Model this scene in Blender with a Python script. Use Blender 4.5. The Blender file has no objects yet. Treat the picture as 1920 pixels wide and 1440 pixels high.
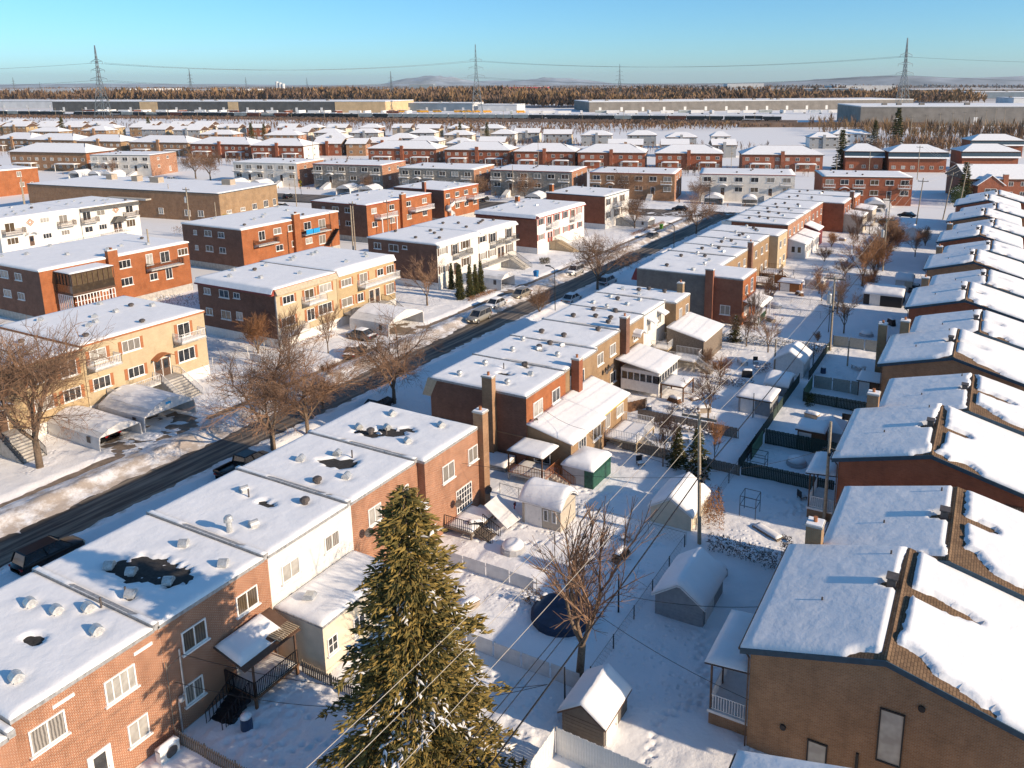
import bpy, math, random
import numpy as np
from mathutils import Matrix, Vector

S = bpy.context.scene
COL = S.collection
R = math.radians

# ------------------------------------------------------------------ camera
FOC, PX, PY, HOR, ROLL, CAMH, VPX = 1500., 1082., 494., 156.5, 0.0042, 34.6, 1891.
h0 = PY - HOR
up = np.cross([0, -h0, FOC], [100, -h0 - ROLL * 100, FOC]); up /= np.linalg.norm(up)
if up[1] > 0: up = -up
yv = np.array([VPX - PX, (HOR - ROLL * (VPX - PX)) - PY, FOC]); yv /= np.linalg.norm(yv)
xv = np.cross(yv, up)
if xv[0] < 0: xv = -xv
RW = np.stack([xv, yv, up])
cx, cy, cz = RW @ [1, 0, 0], RW @ [0, -1, 0], RW @ [0, 0, -1]
cam = bpy.data.cameras.new('camera'); cam_ob = bpy.data.objects.new('camera', cam); COL.objects.link(cam_ob)
cam.sensor_width = 36; cam.lens = FOC / 1920 * 36
cam.shift_x = -(PX - 960) / 1920; cam.shift_y = -(720 - PY) / 1920
cam.clip_start = 0.5; cam.clip_end = 80000
cam_ob.matrix_world = Matrix(((cx[0], cy[0], cz[0], 0), (cx[1], cy[1], cz[1], 0), (cx[2], cy[2], cz[2], CAMH), (0, 0, 0, 1)))
S.camera = cam_ob

# ------------------------------------------------------------------ light
SUN_EL, SUN_AZ = 21.0, 4.0          # azimuth counted from +X towards +Y
w = bpy.data.worlds.new('World'); S.world = w; w.use_nodes = True
nt = w.node_tree; nt.nodes.clear()
sky = nt.nodes.new('ShaderNodeTexSky'); sky.sky_type = 'NISHITA'; sky.sun_disc = False
sky.sun_elevation = R(SUN_EL); sky.sun_rotation = R(90 - SUN_AZ)
sky.altitude = 2000; sky.air_density = 1.0; sky.dust_density = 2.4; sky.ozone_density = 10.0
tint = nt.nodes.new('ShaderNodeMix'); tint.data_type = 'RGBA'; tint.blend_type = 'MULTIPLY'
tint.inputs[0].default_value = 1; tint.inputs[7].default_value = (1.10, 1.02, 0.74, 1)
bg = nt.nodes.new('ShaderNodeBackground'); bg.inputs[1].default_value = 0.15
wo = nt.nodes.new('ShaderNodeOutputWorld')
nt.links.new(sky.outputs[0], tint.inputs[6]); nt.links.new(tint.outputs[2], bg.inputs[0]); nt.links.new(bg.outputs[0], wo.inputs[0])
sl = bpy.data.lights.new('sun', 'SUN'); sl.energy = 4.0; sl.angle = R(0.55); sl.color = (1.0, 0.80, 0.58)
so = bpy.data.objects.new('sun', sl); COL.objects.link(so)
sv = Vector((math.cos(R(SUN_EL)) * math.cos(R(SUN_AZ)), math.cos(R(SUN_EL)) * math.sin(R(SUN_AZ)), math.sin(R(SUN_EL))))
so.rotation_euler = sv.to_track_quat('Z', 'Y').to_euler(); so.location = (60, 0, 90)
S.view_settings.view_transform = 'Standard'; S.view_settings.look = 'None'
S.view_settings.exposure = 0.66; S.view_settings.gamma = 1; S.view_settings.use_curve_mapping = False
S.render.engine = 'CYCLES'
S.cycles.max_bounces = 6; S.cycles.diffuse_bounces = 4; S.cycles.glossy_bounces = 2; S.cycles.transmission_bounces = 2; S.cycles.volume_bounces = 0
S.cycles.use_denoising = True; S.cycles.sample_clamp_indirect = 4

# ------------------------------------------------------------------ materials
MATS = {}
def new_mat(name):
    m = bpy.data.materials.new(name); m.use_nodes = True
    n = m.node_tree.nodes; b = n['Principled BSDF']
    MATS[name] = m
    return m, n, m.node_tree.links, b
def node(n, t, **kw):
    x = n.new(t)
    for k, v in kw.items(): setattr(x, k, v)
    return x
def val(n, l, v, sock):
    sock.default_value = v
def mixc(n, l, fac, a, b, blend='MIX'):
    x = node(n, 'ShaderNodeMix', data_type='RGBA', blend_type=blend)
    for s, v in ((0, fac), (6, a), (7, b)):
        if isinstance(v, (int, float)): x.inputs[s].default_value = v
        elif isinstance(v, (tuple, list)): x.inputs[s].default_value = (*v[:3], 1)
        else: l.new(v, x.inputs[s])
    return x.outputs[2]
def math_(n, l, op, a, b=0.0, clamp=False):
    x = node(n, 'ShaderNodeMath', operation=op, use_clamp=clamp)
    for s, v in ((0, a), (1, b)):
        if isinstance(v, (int, float)): x.inputs[s].default_value = v
        else: l.new(v, x.inputs[s])
    return x.outputs[0]
def noise(n, l, vec, scale, detail=3, rough=.55):
    x = node(n, 'ShaderNodeTexNoise'); x.inputs['Scale'].default_value = scale
    x.inputs['Detail'].default_value = detail; x.inputs['Roughness'].default_value = rough
    l.new(vec, x.inputs['Vector']); return x.outputs[0]
def ramp(n, l, f, a, b):
    x = node(n, 'ShaderNodeMapRange', clamp=True)
    x.inputs[1].default_value = a; x.inputs[2].default_value = b
    l.new(f, x.inputs[0]); return x.outputs[0]
def bump(n, l, b, h, strength, dist):
    x = node(n, 'ShaderNodeBump'); x.inputs['Strength'].default_value = strength; x.inputs['Distance'].default_value = dist
    l.new(h, x.inputs['Height']); l.new(x.outputs[0], b.inputs['Normal'])
def plain(name, c, rough=.75, metal=0., amt=.18, scale=3., spec=.3, bs=0., bscale=20.):
    m, n, l, b = new_mat(name)
    tc = node(n, 'ShaderNodeTexCoord').outputs['Object']
    f = noise(n, l, tc, scale, 4, .6)
    lo = tuple(x * (1 - amt) for x in c); hi = tuple(min(1, x * (1 + amt)) for x in c)
    l.new(mixc(n, l, ramp(n, l, f, .3, .7), lo, hi), b.inputs['Base Color'])
    b.inputs['Roughness'].default_value = rough; b.inputs['Metallic'].default_value = metal
    b.inputs['Specular IOR Level'].default_value = spec
    if bs: bump(n, l, b, noise(n, l, tc, bscale, 3), bs, .03)
    return m
def brick(name, c1, c2, mortar, bw=.23, rh=.078, amt=.25, ms=.012, roof=False):
    m, n, l, b = new_mat(name)
    tc = node(n, 'ShaderNodeTexCoord').outputs['Object']
    sp = node(n, 'ShaderNodeSeparateXYZ'); l.new(tc, sp.inputs[0])
    u = math_(n, l, 'ADD', sp.outputs[0], sp.outputs[1])
    cb = node(n, 'ShaderNodeCombineXYZ'); l.new(sp.outputs[1] if roof else u, cb.inputs[0]); l.new(sp.outputs[0 if roof else 2], cb.inputs[1])
    bt = node(n, 'ShaderNodeTexBrick'); l.new(cb.outputs[0], bt.inputs['Vector'])
    bt.inputs['Scale'].default_value = 1; bt.inputs['Brick Width'].default_value = bw; bt.inputs['Row Height'].default_value = rh
    bt.inputs['Mortar Size'].default_value = ms; bt.inputs['Mortar Smooth'].default_value = .1; bt.inputs['Bias'].default_value = -.1
    bt.inputs['Color1'].default_value = (*c1, 1); bt.inputs['Color2'].default_value = (*c2, 1); bt.inputs['Mortar'].default_value = (*mortar, 1)
    f = noise(n, l, tc, .7, 5, .65)
    g = node(n, 'ShaderNodeMix', data_type='RGBA', blend_type='MULTIPLY'); g.inputs[0].default_value = 1
    l.new(bt.outputs[0], g.inputs[6]); l.new(mixc(n, l, ramp(n, l, f, .3, .7), (1 - amt,) * 3, (1 + amt * .5,) * 3), g.inputs[7])
    mp = node(n, 'ShaderNodeMapping'); mp.inputs['Scale'].default_value = (1.7, 1.7, .22); l.new(tc, mp.inputs[0])
    sk = ramp(n, l, noise(n, l, mp.outputs[0], 1., 4, .6), .52, .78)
    l.new(mixc(n, l, math_(n, l, 'MULTIPLY', sk, .30), g.outputs[2], tuple(x * .45 + .03 for x in c2)), b.inputs['Base Color'])
    b.inputs['Roughness'].default_value = .88; b.inputs['Specular IOR Level'].default_value = .15
    inv = math_(n, l, 'SUBTRACT', 1., bt.outputs['Fac'])
    bump(n, l, b, inv, .6, .012)
    return m

brick('brick_orange', (.36, .125, .052), (.26, .082, .034), (.53, .40, .30))
brick('brick_red', (.36, .115, .06), (.28, .085, .045), (.26, .17, .13))
brick('brick_rust', (.40, .115, .036), (.31, .085, .028), (.34, .18, .10))
brick('brick_dark', (.25, .115, .072), (.18, .08, .052), (.22, .15, .12))
brick('brick_brown', (.40, .21, .105), (.29, .145, .07), (.36, .27, .19))
brick('brick_redbrown', (.35, .105, .052), (.26, .076, .038), (.28, .15, .10))
brick('brick_tan', (0.352, 0.22, 0.114), (0.299, 0.176, 0.0924), (0.334, 0.255, 0.176))
brick('brick_yellow', (.50, .36, .19), (.44, .31, .16), (.46, .37, .25), amt=.14)
brick('brick_cream', (.55, .43, .27), (.50, .385, .235), (.52, .43, .30), amt=.14)
brick('brick_white', (.74, .70, .64), (.66, .62, .57), (.6, .56, .5), bw=.3, rh=.1, amt=.15)
brick('brick_grey', (.20, .18, .165), (.15, .135, .125), (.19, .18, .17))
brick('stone_grey', (.36, .32, .27), (.20, .175, .15), (.30, .27, .24), bw=.55, rh=.26, amt=.3, ms=.03)
brick('shingle', (.25, .16, .095), (.17, .105, .065), (.10, .065, .042), bw=.31, rh=.145, amt=.35, ms=.018, roof=True)
brick('shingle_grey', (.19, .18, .165), (.13, .125, .12), (.06, .055, .05), bw=.33, rh=.15, amt=.3, ms=.02)
plain('stucco_white', (0.688, 0.66, 0.614), .9, amt=.1, scale=1.2, bs=.2, bscale=30)
plain('stucco_cream', (.66, .58, .45), .9, amt=.1, scale=1.2, bs=.2, bscale=30)
plain('concrete', (.42, .40, .37), .9, amt=.25, scale=2, bs=.2)
plain('siding_beige', (.48, .42, .34), .7, amt=.12)
plain('siding_grey', (.30, .31, .32), .7, amt=.15)
plain('siding_white', (.72, .70, .67), .6, amt=.1)
plain('siding_tan', (.38, .31, .24), .7, amt=.12)
plain('siding_dark', (.17, .145, .125), .75, amt=.15)
plain('trim_white', (.78, .76, .73), .5, amt=.08)
plain('trim_brown', (.11, .065, .045), .6)
plain('trim_red', (.34, .07, .05), .6, amt=.15)
plain('trim_rust', (.36, .14, .06), .65)
plain('trim_teal', (.035, .07, .10), .5)
plain('awning_maroon', (.16, .035, .04), .7)
plain('awning_tan', (.46, .38, .27), .8)
plain('deck_tar', (.045, .042, .040), .9, amt=.35, scale=6, bs=.4)
plain('flashing', (.36, .36, .36), .5, metal=.3, amt=.35, scale=5)
plain('galvanised', (.55, .55, .54), .45, metal=.55, amt=.25, scale=7)
plain('vent_dark', (.10, .085, .08), .6, amt=.3)
plain('metal_black', (.025, .025, .028), .45, metal=.2)
plain('metal_pylon', (.17, .20, .22), .6, metal=.2, amt=.1)
plain('wood_grey', (.20, .16, .125), .9, amt=.35, scale=9)
plain('wood_brown', (.17, .09, .05), .85, amt=.3, scale=8)
plain('wood_orange', (.33, .14, .05), .8, amt=.25, scale=8)
plain('wood_pale', (.42, .33, .22), .85, amt=.3, scale=8)
plain('pole_wood', (.33, .27, .20), .9, amt=.35, scale=6)
plain('bark', (.17, .125, .09), .95, amt=.35, scale=8, bs=.5, bscale=30)
plain('twig', (.225, .135, .085), .95, amt=.3, scale=2)
plain('twig_dark', (.10, .068, .05), .95, amt=.3, scale=2)
plain('twig_rust', (.25, .125, .06), .95, amt=.35, scale=3)
plain('needles', (.105, .085, .026), .8, amt=.65, scale=1.3, spec=.2)
plain('needles_gold', (.23, .16, .045), .8, amt=.5, scale=1.5, spec=.2)
plain('cedar', (.030, .048, .020), .85, amt=.5, scale=3, spec=.2)
plain('shrub_leaf', (.085, .07, .04), .9, amt=.5, scale=4)
plain('wood_far', (.17, .11, .075), .95, amt=.35, scale=.02)
plain('wood_far_gold', (.25, .155, .08), .95, amt=.3, scale=.02)
plain('fence_green', (.035, .055, .045), .75, amt=.3, scale=6)
plain('slat_green', (.11, .20, .12), .7, amt=.25, scale=6)
plain('slat_grey', (.36, .35, .31), .8, amt=.2, scale=6)
plain('mesh_grey', (.34, .33, .32), .6, metal=.3)
plain('tarp_green', (.018, .085, .058), .5, amt=.4, scale=5)
plain('fabric_white', (.68, .67, .66), .75, amt=.12, scale=1.5, bs=.3, bscale=3)
plain('fabric_grey', (.40, .40, .41), .75, amt=.15, scale=1.5)
plain('cable_black', (.02, .02, .022), .5)
plain('cable_pale', (.52, .46, .38), .5)
plain('rubber', (.018, .018, .018), .85)
plain('rim', (.4, .4, .42), .35, metal=.7)
plain('bin_blue', (.02, .16, .40), .5)
plain('bin_green', (.18, .40, .05), .5)
plain('plastic_blue', (.02, .30, .62), .5)
plain('plastic_yellow', (.75, .46, .02), .5)
plain('paint_red', (.5, .03, .03), .5)
plain('bus_yellow', (.75, .36, .02), .5)
plain('cargo_dark', (.03, .038, .042), .7, amt=.4, scale=.3)
plain('cargo_brown', (.15, .055, .035), .8, amt=.3, scale=.3)
plain('cargo_grey', (.32, .35, .34), .7, amt=.25, scale=.3)
plain('wall_dark', (.10, .10, .098), .85, amt=.25, scale=.15)
plain('wall_taupe', (.22, .20, .18), .85, amt=.2, scale=.15)
plain('wall_tan', (.56, .40, .23), .85, amt=.15, scale=.15)
plain('wall_pale', (.62, .62, .62), .8, amt=.12, scale=.1)
plain('wall_blue', (.20, .25, .30), .8, amt=.15, scale=.1)
plain('hill_rock', (.30, .33, .36), .95, amt=.5, scale=.0016)
plain('embankment', (.15, .105, .08), .95, amt=.4, scale=.1)
plain('pool_blue', (.022, .040, .075), .6, amt=.3, scale=1.5)
plain('lamp_glass', (.6, .55, .45), .3)
plain('tail_red', (.35, .01, .01), .3)
for nme, c in (('car_black', (.012, .012, .014)), ('car_grey', (.12, .12, .125)), ('car_silver', (.36, .34, .30)), ('car_white', (.62, .62, .62)), ('car_blue', (.03, .06, .12)), ('car_beige', (.36, .31, .24))):
    plain(nme, c, .28, metal=.35, amt=.06, spec=.6)
def pane(name, c, c2, rough, vert):
    m, n, l, b = new_mat(name)
    tc = node(n, 'ShaderNodeTexCoord').outputs['Object']
    if vert:
        wv = node(n, 'ShaderNodeTexWave', wave_type='BANDS', bands_direction='X'); wv.inputs['Scale'].default_value = 2.1
        wv.inputs['Distortion'].default_value = 2.5; l.new(tc, wv.inputs[0]); f = wv.outputs[1]
    else: f = ramp(n, l, noise(n, l, tc, 1.1, 2), .4, .6)
    l.new(mixc(n, l, f, c, c2), b.inputs['Base Color']); b.inputs['Roughness'].default_value = rough
    b.inputs['Specular IOR Level'].default_value = .6
    b.inputs['Coat Weight'].default_value = .6; b.inputs['Coat Roughness'].default_value = .05
pane('glass_dark', (.018, .020, .022), (.05, .052, .055), .12, False)
pane('glass_curtain', (.10, .09, .08), (.34, .31, .27), .3, True)
pane('glass_blind', (.30, .28, .25), (.44, .42, .38), .35, False)
pane('glass_brown', (.05, .036, .024), (.12, .085, .05), .2, True)

# snow: roofs and small things
def snow_mat(name, c, amt, b1, b2):
    m, n, l, b = new_mat(name)
    tc = node(n, 'ShaderNodeTexCoord').outputs['Object']
    f = noise(n, l, tc, .9, 5, .6)
    l.new(mixc(n, l, ramp(n, l, f, .35, .7), tuple(x * (1 - amt) for x in c), c), b.inputs['Base Color'])
    b.inputs['Roughness'].default_value = .65; b.inputs['Specular IOR Level'].default_value = .25
    g = math_(n, l, 'ADD', math_(n, l, 'MULTIPLY', noise(n, l, tc, 1.3, 3), b1), math_(n, l, 'MULTIPLY', noise(n, l, tc, 14, 3), b2))
    bump(n, l, b, g, .35, .12)
    return m
snow_mat('snow', (.90, .895, .90), .06, 1., .12)
snow_mat('snow_fence', (.84, .83, .83), .1, .6, .3)
# ground snow: grit and slush along the street and the lanes that cars use
def ground_snow():
    m, n, l, b = new_mat('snow_ground')
    tc = node(n, 'ShaderNodeNewGeometry').outputs['Position']
    sp = node(n, 'ShaderNodeSeparateXYZ'); l.new(tc, sp.inputs[0])
    d = math_(n, l, 'ABSOLUTE', math_(n, l, 'ADD', sp.outputs[0], 66.6))
    side = math_(n, l, 'SUBTRACT', 1., ramp(n, l, d, 2.2, 6.4))
    g = noise(n, l, tc, .55, 6, .68)
    grit = math_(n, l, 'MULTIPLY', ramp(n, l, math_(n, l, 'ADD', g, math_(n, l, 'MULTIPLY', side, .16)), .54, .72), ramp(n, l, side, 0., .35))
    near = math_(n, l, 'LESS_THAN', sp.outputs[1], 205.)
    grit = math_(n, l, 'MULTIPLY', math_(n, l, 'MULTIPLY', grit, near), .85)
    f = noise(n, l, tc, .25, 5, .6)
    base = mixc(n, l, ramp(n, l, f, .35, .7), (.84, .835, .84), (.90, .895, .90))
    l.new(mixc(n, l, grit, base, (.42, .34, .27)), b.inputs['Base Color'])
    b.inputs['Roughness'].default_value = .7; b.inputs['Specular IOR Level'].default_value = .2
    hh = math_(n, l, 'ADD', noise(n, l, tc, .7, 3), math_(n, l, 'MULTIPLY', noise(n, l, tc, 6, 4), .25))
    vo = node(n, 'ShaderNodeTexVoronoi'); vo.inputs['Scale'].default_value = 2.3; l.new(tc, vo.inputs['Vector'])
    tramp = ramp(n, l, noise(n, l, tc, .16, 3), .50, .60)
    pits = math_(n, l, 'MULTIPLY', math_(n, l, 'MULTIPLY', ramp(n, l, vo.outputs['Distance'], .0, .42), tramp), .85)
    bump(n, l, b, math_(n, l, 'ADD', hh, pits), .6, .17)
ground_snow()
def far_ground():
    m, n, l, b = new_mat('snow_plain')
    tc = node(n, 'ShaderNodeNewGeometry').outputs['Position']
    f = noise(n, l, tc, .0016, 6, .62)
    g = noise(n, l, tc, .012, 4, .6)
    k = math_(n, l, 'ADD', math_(n, l, 'MULTIPLY', f, .75), math_(n, l, 'MULTIPLY', g, .25))
    sp = node(n, 'ShaderNodeVectorMath', operation='LENGTH'); l.new(tc, sp.inputs[0])
    far = ramp(n, l, sp.outputs['Value'], 1300., 2300.)
    l.new(mixc(n, l, math_(n, l, 'MULTIPLY', far, ramp(n, l, k, .40, .49)), (.80, .795, .80), (.17, .12, .085)), b.inputs['Base Color'])
    b.inputs['Roughness'].default_value = .8; b.inputs['Specular IOR Level'].default_value = .1
far_ground()
def asphalt():
    m, n, l, b = new_mat('asphalt')
    tc = node(n, 'ShaderNodeNewGeometry').outputs['Position']
    mp = node(n, 'ShaderNodeMapping'); mp.inputs['Scale'].default_value = (1.6, .09, 1); l.new(tc, mp.inputs[0])
    st = noise(n, l, mp.outputs[0], 1., 5, .6)
    f = noise(n, l, tc, .6, 5, .65)
    c = mixc(n, l, ramp(n, l, f, .3, .75), (.036, .034, .033), (.085, .072, .060))
    c = mixc(n, l, math_(n, l, 'MULTIPLY', ramp(n, l, st, .43, .64), .85), c, (.32, .26, .20))
    l.new(c, b.inputs['Base Color']); b.inputs['Roughness'].default_value = .62; b.inputs['Specular IOR Level'].default_value = .35
    bump(n, l, b, noise(n, l, tc, 9, 3), .25, .02)
asphalt()
plain('walkway', (.23, .18, .14), .85, amt=.35, scale=1.2, bs=.2)

# ------------------------------------------------------------------ mesh helpers
def ml(m):
    if isinstance(m, str): m = (m,)
    return [MATS[x] for x in m]
class MB:
    def __init__(s): s.v, s.f, s.m = [], [], []
    def add(s, v, f, m=0):
        o = len(s.v); s.v += [tuple(p) for p in v]; s.f += [tuple(i + o for i in q) for q in f]; s.m += [m] * len(f)
        return s
    def box(s, x0, y0, z0, x1, y1, z1, m=0):
        return s.add([(x0, y0, z0), (x1, y0, z0), (x1, y1, z0), (x0, y1, z0), (x0, y0, z1), (x1, y0, z1), (x1, y1, z1), (x0, y1, z1)],
                     [(0, 3, 2, 1), (4, 5, 6, 7), (0, 1, 5, 4), (1, 2, 6, 5), (2, 3, 7, 6), (3, 0, 4, 7)], m)
    def hexa(s, b, t, m=0):          # bottom 4, top 4 (ccw)
        return s.add(list(b) + list(t), [(0, 3, 2, 1), (4, 5, 6, 7), (0, 1, 5, 4), (1, 2, 6, 5), (2, 3, 7, 6), (3, 0, 4, 7)], m)
    def prism(s, pts, axis, a, b, m=0):   # polygon in the plane across axis, swept from a to b
        def P(p, t):
            return (t, p[0], p[1]) if axis == 'x' else (p[0], t, p[1]) if axis == 'y' else (p[0], p[1], t)
        n = len(pts); v = [P(p, a) for p in pts] + [P(p, b) for p in pts]
        f = [tuple(range(n - 1, -1, -1)), tuple(range(n, 2 * n))] + [(i, (i + 1) % n, n + (i + 1) % n, n + i) for i in range(n)]
        return s.add(v, f, m)
    def tube(s, p, q, r0, r1=None, n=6, m=0, cap=True):
        r1 = r0 if r1 is None else r1
        p, q = Vector(p), Vector(q); d = q - p
        if d.length < 1e-6: return s
        d.normalize(); a = d.orthogonal().normalized(); b = d.cross(a)
        v = []
        for c, r in ((p, r0), (q, r1)):
            for i in range(n):
                t = 2 * math.pi * i / n; v.append(c + a * (r * math.cos(t)) + b * (r * math.sin(t)))
        f = [(i, (i + 1) % n, n + (i + 1) % n, n + i) for i in range(n)]
        if cap: f += [tuple(range(n - 1, -1, -1)), tuple(range(n, 2 * n))]
        return s.add(v, f, m)
    def path(s, pts, r, n=4, m=0):
        for i in range(len(pts) - 1): s.tube(pts[i], pts[i + 1], r, r, n, m, cap=False)
        return s
    def lathe(s, prof, n=10, c=(0, 0), m=0):
        v = [(c[0] + r * math.cos(2 * math.pi * i / n), c[1] + r * math.sin(2 * math.pi * i / n), z) for r, z in prof for i in range(n)]
        f = [(k * n + i, k * n + (i + 1) % n, (k + 1) * n + (i + 1) % n, (k + 1) * n + i) for k in range(len(prof) - 1) for i in range(n)]
        f += [tuple(range(n - 1, -1, -1)), tuple(range((len(prof) - 1) * n, len(prof) * n))]
        return s.add(v, f, m)
    def mesh(s, name, mats, smooth=False):
        me = bpy.data.meshes.new(name); me.from_pydata(s.v, [], s.f)
        for m in ml(mats): me.materials.append(m)
        if any(s.m): me.polygons.foreach_set('material_index', s.m)
        if smooth: me.polygons.foreach_set('use_smooth', [True] * len(s.f))
        me.update(); return me
    def build(s, name, mats, parent=None, loc=(0, 0, 0), rz=0., smooth=False, **tags):
        return put(s.mesh(name, mats, smooth), name, parent, loc, rz, **tags)
def put(me, name, parent=None, loc=(0, 0, 0), rz=0., scale=None, label=None, cat=None, group=None, kind=None):
    o = bpy.data.objects.new(name, me); COL.objects.link(o)
    o.location = loc; o.rotation_euler = (0, 0, rz)
    if scale: o.scale = scale
    if parent: o.parent = parent
    tag(o, label, cat, group, kind); return o
def tag(o, label=None, cat=None, group=None, kind=None):
    if label: o['label'] = label
    if cat: o['category'] = cat
    if group: o['group'] = group
    if kind: o['kind'] = kind
    return o
def thing(name, label, cat, loc=(0, 0, 0), rz=0., group=None):
    o = bpy.data.objects.new(name, None); COL.objects.link(o); o.empty_display_size = .3
    o.location = loc; o.rotation_euler = (0, 0, rz); return tag(o, label, cat, group)
CACHE = {}
def cached(key, fn):
    if key not in CACHE: CACHE[key] = fn()
    return CACHE[key]
def copy_tree(src, loc, rz=None, scale=None, label=None):
    r = src.copy(); COL.objects.link(r); r.location = loc
    if rz is not None: r.rotation_euler = (0, 0, rz)
    if scale: r.scale = (scale,) * 3
    if label: r['label'] = label
    for c in KIDS.get(src.name, ()):
        d = c.copy(); COL.objects.link(d); d.parent = r
    return r
KIDS = {}

# value noise on arrays
_rng = np.random.RandomState(7); _T = _rng.rand(256, 256)
def vn(x, y):
    xi = np.floor(x).astype(int); yi = np.floor(y).astype(int); fx = x - xi; fy = y - yi
    fx = fx * fx * (3 - 2 * fx); fy = fy * fy * (3 - 2 * fy)
    a = _T[xi & 255, yi & 255]; b = _T[(xi + 1) & 255, yi & 255]; c = _T[xi & 255, (yi + 1) & 255]; d = _T[(xi + 1) & 255, (yi + 1) & 255]
    return (a * (1 - fx) + b * fx) * (1 - fy) + (c * (1 - fx) + d * fx) * fy
def fbm(x, y, o=4):
    s = 0; a = .5
    for i in range(o): s = s + a * vn(x * 2 ** i + 17.3 * i, y * 2 ** i + 5.1 * i); a *= .5
    return s
def grid_mesh(name, X, Y, Z, mats):
    ny, nx = X.shape
    v = np.stack([X.ravel(), Y.ravel(), Z.ravel()], 1)
    i = np.arange(ny * nx).reshape(ny, nx)
    f = np.stack([i[:-1, :-1].ravel(), i[:-1, 1:].ravel(), i[1:, 1:].ravel(), i[1:, :-1].ravel()], 1)
    me = bpy.data.meshes.new(name)
    me.vertices.add(len(v)); me.vertices.foreach_set('co', v.ravel().astype(np.float32))
    me.loops.add(f.size); me.loops.foreach_set('vertex_index', f.ravel().astype(np.int32))
    me.polygons.add(len(f)); me.polygons.foreach_set('loop_start', np.arange(0, f.size, 4, dtype=np.int32))
    for m in ml(mats): me.materials.append(m)
    me.update(calc_edges=True); me.validate()
    me.polygons.foreach_set('use_smooth', np.ones(len(f), bool))
    return me
# ------------------------------------------------------------------ ground
def in_rect(X, Y, x0, x1, y0, y1, soft=.5):
    d = np.minimum(np.minimum(X - x0, x1 - X), np.minimum(Y - y0, y1 - Y))
    return np.clip(d / soft + .5, 0, 1)
DRIVES = [(-80.5, -70.8, 46.8, 51.8), (-80, -70.8, 41.9, 45.6), (-80.5, -70.8, 82.4, 89.4), (-79, -70.5, 79.0, 81.6),
          (-80, -70.5, 110.2, 117.0), (-80, -70.5, 145, 150), (-78, -70.5, 178, 182)]
def ground_h(X, Y):
    n = fbm(X * .35, Y * .35); f = fbm(X * 1.6 + 9, Y * 1.6 + 3); g = fbm(X * .12 + 40, Y * .12)
    h = .08 + .16 * n + .05 * f + .12 * g
    road = in_rect(X, Y, -67.2 + .5 * (g - .5), -61.4 + .6 * (n - .5), -50, 204, 2.6)
    cross = np.clip((7.0 - np.abs((Y - 206) - (X + 63) * .2)) / 2.0 + .5, 0, 1) * (X < -50)
    bankE = np.exp(-((X + 60.2) / .75) ** 2) * (.12 + .4 * f) * (Y < 198)
    bankW = np.exp(-((X + 68.9) / 1.0) ** 2) * (.06 + .5 * f) * (Y < 198)
    walk = in_rect(X, Y, -72.5, -71.1, -50, 196, .5)
    h = h + bankE + bankW
    low = -.16 + .14 * f
    for m, lo in ((road, -.25 + .18 * f + .15 * n), (np.clip(cross, 0, 1), -.14 + .13 * f + .12 * n), (walk, -.13 + .17 * f + .16 * (n - .5))):
        h = h * (1 - m) + lo * m
    for (a, b, c, d) in DRIVES:
        m = in_rect(X, Y, a, b, c, d, .7); h = h * (1 - m) + (-.15 + .20 * f + .12 * n) * m
    # shovelled paths and trampled yards
    for (a, b, c, d) in ((-35.6, -30.2, 22.4, 28.4), (-34, -18.6, 28, 33)):
        m = in_rect(X, Y, a, b, c, d, 1.2); h = h + m * (.30 * (fbm(X * 2.3, Y * 2.3) - .42))
    return h
xs = np.arange(-108, 9, .45); ys = np.arange(4, 222, .5)
GX, GY = np.meshgrid(xs, ys)
FX0, FX1, FY0, FY1 = -36.2, -8.6, 19.5, 112.
GZ = ground_h(GX, GY); GZ = np.where((GX > FX0 + .7) & (GX < FX1 - .7) & (GY > FY0 + .7) & (GY < FY1 - .7), GZ - .6, GZ)
put(grid_mesh('snow_cover', GX, GY, GZ, 'snow_ground'), 'snow_cover', kind='structure')
FX, FY = np.meshgrid(np.arange(FX0, FX1, .16), np.arange(FY0, FY1, .16)); FZ = ground_h(FX, FY) + .015
FZ += .10 * (fbm(FX * .7 + 5, FY * .7) - .47) + .04 * (fbm(FX * 3., FY * 3.) - .47)
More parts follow.
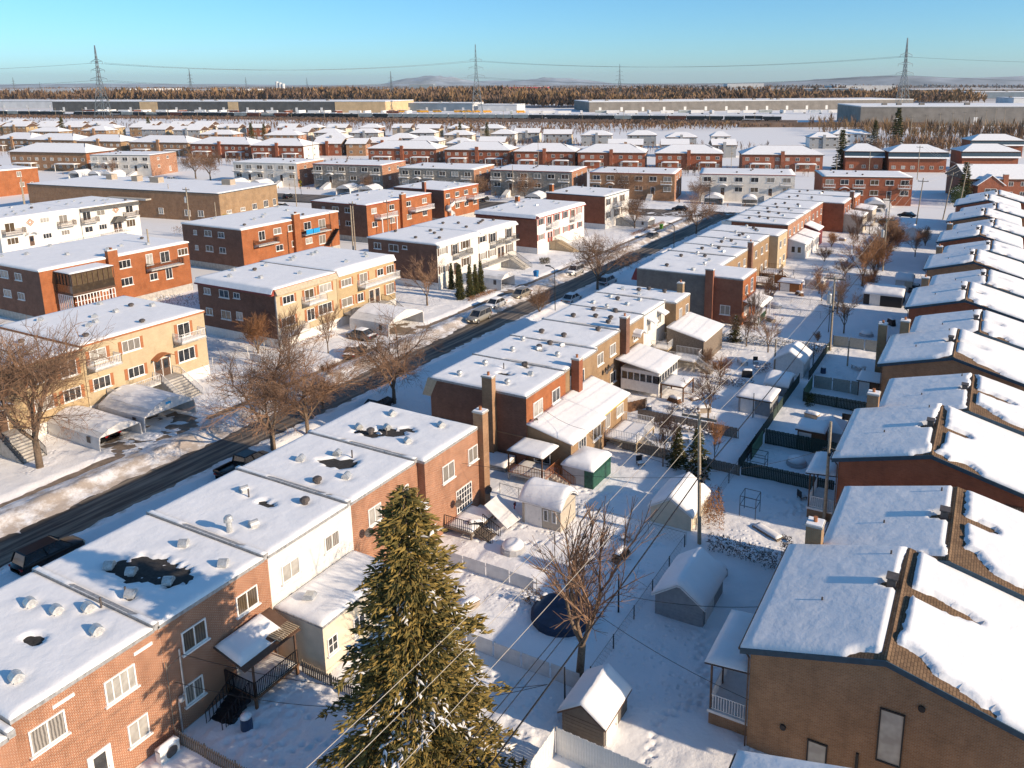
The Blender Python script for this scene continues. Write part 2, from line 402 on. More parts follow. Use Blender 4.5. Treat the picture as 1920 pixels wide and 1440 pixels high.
TRAILS = [[(-33.0, 46.2), (-31.6, 48.0), (-30.4, 49.2)], [(-32.6, 45.6), (-29.0, 46.8), (-25.0, 50.5), (-19.4, 51.4)], [(-34.2, 25.2), (-31.5, 23.6), (-27.5, 23.2), (-26.0, 27.5)], [(-34.4, 26.0), (-31.0, 26.6), (-29.4, 28.2)], [(-33.5, 23.4), (-30, 24.6), (-28, 26.4)], [(-29.0, 31.0), (-26.0, 33.5), (-21.0, 34.2)],
          [(-30.0, 56.0), (-27.2, 56.2), (-24.0, 58.2), (-21.5, 61.5)], [(-30.2, 55.0), (-29.0, 53.6), (-26.0, 53.4)], [(-26.4, 68.0), (-23.0, 68.8), (-20.0, 67.4)], [(-26.0, 67.2), (-24.6, 70.2), (-22.0, 70.8)], [(-12.0, 39.0), (-13.2, 41.0), (-14.0, 44.6)], [(-11.9, 38.0), (-13.6, 35.4), (-13.0, 32.0)], [(-11.8, 61.2), (-13.6, 59.2), (-14.8, 58.4)], [(-11.6, 62.0), (-15.0, 62.8), (-17.4, 60.2)],
          [(-27.2, 77.8), (-24.2, 79.2), (-22.8, 80.2)], [(-26.8, 88.6), (-24.6, 90.6), (-22.2, 91.6)], [(-10.8, 80.5), (-13.0, 82.2), (-14.8, 81.2)], [(-29.4, 104.0), (-26.0, 106.5), (-20.5, 106.0)], [(-24.0, 44.0), (-22.0, 46.2), (-19.5, 47.8)], [(-11.0, 71.0), (-14.0, 70.2), (-16.8, 69.0)], [(-12.0, 93.0), (-14.6, 95.0), (-15.6, 99.0)], [(-26.0, 44.6), (-22.8, 43.4), (-20.4, 41.6)], [(-29.0, 65.8), (-24.2, 65.6), (-20.2, 64.6)]]
_fr = random.Random(3)
for tr_ in TRAILS:
    sd = 1
    for (xa, ya), (xb, yb) in zip(tr_[:-1], tr_[1:]):
        L_ = math.hypot(xb - xa, yb - ya); nx_, ny_ = -(yb - ya) / L_, (xb - xa) / L_
        for k_ in range(int(L_ / .42)):
            s_ = k_ * .42 / L_; sd = -sd; w_ = .15 * sd + _fr.uniform(-.06, .06); x_, y_ = xa + (xb - xa) * s_ + nx_ * w_, ya + (yb - ya) * s_ + ny_ * w_
            i0, i1, j0, j1 = int((y_ - FY0) / .16) - 4, int((y_ - FY0) / .16) + 5, int((x_ - FX0) / .16) - 4, int((x_ - FX0) / .16) + 5
            if i0 < 0 or j0 < 0 or i1 >= FX.shape[0] or j1 >= FX.shape[1]: continue
            r2 = (FX[i0:i1, j0:j1] - x_) ** 2 + (FY[i0:i1, j0:j1] - y_) ** 2; FZ[i0:i1, j0:j1] -= .17 * np.exp(-r2 / .026) - .05 * np.exp(-((np.sqrt(r2) - .3) / .09) ** 2)
put(grid_mesh('yard_snow', FX, FY, FZ, 'snow_ground'), 'yard_snow', kind='structure')
g = MB(); K = 60000
g.add([(-K, -200, -.35), (K, -200, -.35), (K, K, -.35), (-K, K, -.35)], [(0, 1, 2, 3)])
g.build('ground', 'snow_plain', kind='structure')
r = MB(); r.add([(-67.9, 0, 0), (-60.6, 0, 0), (-60.6, 214, 0), (-67.9, 214, 0)], [(0, 1, 2, 3)])
r.build('road', 'asphalt', kind='structure')
r = MB(); r.add([(-330, 146, -.006), (-47, 201.5, -.006), (-47, 217.0, -.006), (-330, 160.5, -.006)], [(0, 1, 2, 3)])
r.build('cross_street', 'asphalt', kind='structure')
r = MB(); r.add([(-72.9, 0, .008), (-70.7, 0, .008), (-70.7, 200, .008), (-72.9, 200, .008)], [(0, 1, 2, 3)])
r.build('pavement', 'walkway', kind='structure')
for (a, b, c, d) in DRIVES:
    r = MB(); r.add([(a, c, .004), (-70.72, c, .004), (-70.72, d, .004), (a, d, .004)], [(0, 1, 2, 3)])
    r.build('driveway', 'walkway', kind='structure')

# ------------------------------------------------------------------ house parts
SIDE = {'S': 0., 'E': R(90), 'N': R(180), 'W': R(-90)}
def at_side(W, D, side, u, off=0.):
    return {'S': (u, -off), 'E': (W + off, u), 'N': (u, D + off), 'W': (-off, u)}[side]
def frame_mesh(w, h, cols, rows, fm, dep=.07):
    def fn():
        b = MB(); t = .075
        b.box(-w / 2, -dep, 0, -w / 2 + t, 0, h); b.box(w / 2 - t, -dep, 0, w / 2, 0, h)
        b.box(-w / 2 + t, -dep, 0, w / 2 - t, 0, t); b.box(-w / 2 + t, -dep, h - t, w / 2 - t, 0, h)
        for i in range(1, cols):
            x = -w / 2 + w * i / cols; b.box(x - .03, -dep + .012, t, x + .03, 0, h - t)
        for i in range(1, rows):
            z = h * i / rows; b.box(-w / 2 + t, -dep + .02, z - .025, w / 2 - t, 0, z + .025)
        return b.mesh('window', fm)
    return cached(('fr', round(w, 2), round(h, 2), cols, rows, fm), fn)
def pane_mesh(w, h, pm):
    return cached(('pn', round(w, 2), round(h, 2), pm), lambda: MB().box(-w / 2 + .06, -.022, .06, w / 2 - .06, -.002, h - .06).mesh('pane', pm))
def sill_mesh(w, sm):
    return cached(('sl', round(w, 2), sm), lambda: MB().box(-w / 2 - .1, -.16, -.1, w / 2 + .1, .0, -.005).mesh('sill', sm))
rnd = random.Random(11)
PANES = ['glass_dark', 'glass_dark', 'glass_dark', 'glass_brown', 'glass_curtain', 'glass_curtain', 'glass_blind']
def window(p, W, D, side, u, z, w, h, cols=2, rows=1, pm=None, fm='trim_white', sill='trim_white', shut=None, off=0.):
    x, y = at_side(W, D, side, u, off)
    o = put(frame_mesh(w, h, cols, rows, fm), 'window', p, (x, y, z), SIDE[side])
    put(pane_mesh(w, h, pm or rnd.choice(PANES)), 'pane', o)
    if sill: put(sill_mesh(w, sill), 'sill', o)
    if shut:
        for sx in (-1, 1):
            put(cached(('sh', h, shut), lambda: MB().box(-.17, -.05, -.03, .17, 0, h + .03).mesh('shutter', shut)), 'shutter', o, (sx * (w / 2 + .2), 0, 0))
    return o
def door(p, W, D, side, u, z, w=.95, h=2.1, m='trim_brown', off=0., glass=True):
    x, y = at_side(W, D, side, u, off)
    def fn():
        b = MB(); b.box(-w / 2 - .08, -.07, 0, -w / 2, 0, h + .08, 1); b.box(w / 2, -.07, 0, w / 2 + .08, 0, h + .08, 1); b.box(-w / 2, -.07, h, w / 2, 0, h + .08, 1)
        b.box(-w / 2, -.04, 0, w / 2, 0, h, 0); return b.mesh('door', (m, 'trim_white'))
    o = put(cached(('dr', w, h, m), fn), 'door', p, (x, y, z), SIDE[side])
    if glass: put(cached(('dg', w, h), lambda: MB().box(-w * .3, -.055, h * .42, w * .3, -.042, h * .92).mesh('pane', 'glass_dark')), 'pane', o)
    put(cached('dh', lambda: MB().box(-.02, -.10, -.06, .02, -.04, .06).mesh('handle', 'galvanised')), 'handle', o, (w * .38, 0, h * .47))
    return o
def walls(p, W, D, H, mats, z0=-.6, base=None, name='wall'):
    """box walls: mats = (S, E, N, W) material names"""
    b = MB(); names = []
    def mi(x):
        if x not in names: names.append(x)
        return names.index(x)
    if isinstance(mats, str): mats = (mats,) * 4
    q = [((0, 0), (W, 0)), ((W, 0), (W, D)), ((W, D), (0, D)), ((0, D), (0, 0))]
    for (a, c), m in zip(q, mats):
        b.add([(a[0], a[1], z0), (c[0], c[1], z0), (c[0], c[1], H), (a[0], a[1], H)], [(0, 1, 2, 3)], mi(m))
    b.add([(0, 0, H), (W, 0, H), (W, D, H), (0, D, H)], [(0, 1, 2, 3)], mi('deck_tar'))
    o = b.build(name, names, p)
    if base:
        t = .03
        bb = MB()
        bb.box(-t, -t, z0, W + t, 0 - .002, base[1]); bb.box(W + .002, -t, z0, W + t, D + t, base[1]); bb.box(-t, D + .002, z0, W + t, D + t, base[1])
        bb.build('foundation', base[0], p)
    return o
def roof_snow(p, x0, y0, x1, y1, z, th=.17, step=.4, holes=(), seed=0, name='roof_snow', slope=None, edge=.35, dips=()):
    nx = max(3, int((x1 - x0) / step) + 1); ny = max(3, int((y1 - y0) / step) + 1)
    X, Y = np.meshgrid(np.linspace(x0, x1, nx), np.linspace(y0, y1, ny))
    n = fbm(X * .3 + seed * 3.7, Y * .3 + seed * 1.9, 3); f = fbm(X * 3.1 + seed, Y * 3.1)
    d = np.minimum(np.minimum(X - x0, x1 - X), np.minimum(Y - y0, y1 - Y))
    e = np.clip(d / edge, 0, 1) ** .5
    t = th * (.7 + .5 * n) * (.25 + .75 * e) + .02
    for (hx, hy, rx, ry) in holes:
        q = ((X - hx) / rx) ** 2 + ((Y - hy) / ry) ** 2
        q = q + (f - .47) * 2.8 + (n - .47) * 1.2
        t = t - np.clip(1.45 - q, 0, .9) * .75
    for (hx, hy) in dips: t = t - .13 * np.exp(-((X - hx - .12) ** 2 + (Y - hy) ** 2) / .16) + .05 * np.exp(-((X - hx + .75) ** 2 + (Y - hy) ** 2) / .3)
    Z = z + np.maximum(t, -.12)
    edgem = (d < 1e-4); Z[edgem] = z + .05 * (.5 + n[edgem])
    if slope is not None: Z = Z + slope(X, Y)
    # a skirt, so that the snow has an edge
    X = np.pad(X, 1, mode='edge'); Y = np.pad(Y, 1, mode='edge'); Z = np.pad(Z, 1, mode='edge')
    m = np.zeros_like(Z, bool); m[0] = m[-1] = True; m[:, 0] = m[:, -1] = True
    Z[m] -= .12
    return put(grid_mesh(name, X, Y, Z, 'snow'), name, p)
def flat_roof(p, W, D, H, over=.06, trim='trim_brown', th=.17, step=.5, holes=(), seed=0, x0=0., y0=0., dips=()):
    b = MB(); b.box(x0 - over, y0 - over, H - .16, W + over, D + over, H + .035)
    b.box(x0 - over + .06, y0 - over + .06, H - .1, W + over - .06, D + over - .06, H + .04, 1)
    o = b.build('roof', (trim, 'deck_tar'), p)
    roof_snow(p, x0 - over + .03, y0 - over + .03, W + over - .03, D + over - .03, H + .03, th, step, holes, seed, dips=dips)
    return o
def vent_mesh(kind):
    def fn():
        b = MB()
        if kind == 'hood':          # curved sheet-metal hood
            b.box(-.17, -.17, 0, .17, .17, .18)
            pts = [(-.28, .16)] + [(-.28 + .56 * i / 6, .16 + .36 * math.sin(math.pi * (.12 + .76 * i / 6))) for i in range(7)] + [(.28, .16)]
            b.prism(pts, 'y', -.26, .26)
            return b.mesh('roof_vent', 'galvanised')
        if kind == 'box':
            b.box(-.16, -.16, 0, .16, .16, .22); b.hexa([(-.27, -.27, .22), (.27, -.27, .22), (.27, .27, .22), (-.27, .27, .22)], [(-.2, -.2, .42), (.2, -.2, .42), (.2, .2, .42), (-.2, .2, .42)])
            return b.mesh('roof_vent', 'galvanised')
        if kind == 'dark':
            b.lathe([(.2, 0), (.2, .22), (.33, .24), (.33, .40), (.2, .50)], 9); return b.mesh('roof_vent', 'vent_dark')
        if kind == 'ball':
            b.lathe([(.14, 0), (.14, .18), (.26, .28), (.30, .40), (.24, .52), (.1, .6)], 10); return b.mesh('roof_vent', 'galvanised')
        if kind == 'stack':
            b.lathe([(.18, 0), (.18, .72), (.29, .76), (.29, 1.0), (.20, 1.12), (.05, 1.16)], 12); return b.mesh('roof_vent', 'galvanised')
        if kind == 'square':
            b.box(-.28, -.28, 0, .28, .28, .34); b.box(-.34, -.34, .38, .34, .34, .44); b.box(-.05, -.05, .3, .05, .05, .4)
            return b.mesh('roof_vent', 'vent_dark')
        b.tube((0, 0, 0), (0, 0, .62), .055, .055, 7); return b.mesh('roof_pipe', 'vent_dark')
    return cached(('vent', kind), fn)
def vent(p, x, y, z, kind='hood', rz=0.):
    put(vent_mesh(kind), 'roof_pipe' if kind == 'pipe' else 'roof_vent', p, (x, y, z), rz)
def chimney(p, x, y, z0, z1, w=.7, d=.7, m='brick_brown', pots=1, name='chimney'):
    b = MB(); b.box(x - w / 2, y - d / 2, z0, x + w / 2, y + d / 2, z1 - .12); b.box(x - w / 2 - .06, y - d / 2 - .06, z1 - .12, x + w / 2 + .06, y + d / 2 + .06, z1, 1)
    o = b.build(name, (m, 'concrete'), p)
    for i in range(pots):
        MB().lathe([(.13, z1), (.12, z1 + .32), (.15, z1 + .36)], 8, (x + (i - (pots - 1) / 2) * .38, y)).build('chimney_pot', 'trim_rust', o)
    s = MB(); s.box(x - w / 2, y - d / 2, z1 + .003, x + w / 2, y + d / 2, z1 + .06); s.build('cap_snow', 'snow', o)
    return o
def railing_geo(b, pts, h=.95, gap=.14, r=.016, top=.03, m=0):
    for a, c in zip(pts[:-1], pts[1:]):
        a, c = Vector(a), Vector(c); L = (c - a).length; n = max(1, int(L / gap))
        for k in range(n + 1):
            q = a.lerp(c, k / n); b.box(q.x - r, q.y - r, q.z + .05, q.x + r, q.y + r, q.z + h - .02, m)
        for zz, tt in ((h, top), (.1, top * .8)):
            v = Vector((0, 0, zz)); b.tube(a + v, c + v, tt, tt, 4, m)
    return b
def balcony(p, W, D, side, u, z, w, d=1.3, rail='trim_white', gap=.17, snow=True):
    x, y = at_side(W, D, side, u)
    b = MB(); b.box(-w / 2, -d, -.16, w / 2, 0, 0); b.prism([(-.02, -.16), (-.02, -.5), (-d * .7, -.16)], 'x', -w / 2 + .1, -w / 2 + .16); b.prism([(-.02, -.16), (-.02, -.5), (-d * .7, -.16)], 'x', w / 2 - .16, w / 2 - .1)
    o = b.build('balcony', 'concrete', p, (x, y, z), SIDE[side])
    railing_geo(MB(), [(-w / 2 + .04, -.02, 0), (-w / 2 + .04, -d + .04, 0), (w / 2 - .04, -d + .04, 0), (w / 2 - .04, -.02, 0)], 1.0, gap, .02, .035).build('railing', rail, o)
    if snow: roof_snow(o, -w / 2 + .08, -d + .08, w / 2 - .08, -.02, 0, .1, .35, seed=u)
    return o
def steps_geo(b, x0, x1, ya, za, yb, zb, n, m=0):
    """solid flight climbing from (ya,za) to (yb,zb)"""
    for i in range(n):
        y0 = ya + (yb - ya) * i / n; y1 = ya + (yb - ya) * (i + 1) / n; z = za + (zb - za) * (i + 1) / n
        b.box(x0, min(y0, y1), za - .1 if i == 0 else z - .32, x1, max(y0, y1), z, m)
    return b
def front_stairs(p, W, D, side, u, w, ztop, out=3.4, rail='metal_black', m='concrete', land=1.5):
    x, y = at_side(W, D, side, u)
    b = MB(); b.box(-w / 2, -land, ztop - .22, w / 2, -.01, ztop); b.box(-w / 2 + .1, -land + .1, -.3, -w / 2 + .3, -.05, ztop - .22); b.box(w / 2 - .3, -land + .1, -.3, w / 2 - .1, -.05, ztop - .22)
    n = max(4, int(ztop / .19)); steps_geo(b, -w / 2, w / 2, -land - out, 0., -land, ztop, n)
    b.prism([(-land, ztop - .25), (-land, -.3), (-land - .4, -.3), (-land - out, -.05), (-land - out, .1)], 'x', -w / 2 + .02, -w / 2 + .14); b.prism([(-land, ztop - .25), (-land, -.3), (-land - .4, -.3), (-land - out, -.05), (-land - out, .1)], 'x', w / 2 - .14, w / 2 - .02)
    o = b.build('staircase', m, p, (x, y, 0), SIDE[side])
    for s in (-1, 1): railing_geo(MB(), [(s * (w / 2 - .05), -.03, ztop), (s * (w / 2 - .05), -land, ztop), (s * (w / 2 - .05), -land - out, .15)], .9, .22, .018, .03).build('handrail', rail, o)
    return o
def awning(p, W, D, side, u, z, w, d=1.1, m='fabric_white', arch=True, snow=True):
    x, y = at_side(W, D, side, u); b = MB()
    if arch:
        n = 8; prof = [(-w / 2 + w * i / n, .55 * math.sin(math.pi * i / n)) for i in range(n + 1)]
        for i in range(n):
            (a, za), (c, zc) = prof[i], prof[i + 1]
            b.hexa([(a, -d, za), (c, -d, zc), (c, -.01, zc), (a, -.01, za)], [(a, -d, za + .06), (c, -d, zc + .06), (c, -.01, zc + .06), (a, -.01, za + .06)])
    else:
        b.hexa([(-w / 2, -d, 0), (w / 2, -d, 0), (w / 2, -.01, .42), (-w / 2, -.01, .42)], [(-w / 2, -d, .07), (w / 2, -d, .07), (w / 2, -.01, .49), (-w / 2, -.01, .49)])
    o = b.build('awning', m, p, (x, y, z), SIDE[side])
    if snow:
        s = MB()
        if arch:
            for i in range(1, n - 1):
                (a, za), (c, zc) = prof[i], prof[i + 1]
                s.hexa([(a, -d + .05, za + .062), (c, -d + .05, zc + .062), (c, -.02, zc + .062), (a, -.02, za + .062)], [(a, -d + .08, za + .16), (c, -d + .08, zc + .16), (c, -.02, zc + .18), (a, -.02, za + .18)])
        else:
            s.hexa([(-w / 2 + .05, -d + .04, .09), (w / 2 - .05, -d + .04, .09), (w / 2 - .05, -.02, .49), (-w / 2 + .05, -.02, .49)], [(-w / 2 + .08, -d + .1, .19), (w / 2 - .08, -d + .1, .19), (w / 2 - .08, -.02, .6), (-w / 2 + .08, -.02, .6)])
        s.build('awning_snow', 'snow', o)
    return o
def lean_to(p, x0, y0, x1, y1, zh, zl, wall, name='rear_extension', wz0=-.5, eave=.25, trim='trim_white', open_=False, seed=0):
    """extension built on the east side: roof falls from zh (at x0) to zl (at x1)"""
    b = MB()
    if not open_:
        pts = [(x0, wz0), (x1, wz0), (x1, zl - .06), (x0, zh - .06)]
        b.prism(pts, 'y', y0, y1)
        o = b.build(name, wall, p)
    else:
        for yy in (y0 + .08, y1 - .08):
            for xx in (x1 - .1, (x0 + x1) / 2): b.box(xx - .06, yy - .06, wz0, xx + .06, yy + .06, zl + (zh - zl) * (x1 - xx) / (x1 - x0) - .06)
        o = b.build(name, wall, p)
    k = (zl - zh) / (x1 - x0); t = MB()
    xa, xb, ya, yb = x0 + .005, x1 + eave, y0 - eave * .6, y1 + eave * .6
    za, zb = zh + k * .005, zh + k * (xb - x0)
    t.hexa([(xa, ya, za - .05), (xb, ya, zb - .05), (xb, yb, zb - .05), (xa, yb, za - .05)], [(xa, ya, za + .06), (xb, ya, zb + .06), (xb, yb, zb + .06), (xa, yb, za + .06)])
    t.build('extension_roof', trim, o)
    roof_snow(o, xa + .02, ya + .03, xb - .03, yb - .03, 0, .17, .4, seed=seed + y0, slope=lambda X, Y: zh + k * (X - x0) + .06)
    return o
def deck(p, x0, y0, x1, y1, z, rail='trim_white', m='wood_grey', sides='SEN', stairs=None, name='deck', gap=.17, seed=1):
    b = MB(); b.box(x0, y0, z - .15, x1, y1, z)
    for xx in (x0 + .1, x1 - .1):
        for yy in (y0 + .1, y1 - .1): b.box(xx - .07, yy - .07, -.3, xx + .07, yy + .07, z - .15)
    if stairs:
        sy0, sy1, run = stairs
        n = max(3, int(z / .2))
        for i in range(n):
            zz = z * (1 - (i + 1) / (n + 1)); xx = x1 + run * i / n
            b.box(xx + .01, sy0, zz - .06, xx + run / n + .05, sy1, zz)
        for yy in (sy0, sy1 - .06): b.hexa([(x1, yy, z - .4), (x1 + run, yy, -.25), (x1 + run, yy + .06, -.25), (x1, yy + .06, z - .4)], [(x1, yy, z - .12), (x1 + run, yy, .1), (x1 + run, yy + .06, .1), (x1, yy + .06, z - .12)])
    o = b.build(name, m, p)
    g = MB()
    if 'S' in sides: railing_geo(g, [(x0 + .04, y0 + .04, z), (x1 - .04, y0 + .04, z)], .95, gap, .018, .03)
    if 'N' in sides: railing_geo(g, [(x0 + .04, y1 - .04, z), (x1 - .04, y1 - .04, z)], .95, gap, .018, .03)
    if 'E' in sides:
        if stairs:
            for a, c in ((y0, stairs[0]), (stairs[1], y1)):
                if c - a > .3: railing_geo(g, [(x1 - .04, a + .04, z), (x1 - .04, c - .04, z)], .95, gap, .018, .03)
        else: railing_geo(g, [(x1 - .04, y0 + .04, z), (x1 - .04, y1 - .04, z)], .95, gap, .018, .03)
    if stairs:
        for yy in (stairs[0] + .03, stairs[1] - .03): railing_geo(g, [(x1, yy, z), (x1 + stairs[2], yy, .1)], .9, gap, .018, .03)
    if g.v: g.build('railing', rail, o)
    roof_snow(o, x0 + .08, y0 + .08, x1 - .08, y1 - .08, z, .14, .35, seed=seed)
    return o
def dish(p, x, y, z, rz=0., r=.34):
    def fn():
        b = MB(); prof = [(.02, 0), (r * .6, .05), (r, .15), (r, .17), (r * .6, .07), (.02, .02)]
        n = 12; v = [(a * math.cos(2 * math.pi * i / n), -c, a * math.sin(2 * math.pi * i / n)) for a, c in prof for i in range(n)]
        f = [(k * n + i, k * n + (i + 1) % n, (k + 1) * n + (i + 1) % n, (k + 1) * n + i) for k in range(5) for i in range(n)]
        b.add(v, f); b.tube((0, 0, 0), (0, .3, -.25), .025); b.tube((0, 0, -.2), (0, -.42, 0), .012); return b.mesh('satellite_dish', 'vent_dark')
    put(cached(('dish', r), fn), 'satellite_dish', p, (x, y, z), rz)
# ------------------------------------------------------------------ flat-roofed row along the street (backs face the yards)
GA = 'flat-roofed row houses along the street'
def row_unit(y0, y1, label, H=7.1, x0=-47.2, x1=-36.4, east='brick_orange', south=None, north=None, wins=(), vents=(), holes=(), trim='flashing',
             curb=True, seed=0, step=.22, mansard=None, door_u=None, west='brick_brown'):
    W, D = x1 - x0, y1 - y0
    t = thing('row_house', label, 'house', (x0, y0, 0), 0, GA)
    walls(t, W, D, H, (south or east, east, north or east, west), base=('concrete', .25))
    flat_roof(t, W, D - (.32 if curb else 0), H, .05, trim, .17, step, [(a - x0, b - y0, c, d) for a, b, c, d in holes], seed, dips=[(a - x0, b - y0) for a, b, _ in vents])
    if curb:
        MB().box(-.05, D - .3, H - .1, W + .05, D + .03, H + .24).build('parapet', 'flashing', t)
        roof_snow(t, 0, D - .28, W, D + .0, H + .235, .05, .3, seed=seed + 5, holes=[(W * .6, D - .15, 2.2, .4)])
    for (y, z, w, h, c) in wins: window(t, W, D, 'E', y - y0, z, w, h, c, sill='trim_white')
    for (x, y, k) in vents: vent(t, x - x0, y - y0, H + .1, k, seed * .7)
    if mansard:
        MB().hexa([(-1.0, -.02, H - 1.9), (0, -.02, H - 1.9), (0, D + .02, H - 1.9), (-1.0, D + .02, H - 1.9)], [(-.25, -.02, H - .05), (0.9, -.02, H - .05), (.9, D + .02, H - .05), (-.25, D + .02, H - .05)]).build('mansard', mansard, t)
    if door_u is not None: door(t, W, D, 'E', door_u - y0, .5, 1., 2.1, 'trim_white')
    return t, W, D
# block A (nearest)
t, W, D = row_unit(6.0, 14.85, 'near corner of an orange-brick row house cut off by the lower left frame edge', x1=-36.0, H=6.7, wins=[(10, 4.5, 1.5, 1.3, 2), (13, 4.5, 1.5, 1.3, 2)], vents=[(-42, 12, 'hood')], seed=1)
MB().box(.9, 0, 0, 1.0, .04, .2).build('address_plate', 'trim_white', t, (W + .02, 8.0, 3.6), R(90))
t, W, D = row_unit(14.95, 22.1, 'sunlit orange-brick row house with a small dark melt hole in its roof snow, lower left',
    wins=[(16.3, 4.75, 1.6, 1.3, 2), (19.8, 4.7, 1.6, 1.3, 4), (20.35, 1.6, 1.1, 1.25, 2)], door_u=18.3,
    vents=[(-43.9, 19.9, 'hood'), (-42.0, 20.2, 'hood'), (-40.7, 21.1, 'hood'), (-38.5, 20.2, 'hood'), (-38.6, 16.4, 'hood'), (-40.4, 21.6, 'pipe')],
    holes=[(-40.9, 18.4, .55, .32)], seed=2)
for u in (2.2, 6.2): MB().box(-.5, -.05, 0, .5, -.002, .18).build('air_vent', 'trim_white', t, (W, u, 6.35), R(90))
b = MB(); b.box(-.75, -.45, 0, .75, 0, .95); b.lathe([(.36, 0), (.36, .05)], 14)
ac = MB(); ac.box(-.55, -.4, .1, .55, 0, .95)
for i in range(14):
    a = 2 * math.pi * i / 14; c = 2 * math.pi * (i + 1) / 14
    ac.add([(.1, -.405, .52), (.1 + .33 * math.cos(a), -.405, .52 + .33 * math.sin(a)), (.1 + .33 * math.cos(c), -.405, .52 + .33 * math.sin(c))], [(0, 1, 2)], 1)
hp = thing('heat_pump', 'white outdoor heat pump unit topped with snow beside the picket fence', 'heat pump', (-35.75, 21.2, 0), R(90))
ac.build('casing', ('siding_white', 'vent_dark'), hp); roof_snow(hp, -.55, -.42, .55, .02, .95, .22, .2, seed=3)
m = thing('service_mast', 'grey electric service mast and meter pipe on the brick wall behind the fence', 'service mast', (-36.3, 22.6, 0))
b = MB(); b.path([(0, 0, 0), (0, 0, 2.2), (.05, .35, 2.5), (.05, .35, 5.2)], .05, 6); b.build('conduit', 'galvanised', m)
MB().lathe([(.17, 2.2), (.17, 2.4), (.12, 2.45)], 10, (.1, .1)).build('meter', 'galvanised', m)
b = MB(); b.tube((.1, -.5, 0), (.1, -.5, 5.0), .035, .035, 6); b.tube((.1, -.5, 4.6), (.1, .35, 4.8), .02); b.build('pipe', 'wood_grey', m)

t, W, D = row_unit(22.1, 29.2, 'orange-brick row house in the spruce shadow with a large bare black roof patch',
    wins=[(24.0, 4.6, 1.5, 1.3, 2), (27.5, 4.6, 1.5, 1.25, 2), (23.6, 1.5, 1.15, 1.2, 2)], door_u=26.9,
    vents=[(-41.6, 27.5, 'hood'), (-37.7, 27.2, 'hood'), (-43.4, 24.0, 'hood'), (-41.7, 24.2, 'hood'), (-39.0, 24.6, 'hood'), (-39.8, 22.9, 'hood'), (-40.1, 22.8, 'pipe')],
    holes=[(-41.6, 24.9, 1.6, 1.0), (-39.7, 25.3, 1.3, .8), (-43.0, 24.4, .8, .5)], seed=3)
# porch with polycarbonate canopy
pz = 1.05
p = deck(t, W, 3.4, W + 2.5, 6.6, pz, rail='metal_black', m='wood_brown', sides='SE', stairs=None, name='porch', gap=.12)
c = MB(); c.hexa([(W + .01, 2.9, 3.75), (W + 2.5, 2.9, 3.1), (W + 2.5, 6.9, 3.1), (W + .01, 6.9, 3.75)], [(W + .01, 2.9, 3.81), (W + 2.5, 2.9, 3.16), (W + 2.5, 6.9, 3.16), (W + .01, 6.9, 3.81)])
for yy in (3.5, 6.5): c.box(W + 2.35, yy - .05, pz, W + 2.45, yy + .05, 3.1)
c.build('porch_canopy', 'trim_brown', t)
for i in range(12): MB().box(W + 1.5, 5.2 + i * .14, 3.38, W + 2.52, 5.28 + i * .14, 3.42).build('slat', 'wood_pale', t) if i else None
roof_snow(t, W + .05, 3.0, W + 2.1, 6.2, 0, .45, .25, holes=[(W + 2.1, 5.8, .7, .9)], seed=9, name='canopy_snow', slope=lambda X, Y: 3.80 - (X - W) * .26)
b = MB(); steps_geo(b, 1.9, 3.3, -1.9, 0., .0, pz, 6)
st = b.build('staircase', 'metal_black', t, (W - 1.2, 3.4, 0))
for xx in (1.95, 3.25): railing_geo(MB(), [(xx, -1.9, .1), (xx, 0, pz)], .9, .25, .018, .025).build('handrail', 'metal_black', st)

t, W, D = row_unit(29.2, 36.2, 'white stucco row house with a lower flat-roofed rear wing left of the big spruce', east='stucco_white',
    wins=[(30.8, 4.7, 1.4, 1.2, 2), (34.3, 4.8, 1.3, 1.1, 2)], vents=[(-40.5, 29.9, 'stack'), (-39.6, 31.0, 'hood'), (-43.8, 33.8, 'hood'), (-43.0, 33.5, 'pipe'), (-38.9, 34.6, 'dark')], holes=[(-41.2, 33.4, .75, .28)], seed=4)
e = MB(); e.box(W, .1, -.5, W + 4.0, D - .1, 3.5); e = e.build('rear_wing', 'stucco_cream', t)
MB().box(W + .002, .05, 3.5, W + 4.06, D - .05, 3.62).build('wing_roof', 'flashing', e)
roof_snow(e, W + .05, .1, W + 4.0, D - .1, 3.62, .2, .3, seed=8)
put(vent_mesh('box'), 'roof_vent', e, (W + 1.6, 1.5, 3.75), .4, scale=(1.3, 1.3, 1.1))
window(t, W, D, 'E', .75, 1.5, .8, 1.1, 2, 2, off=4.0); window(t, W, D, 'E', 3.0, 1.3, 1.0, 1.2, 2, off=4.0); door(t, W, D, 'E', 5.0, .4, off=4.0, m='trim_white')

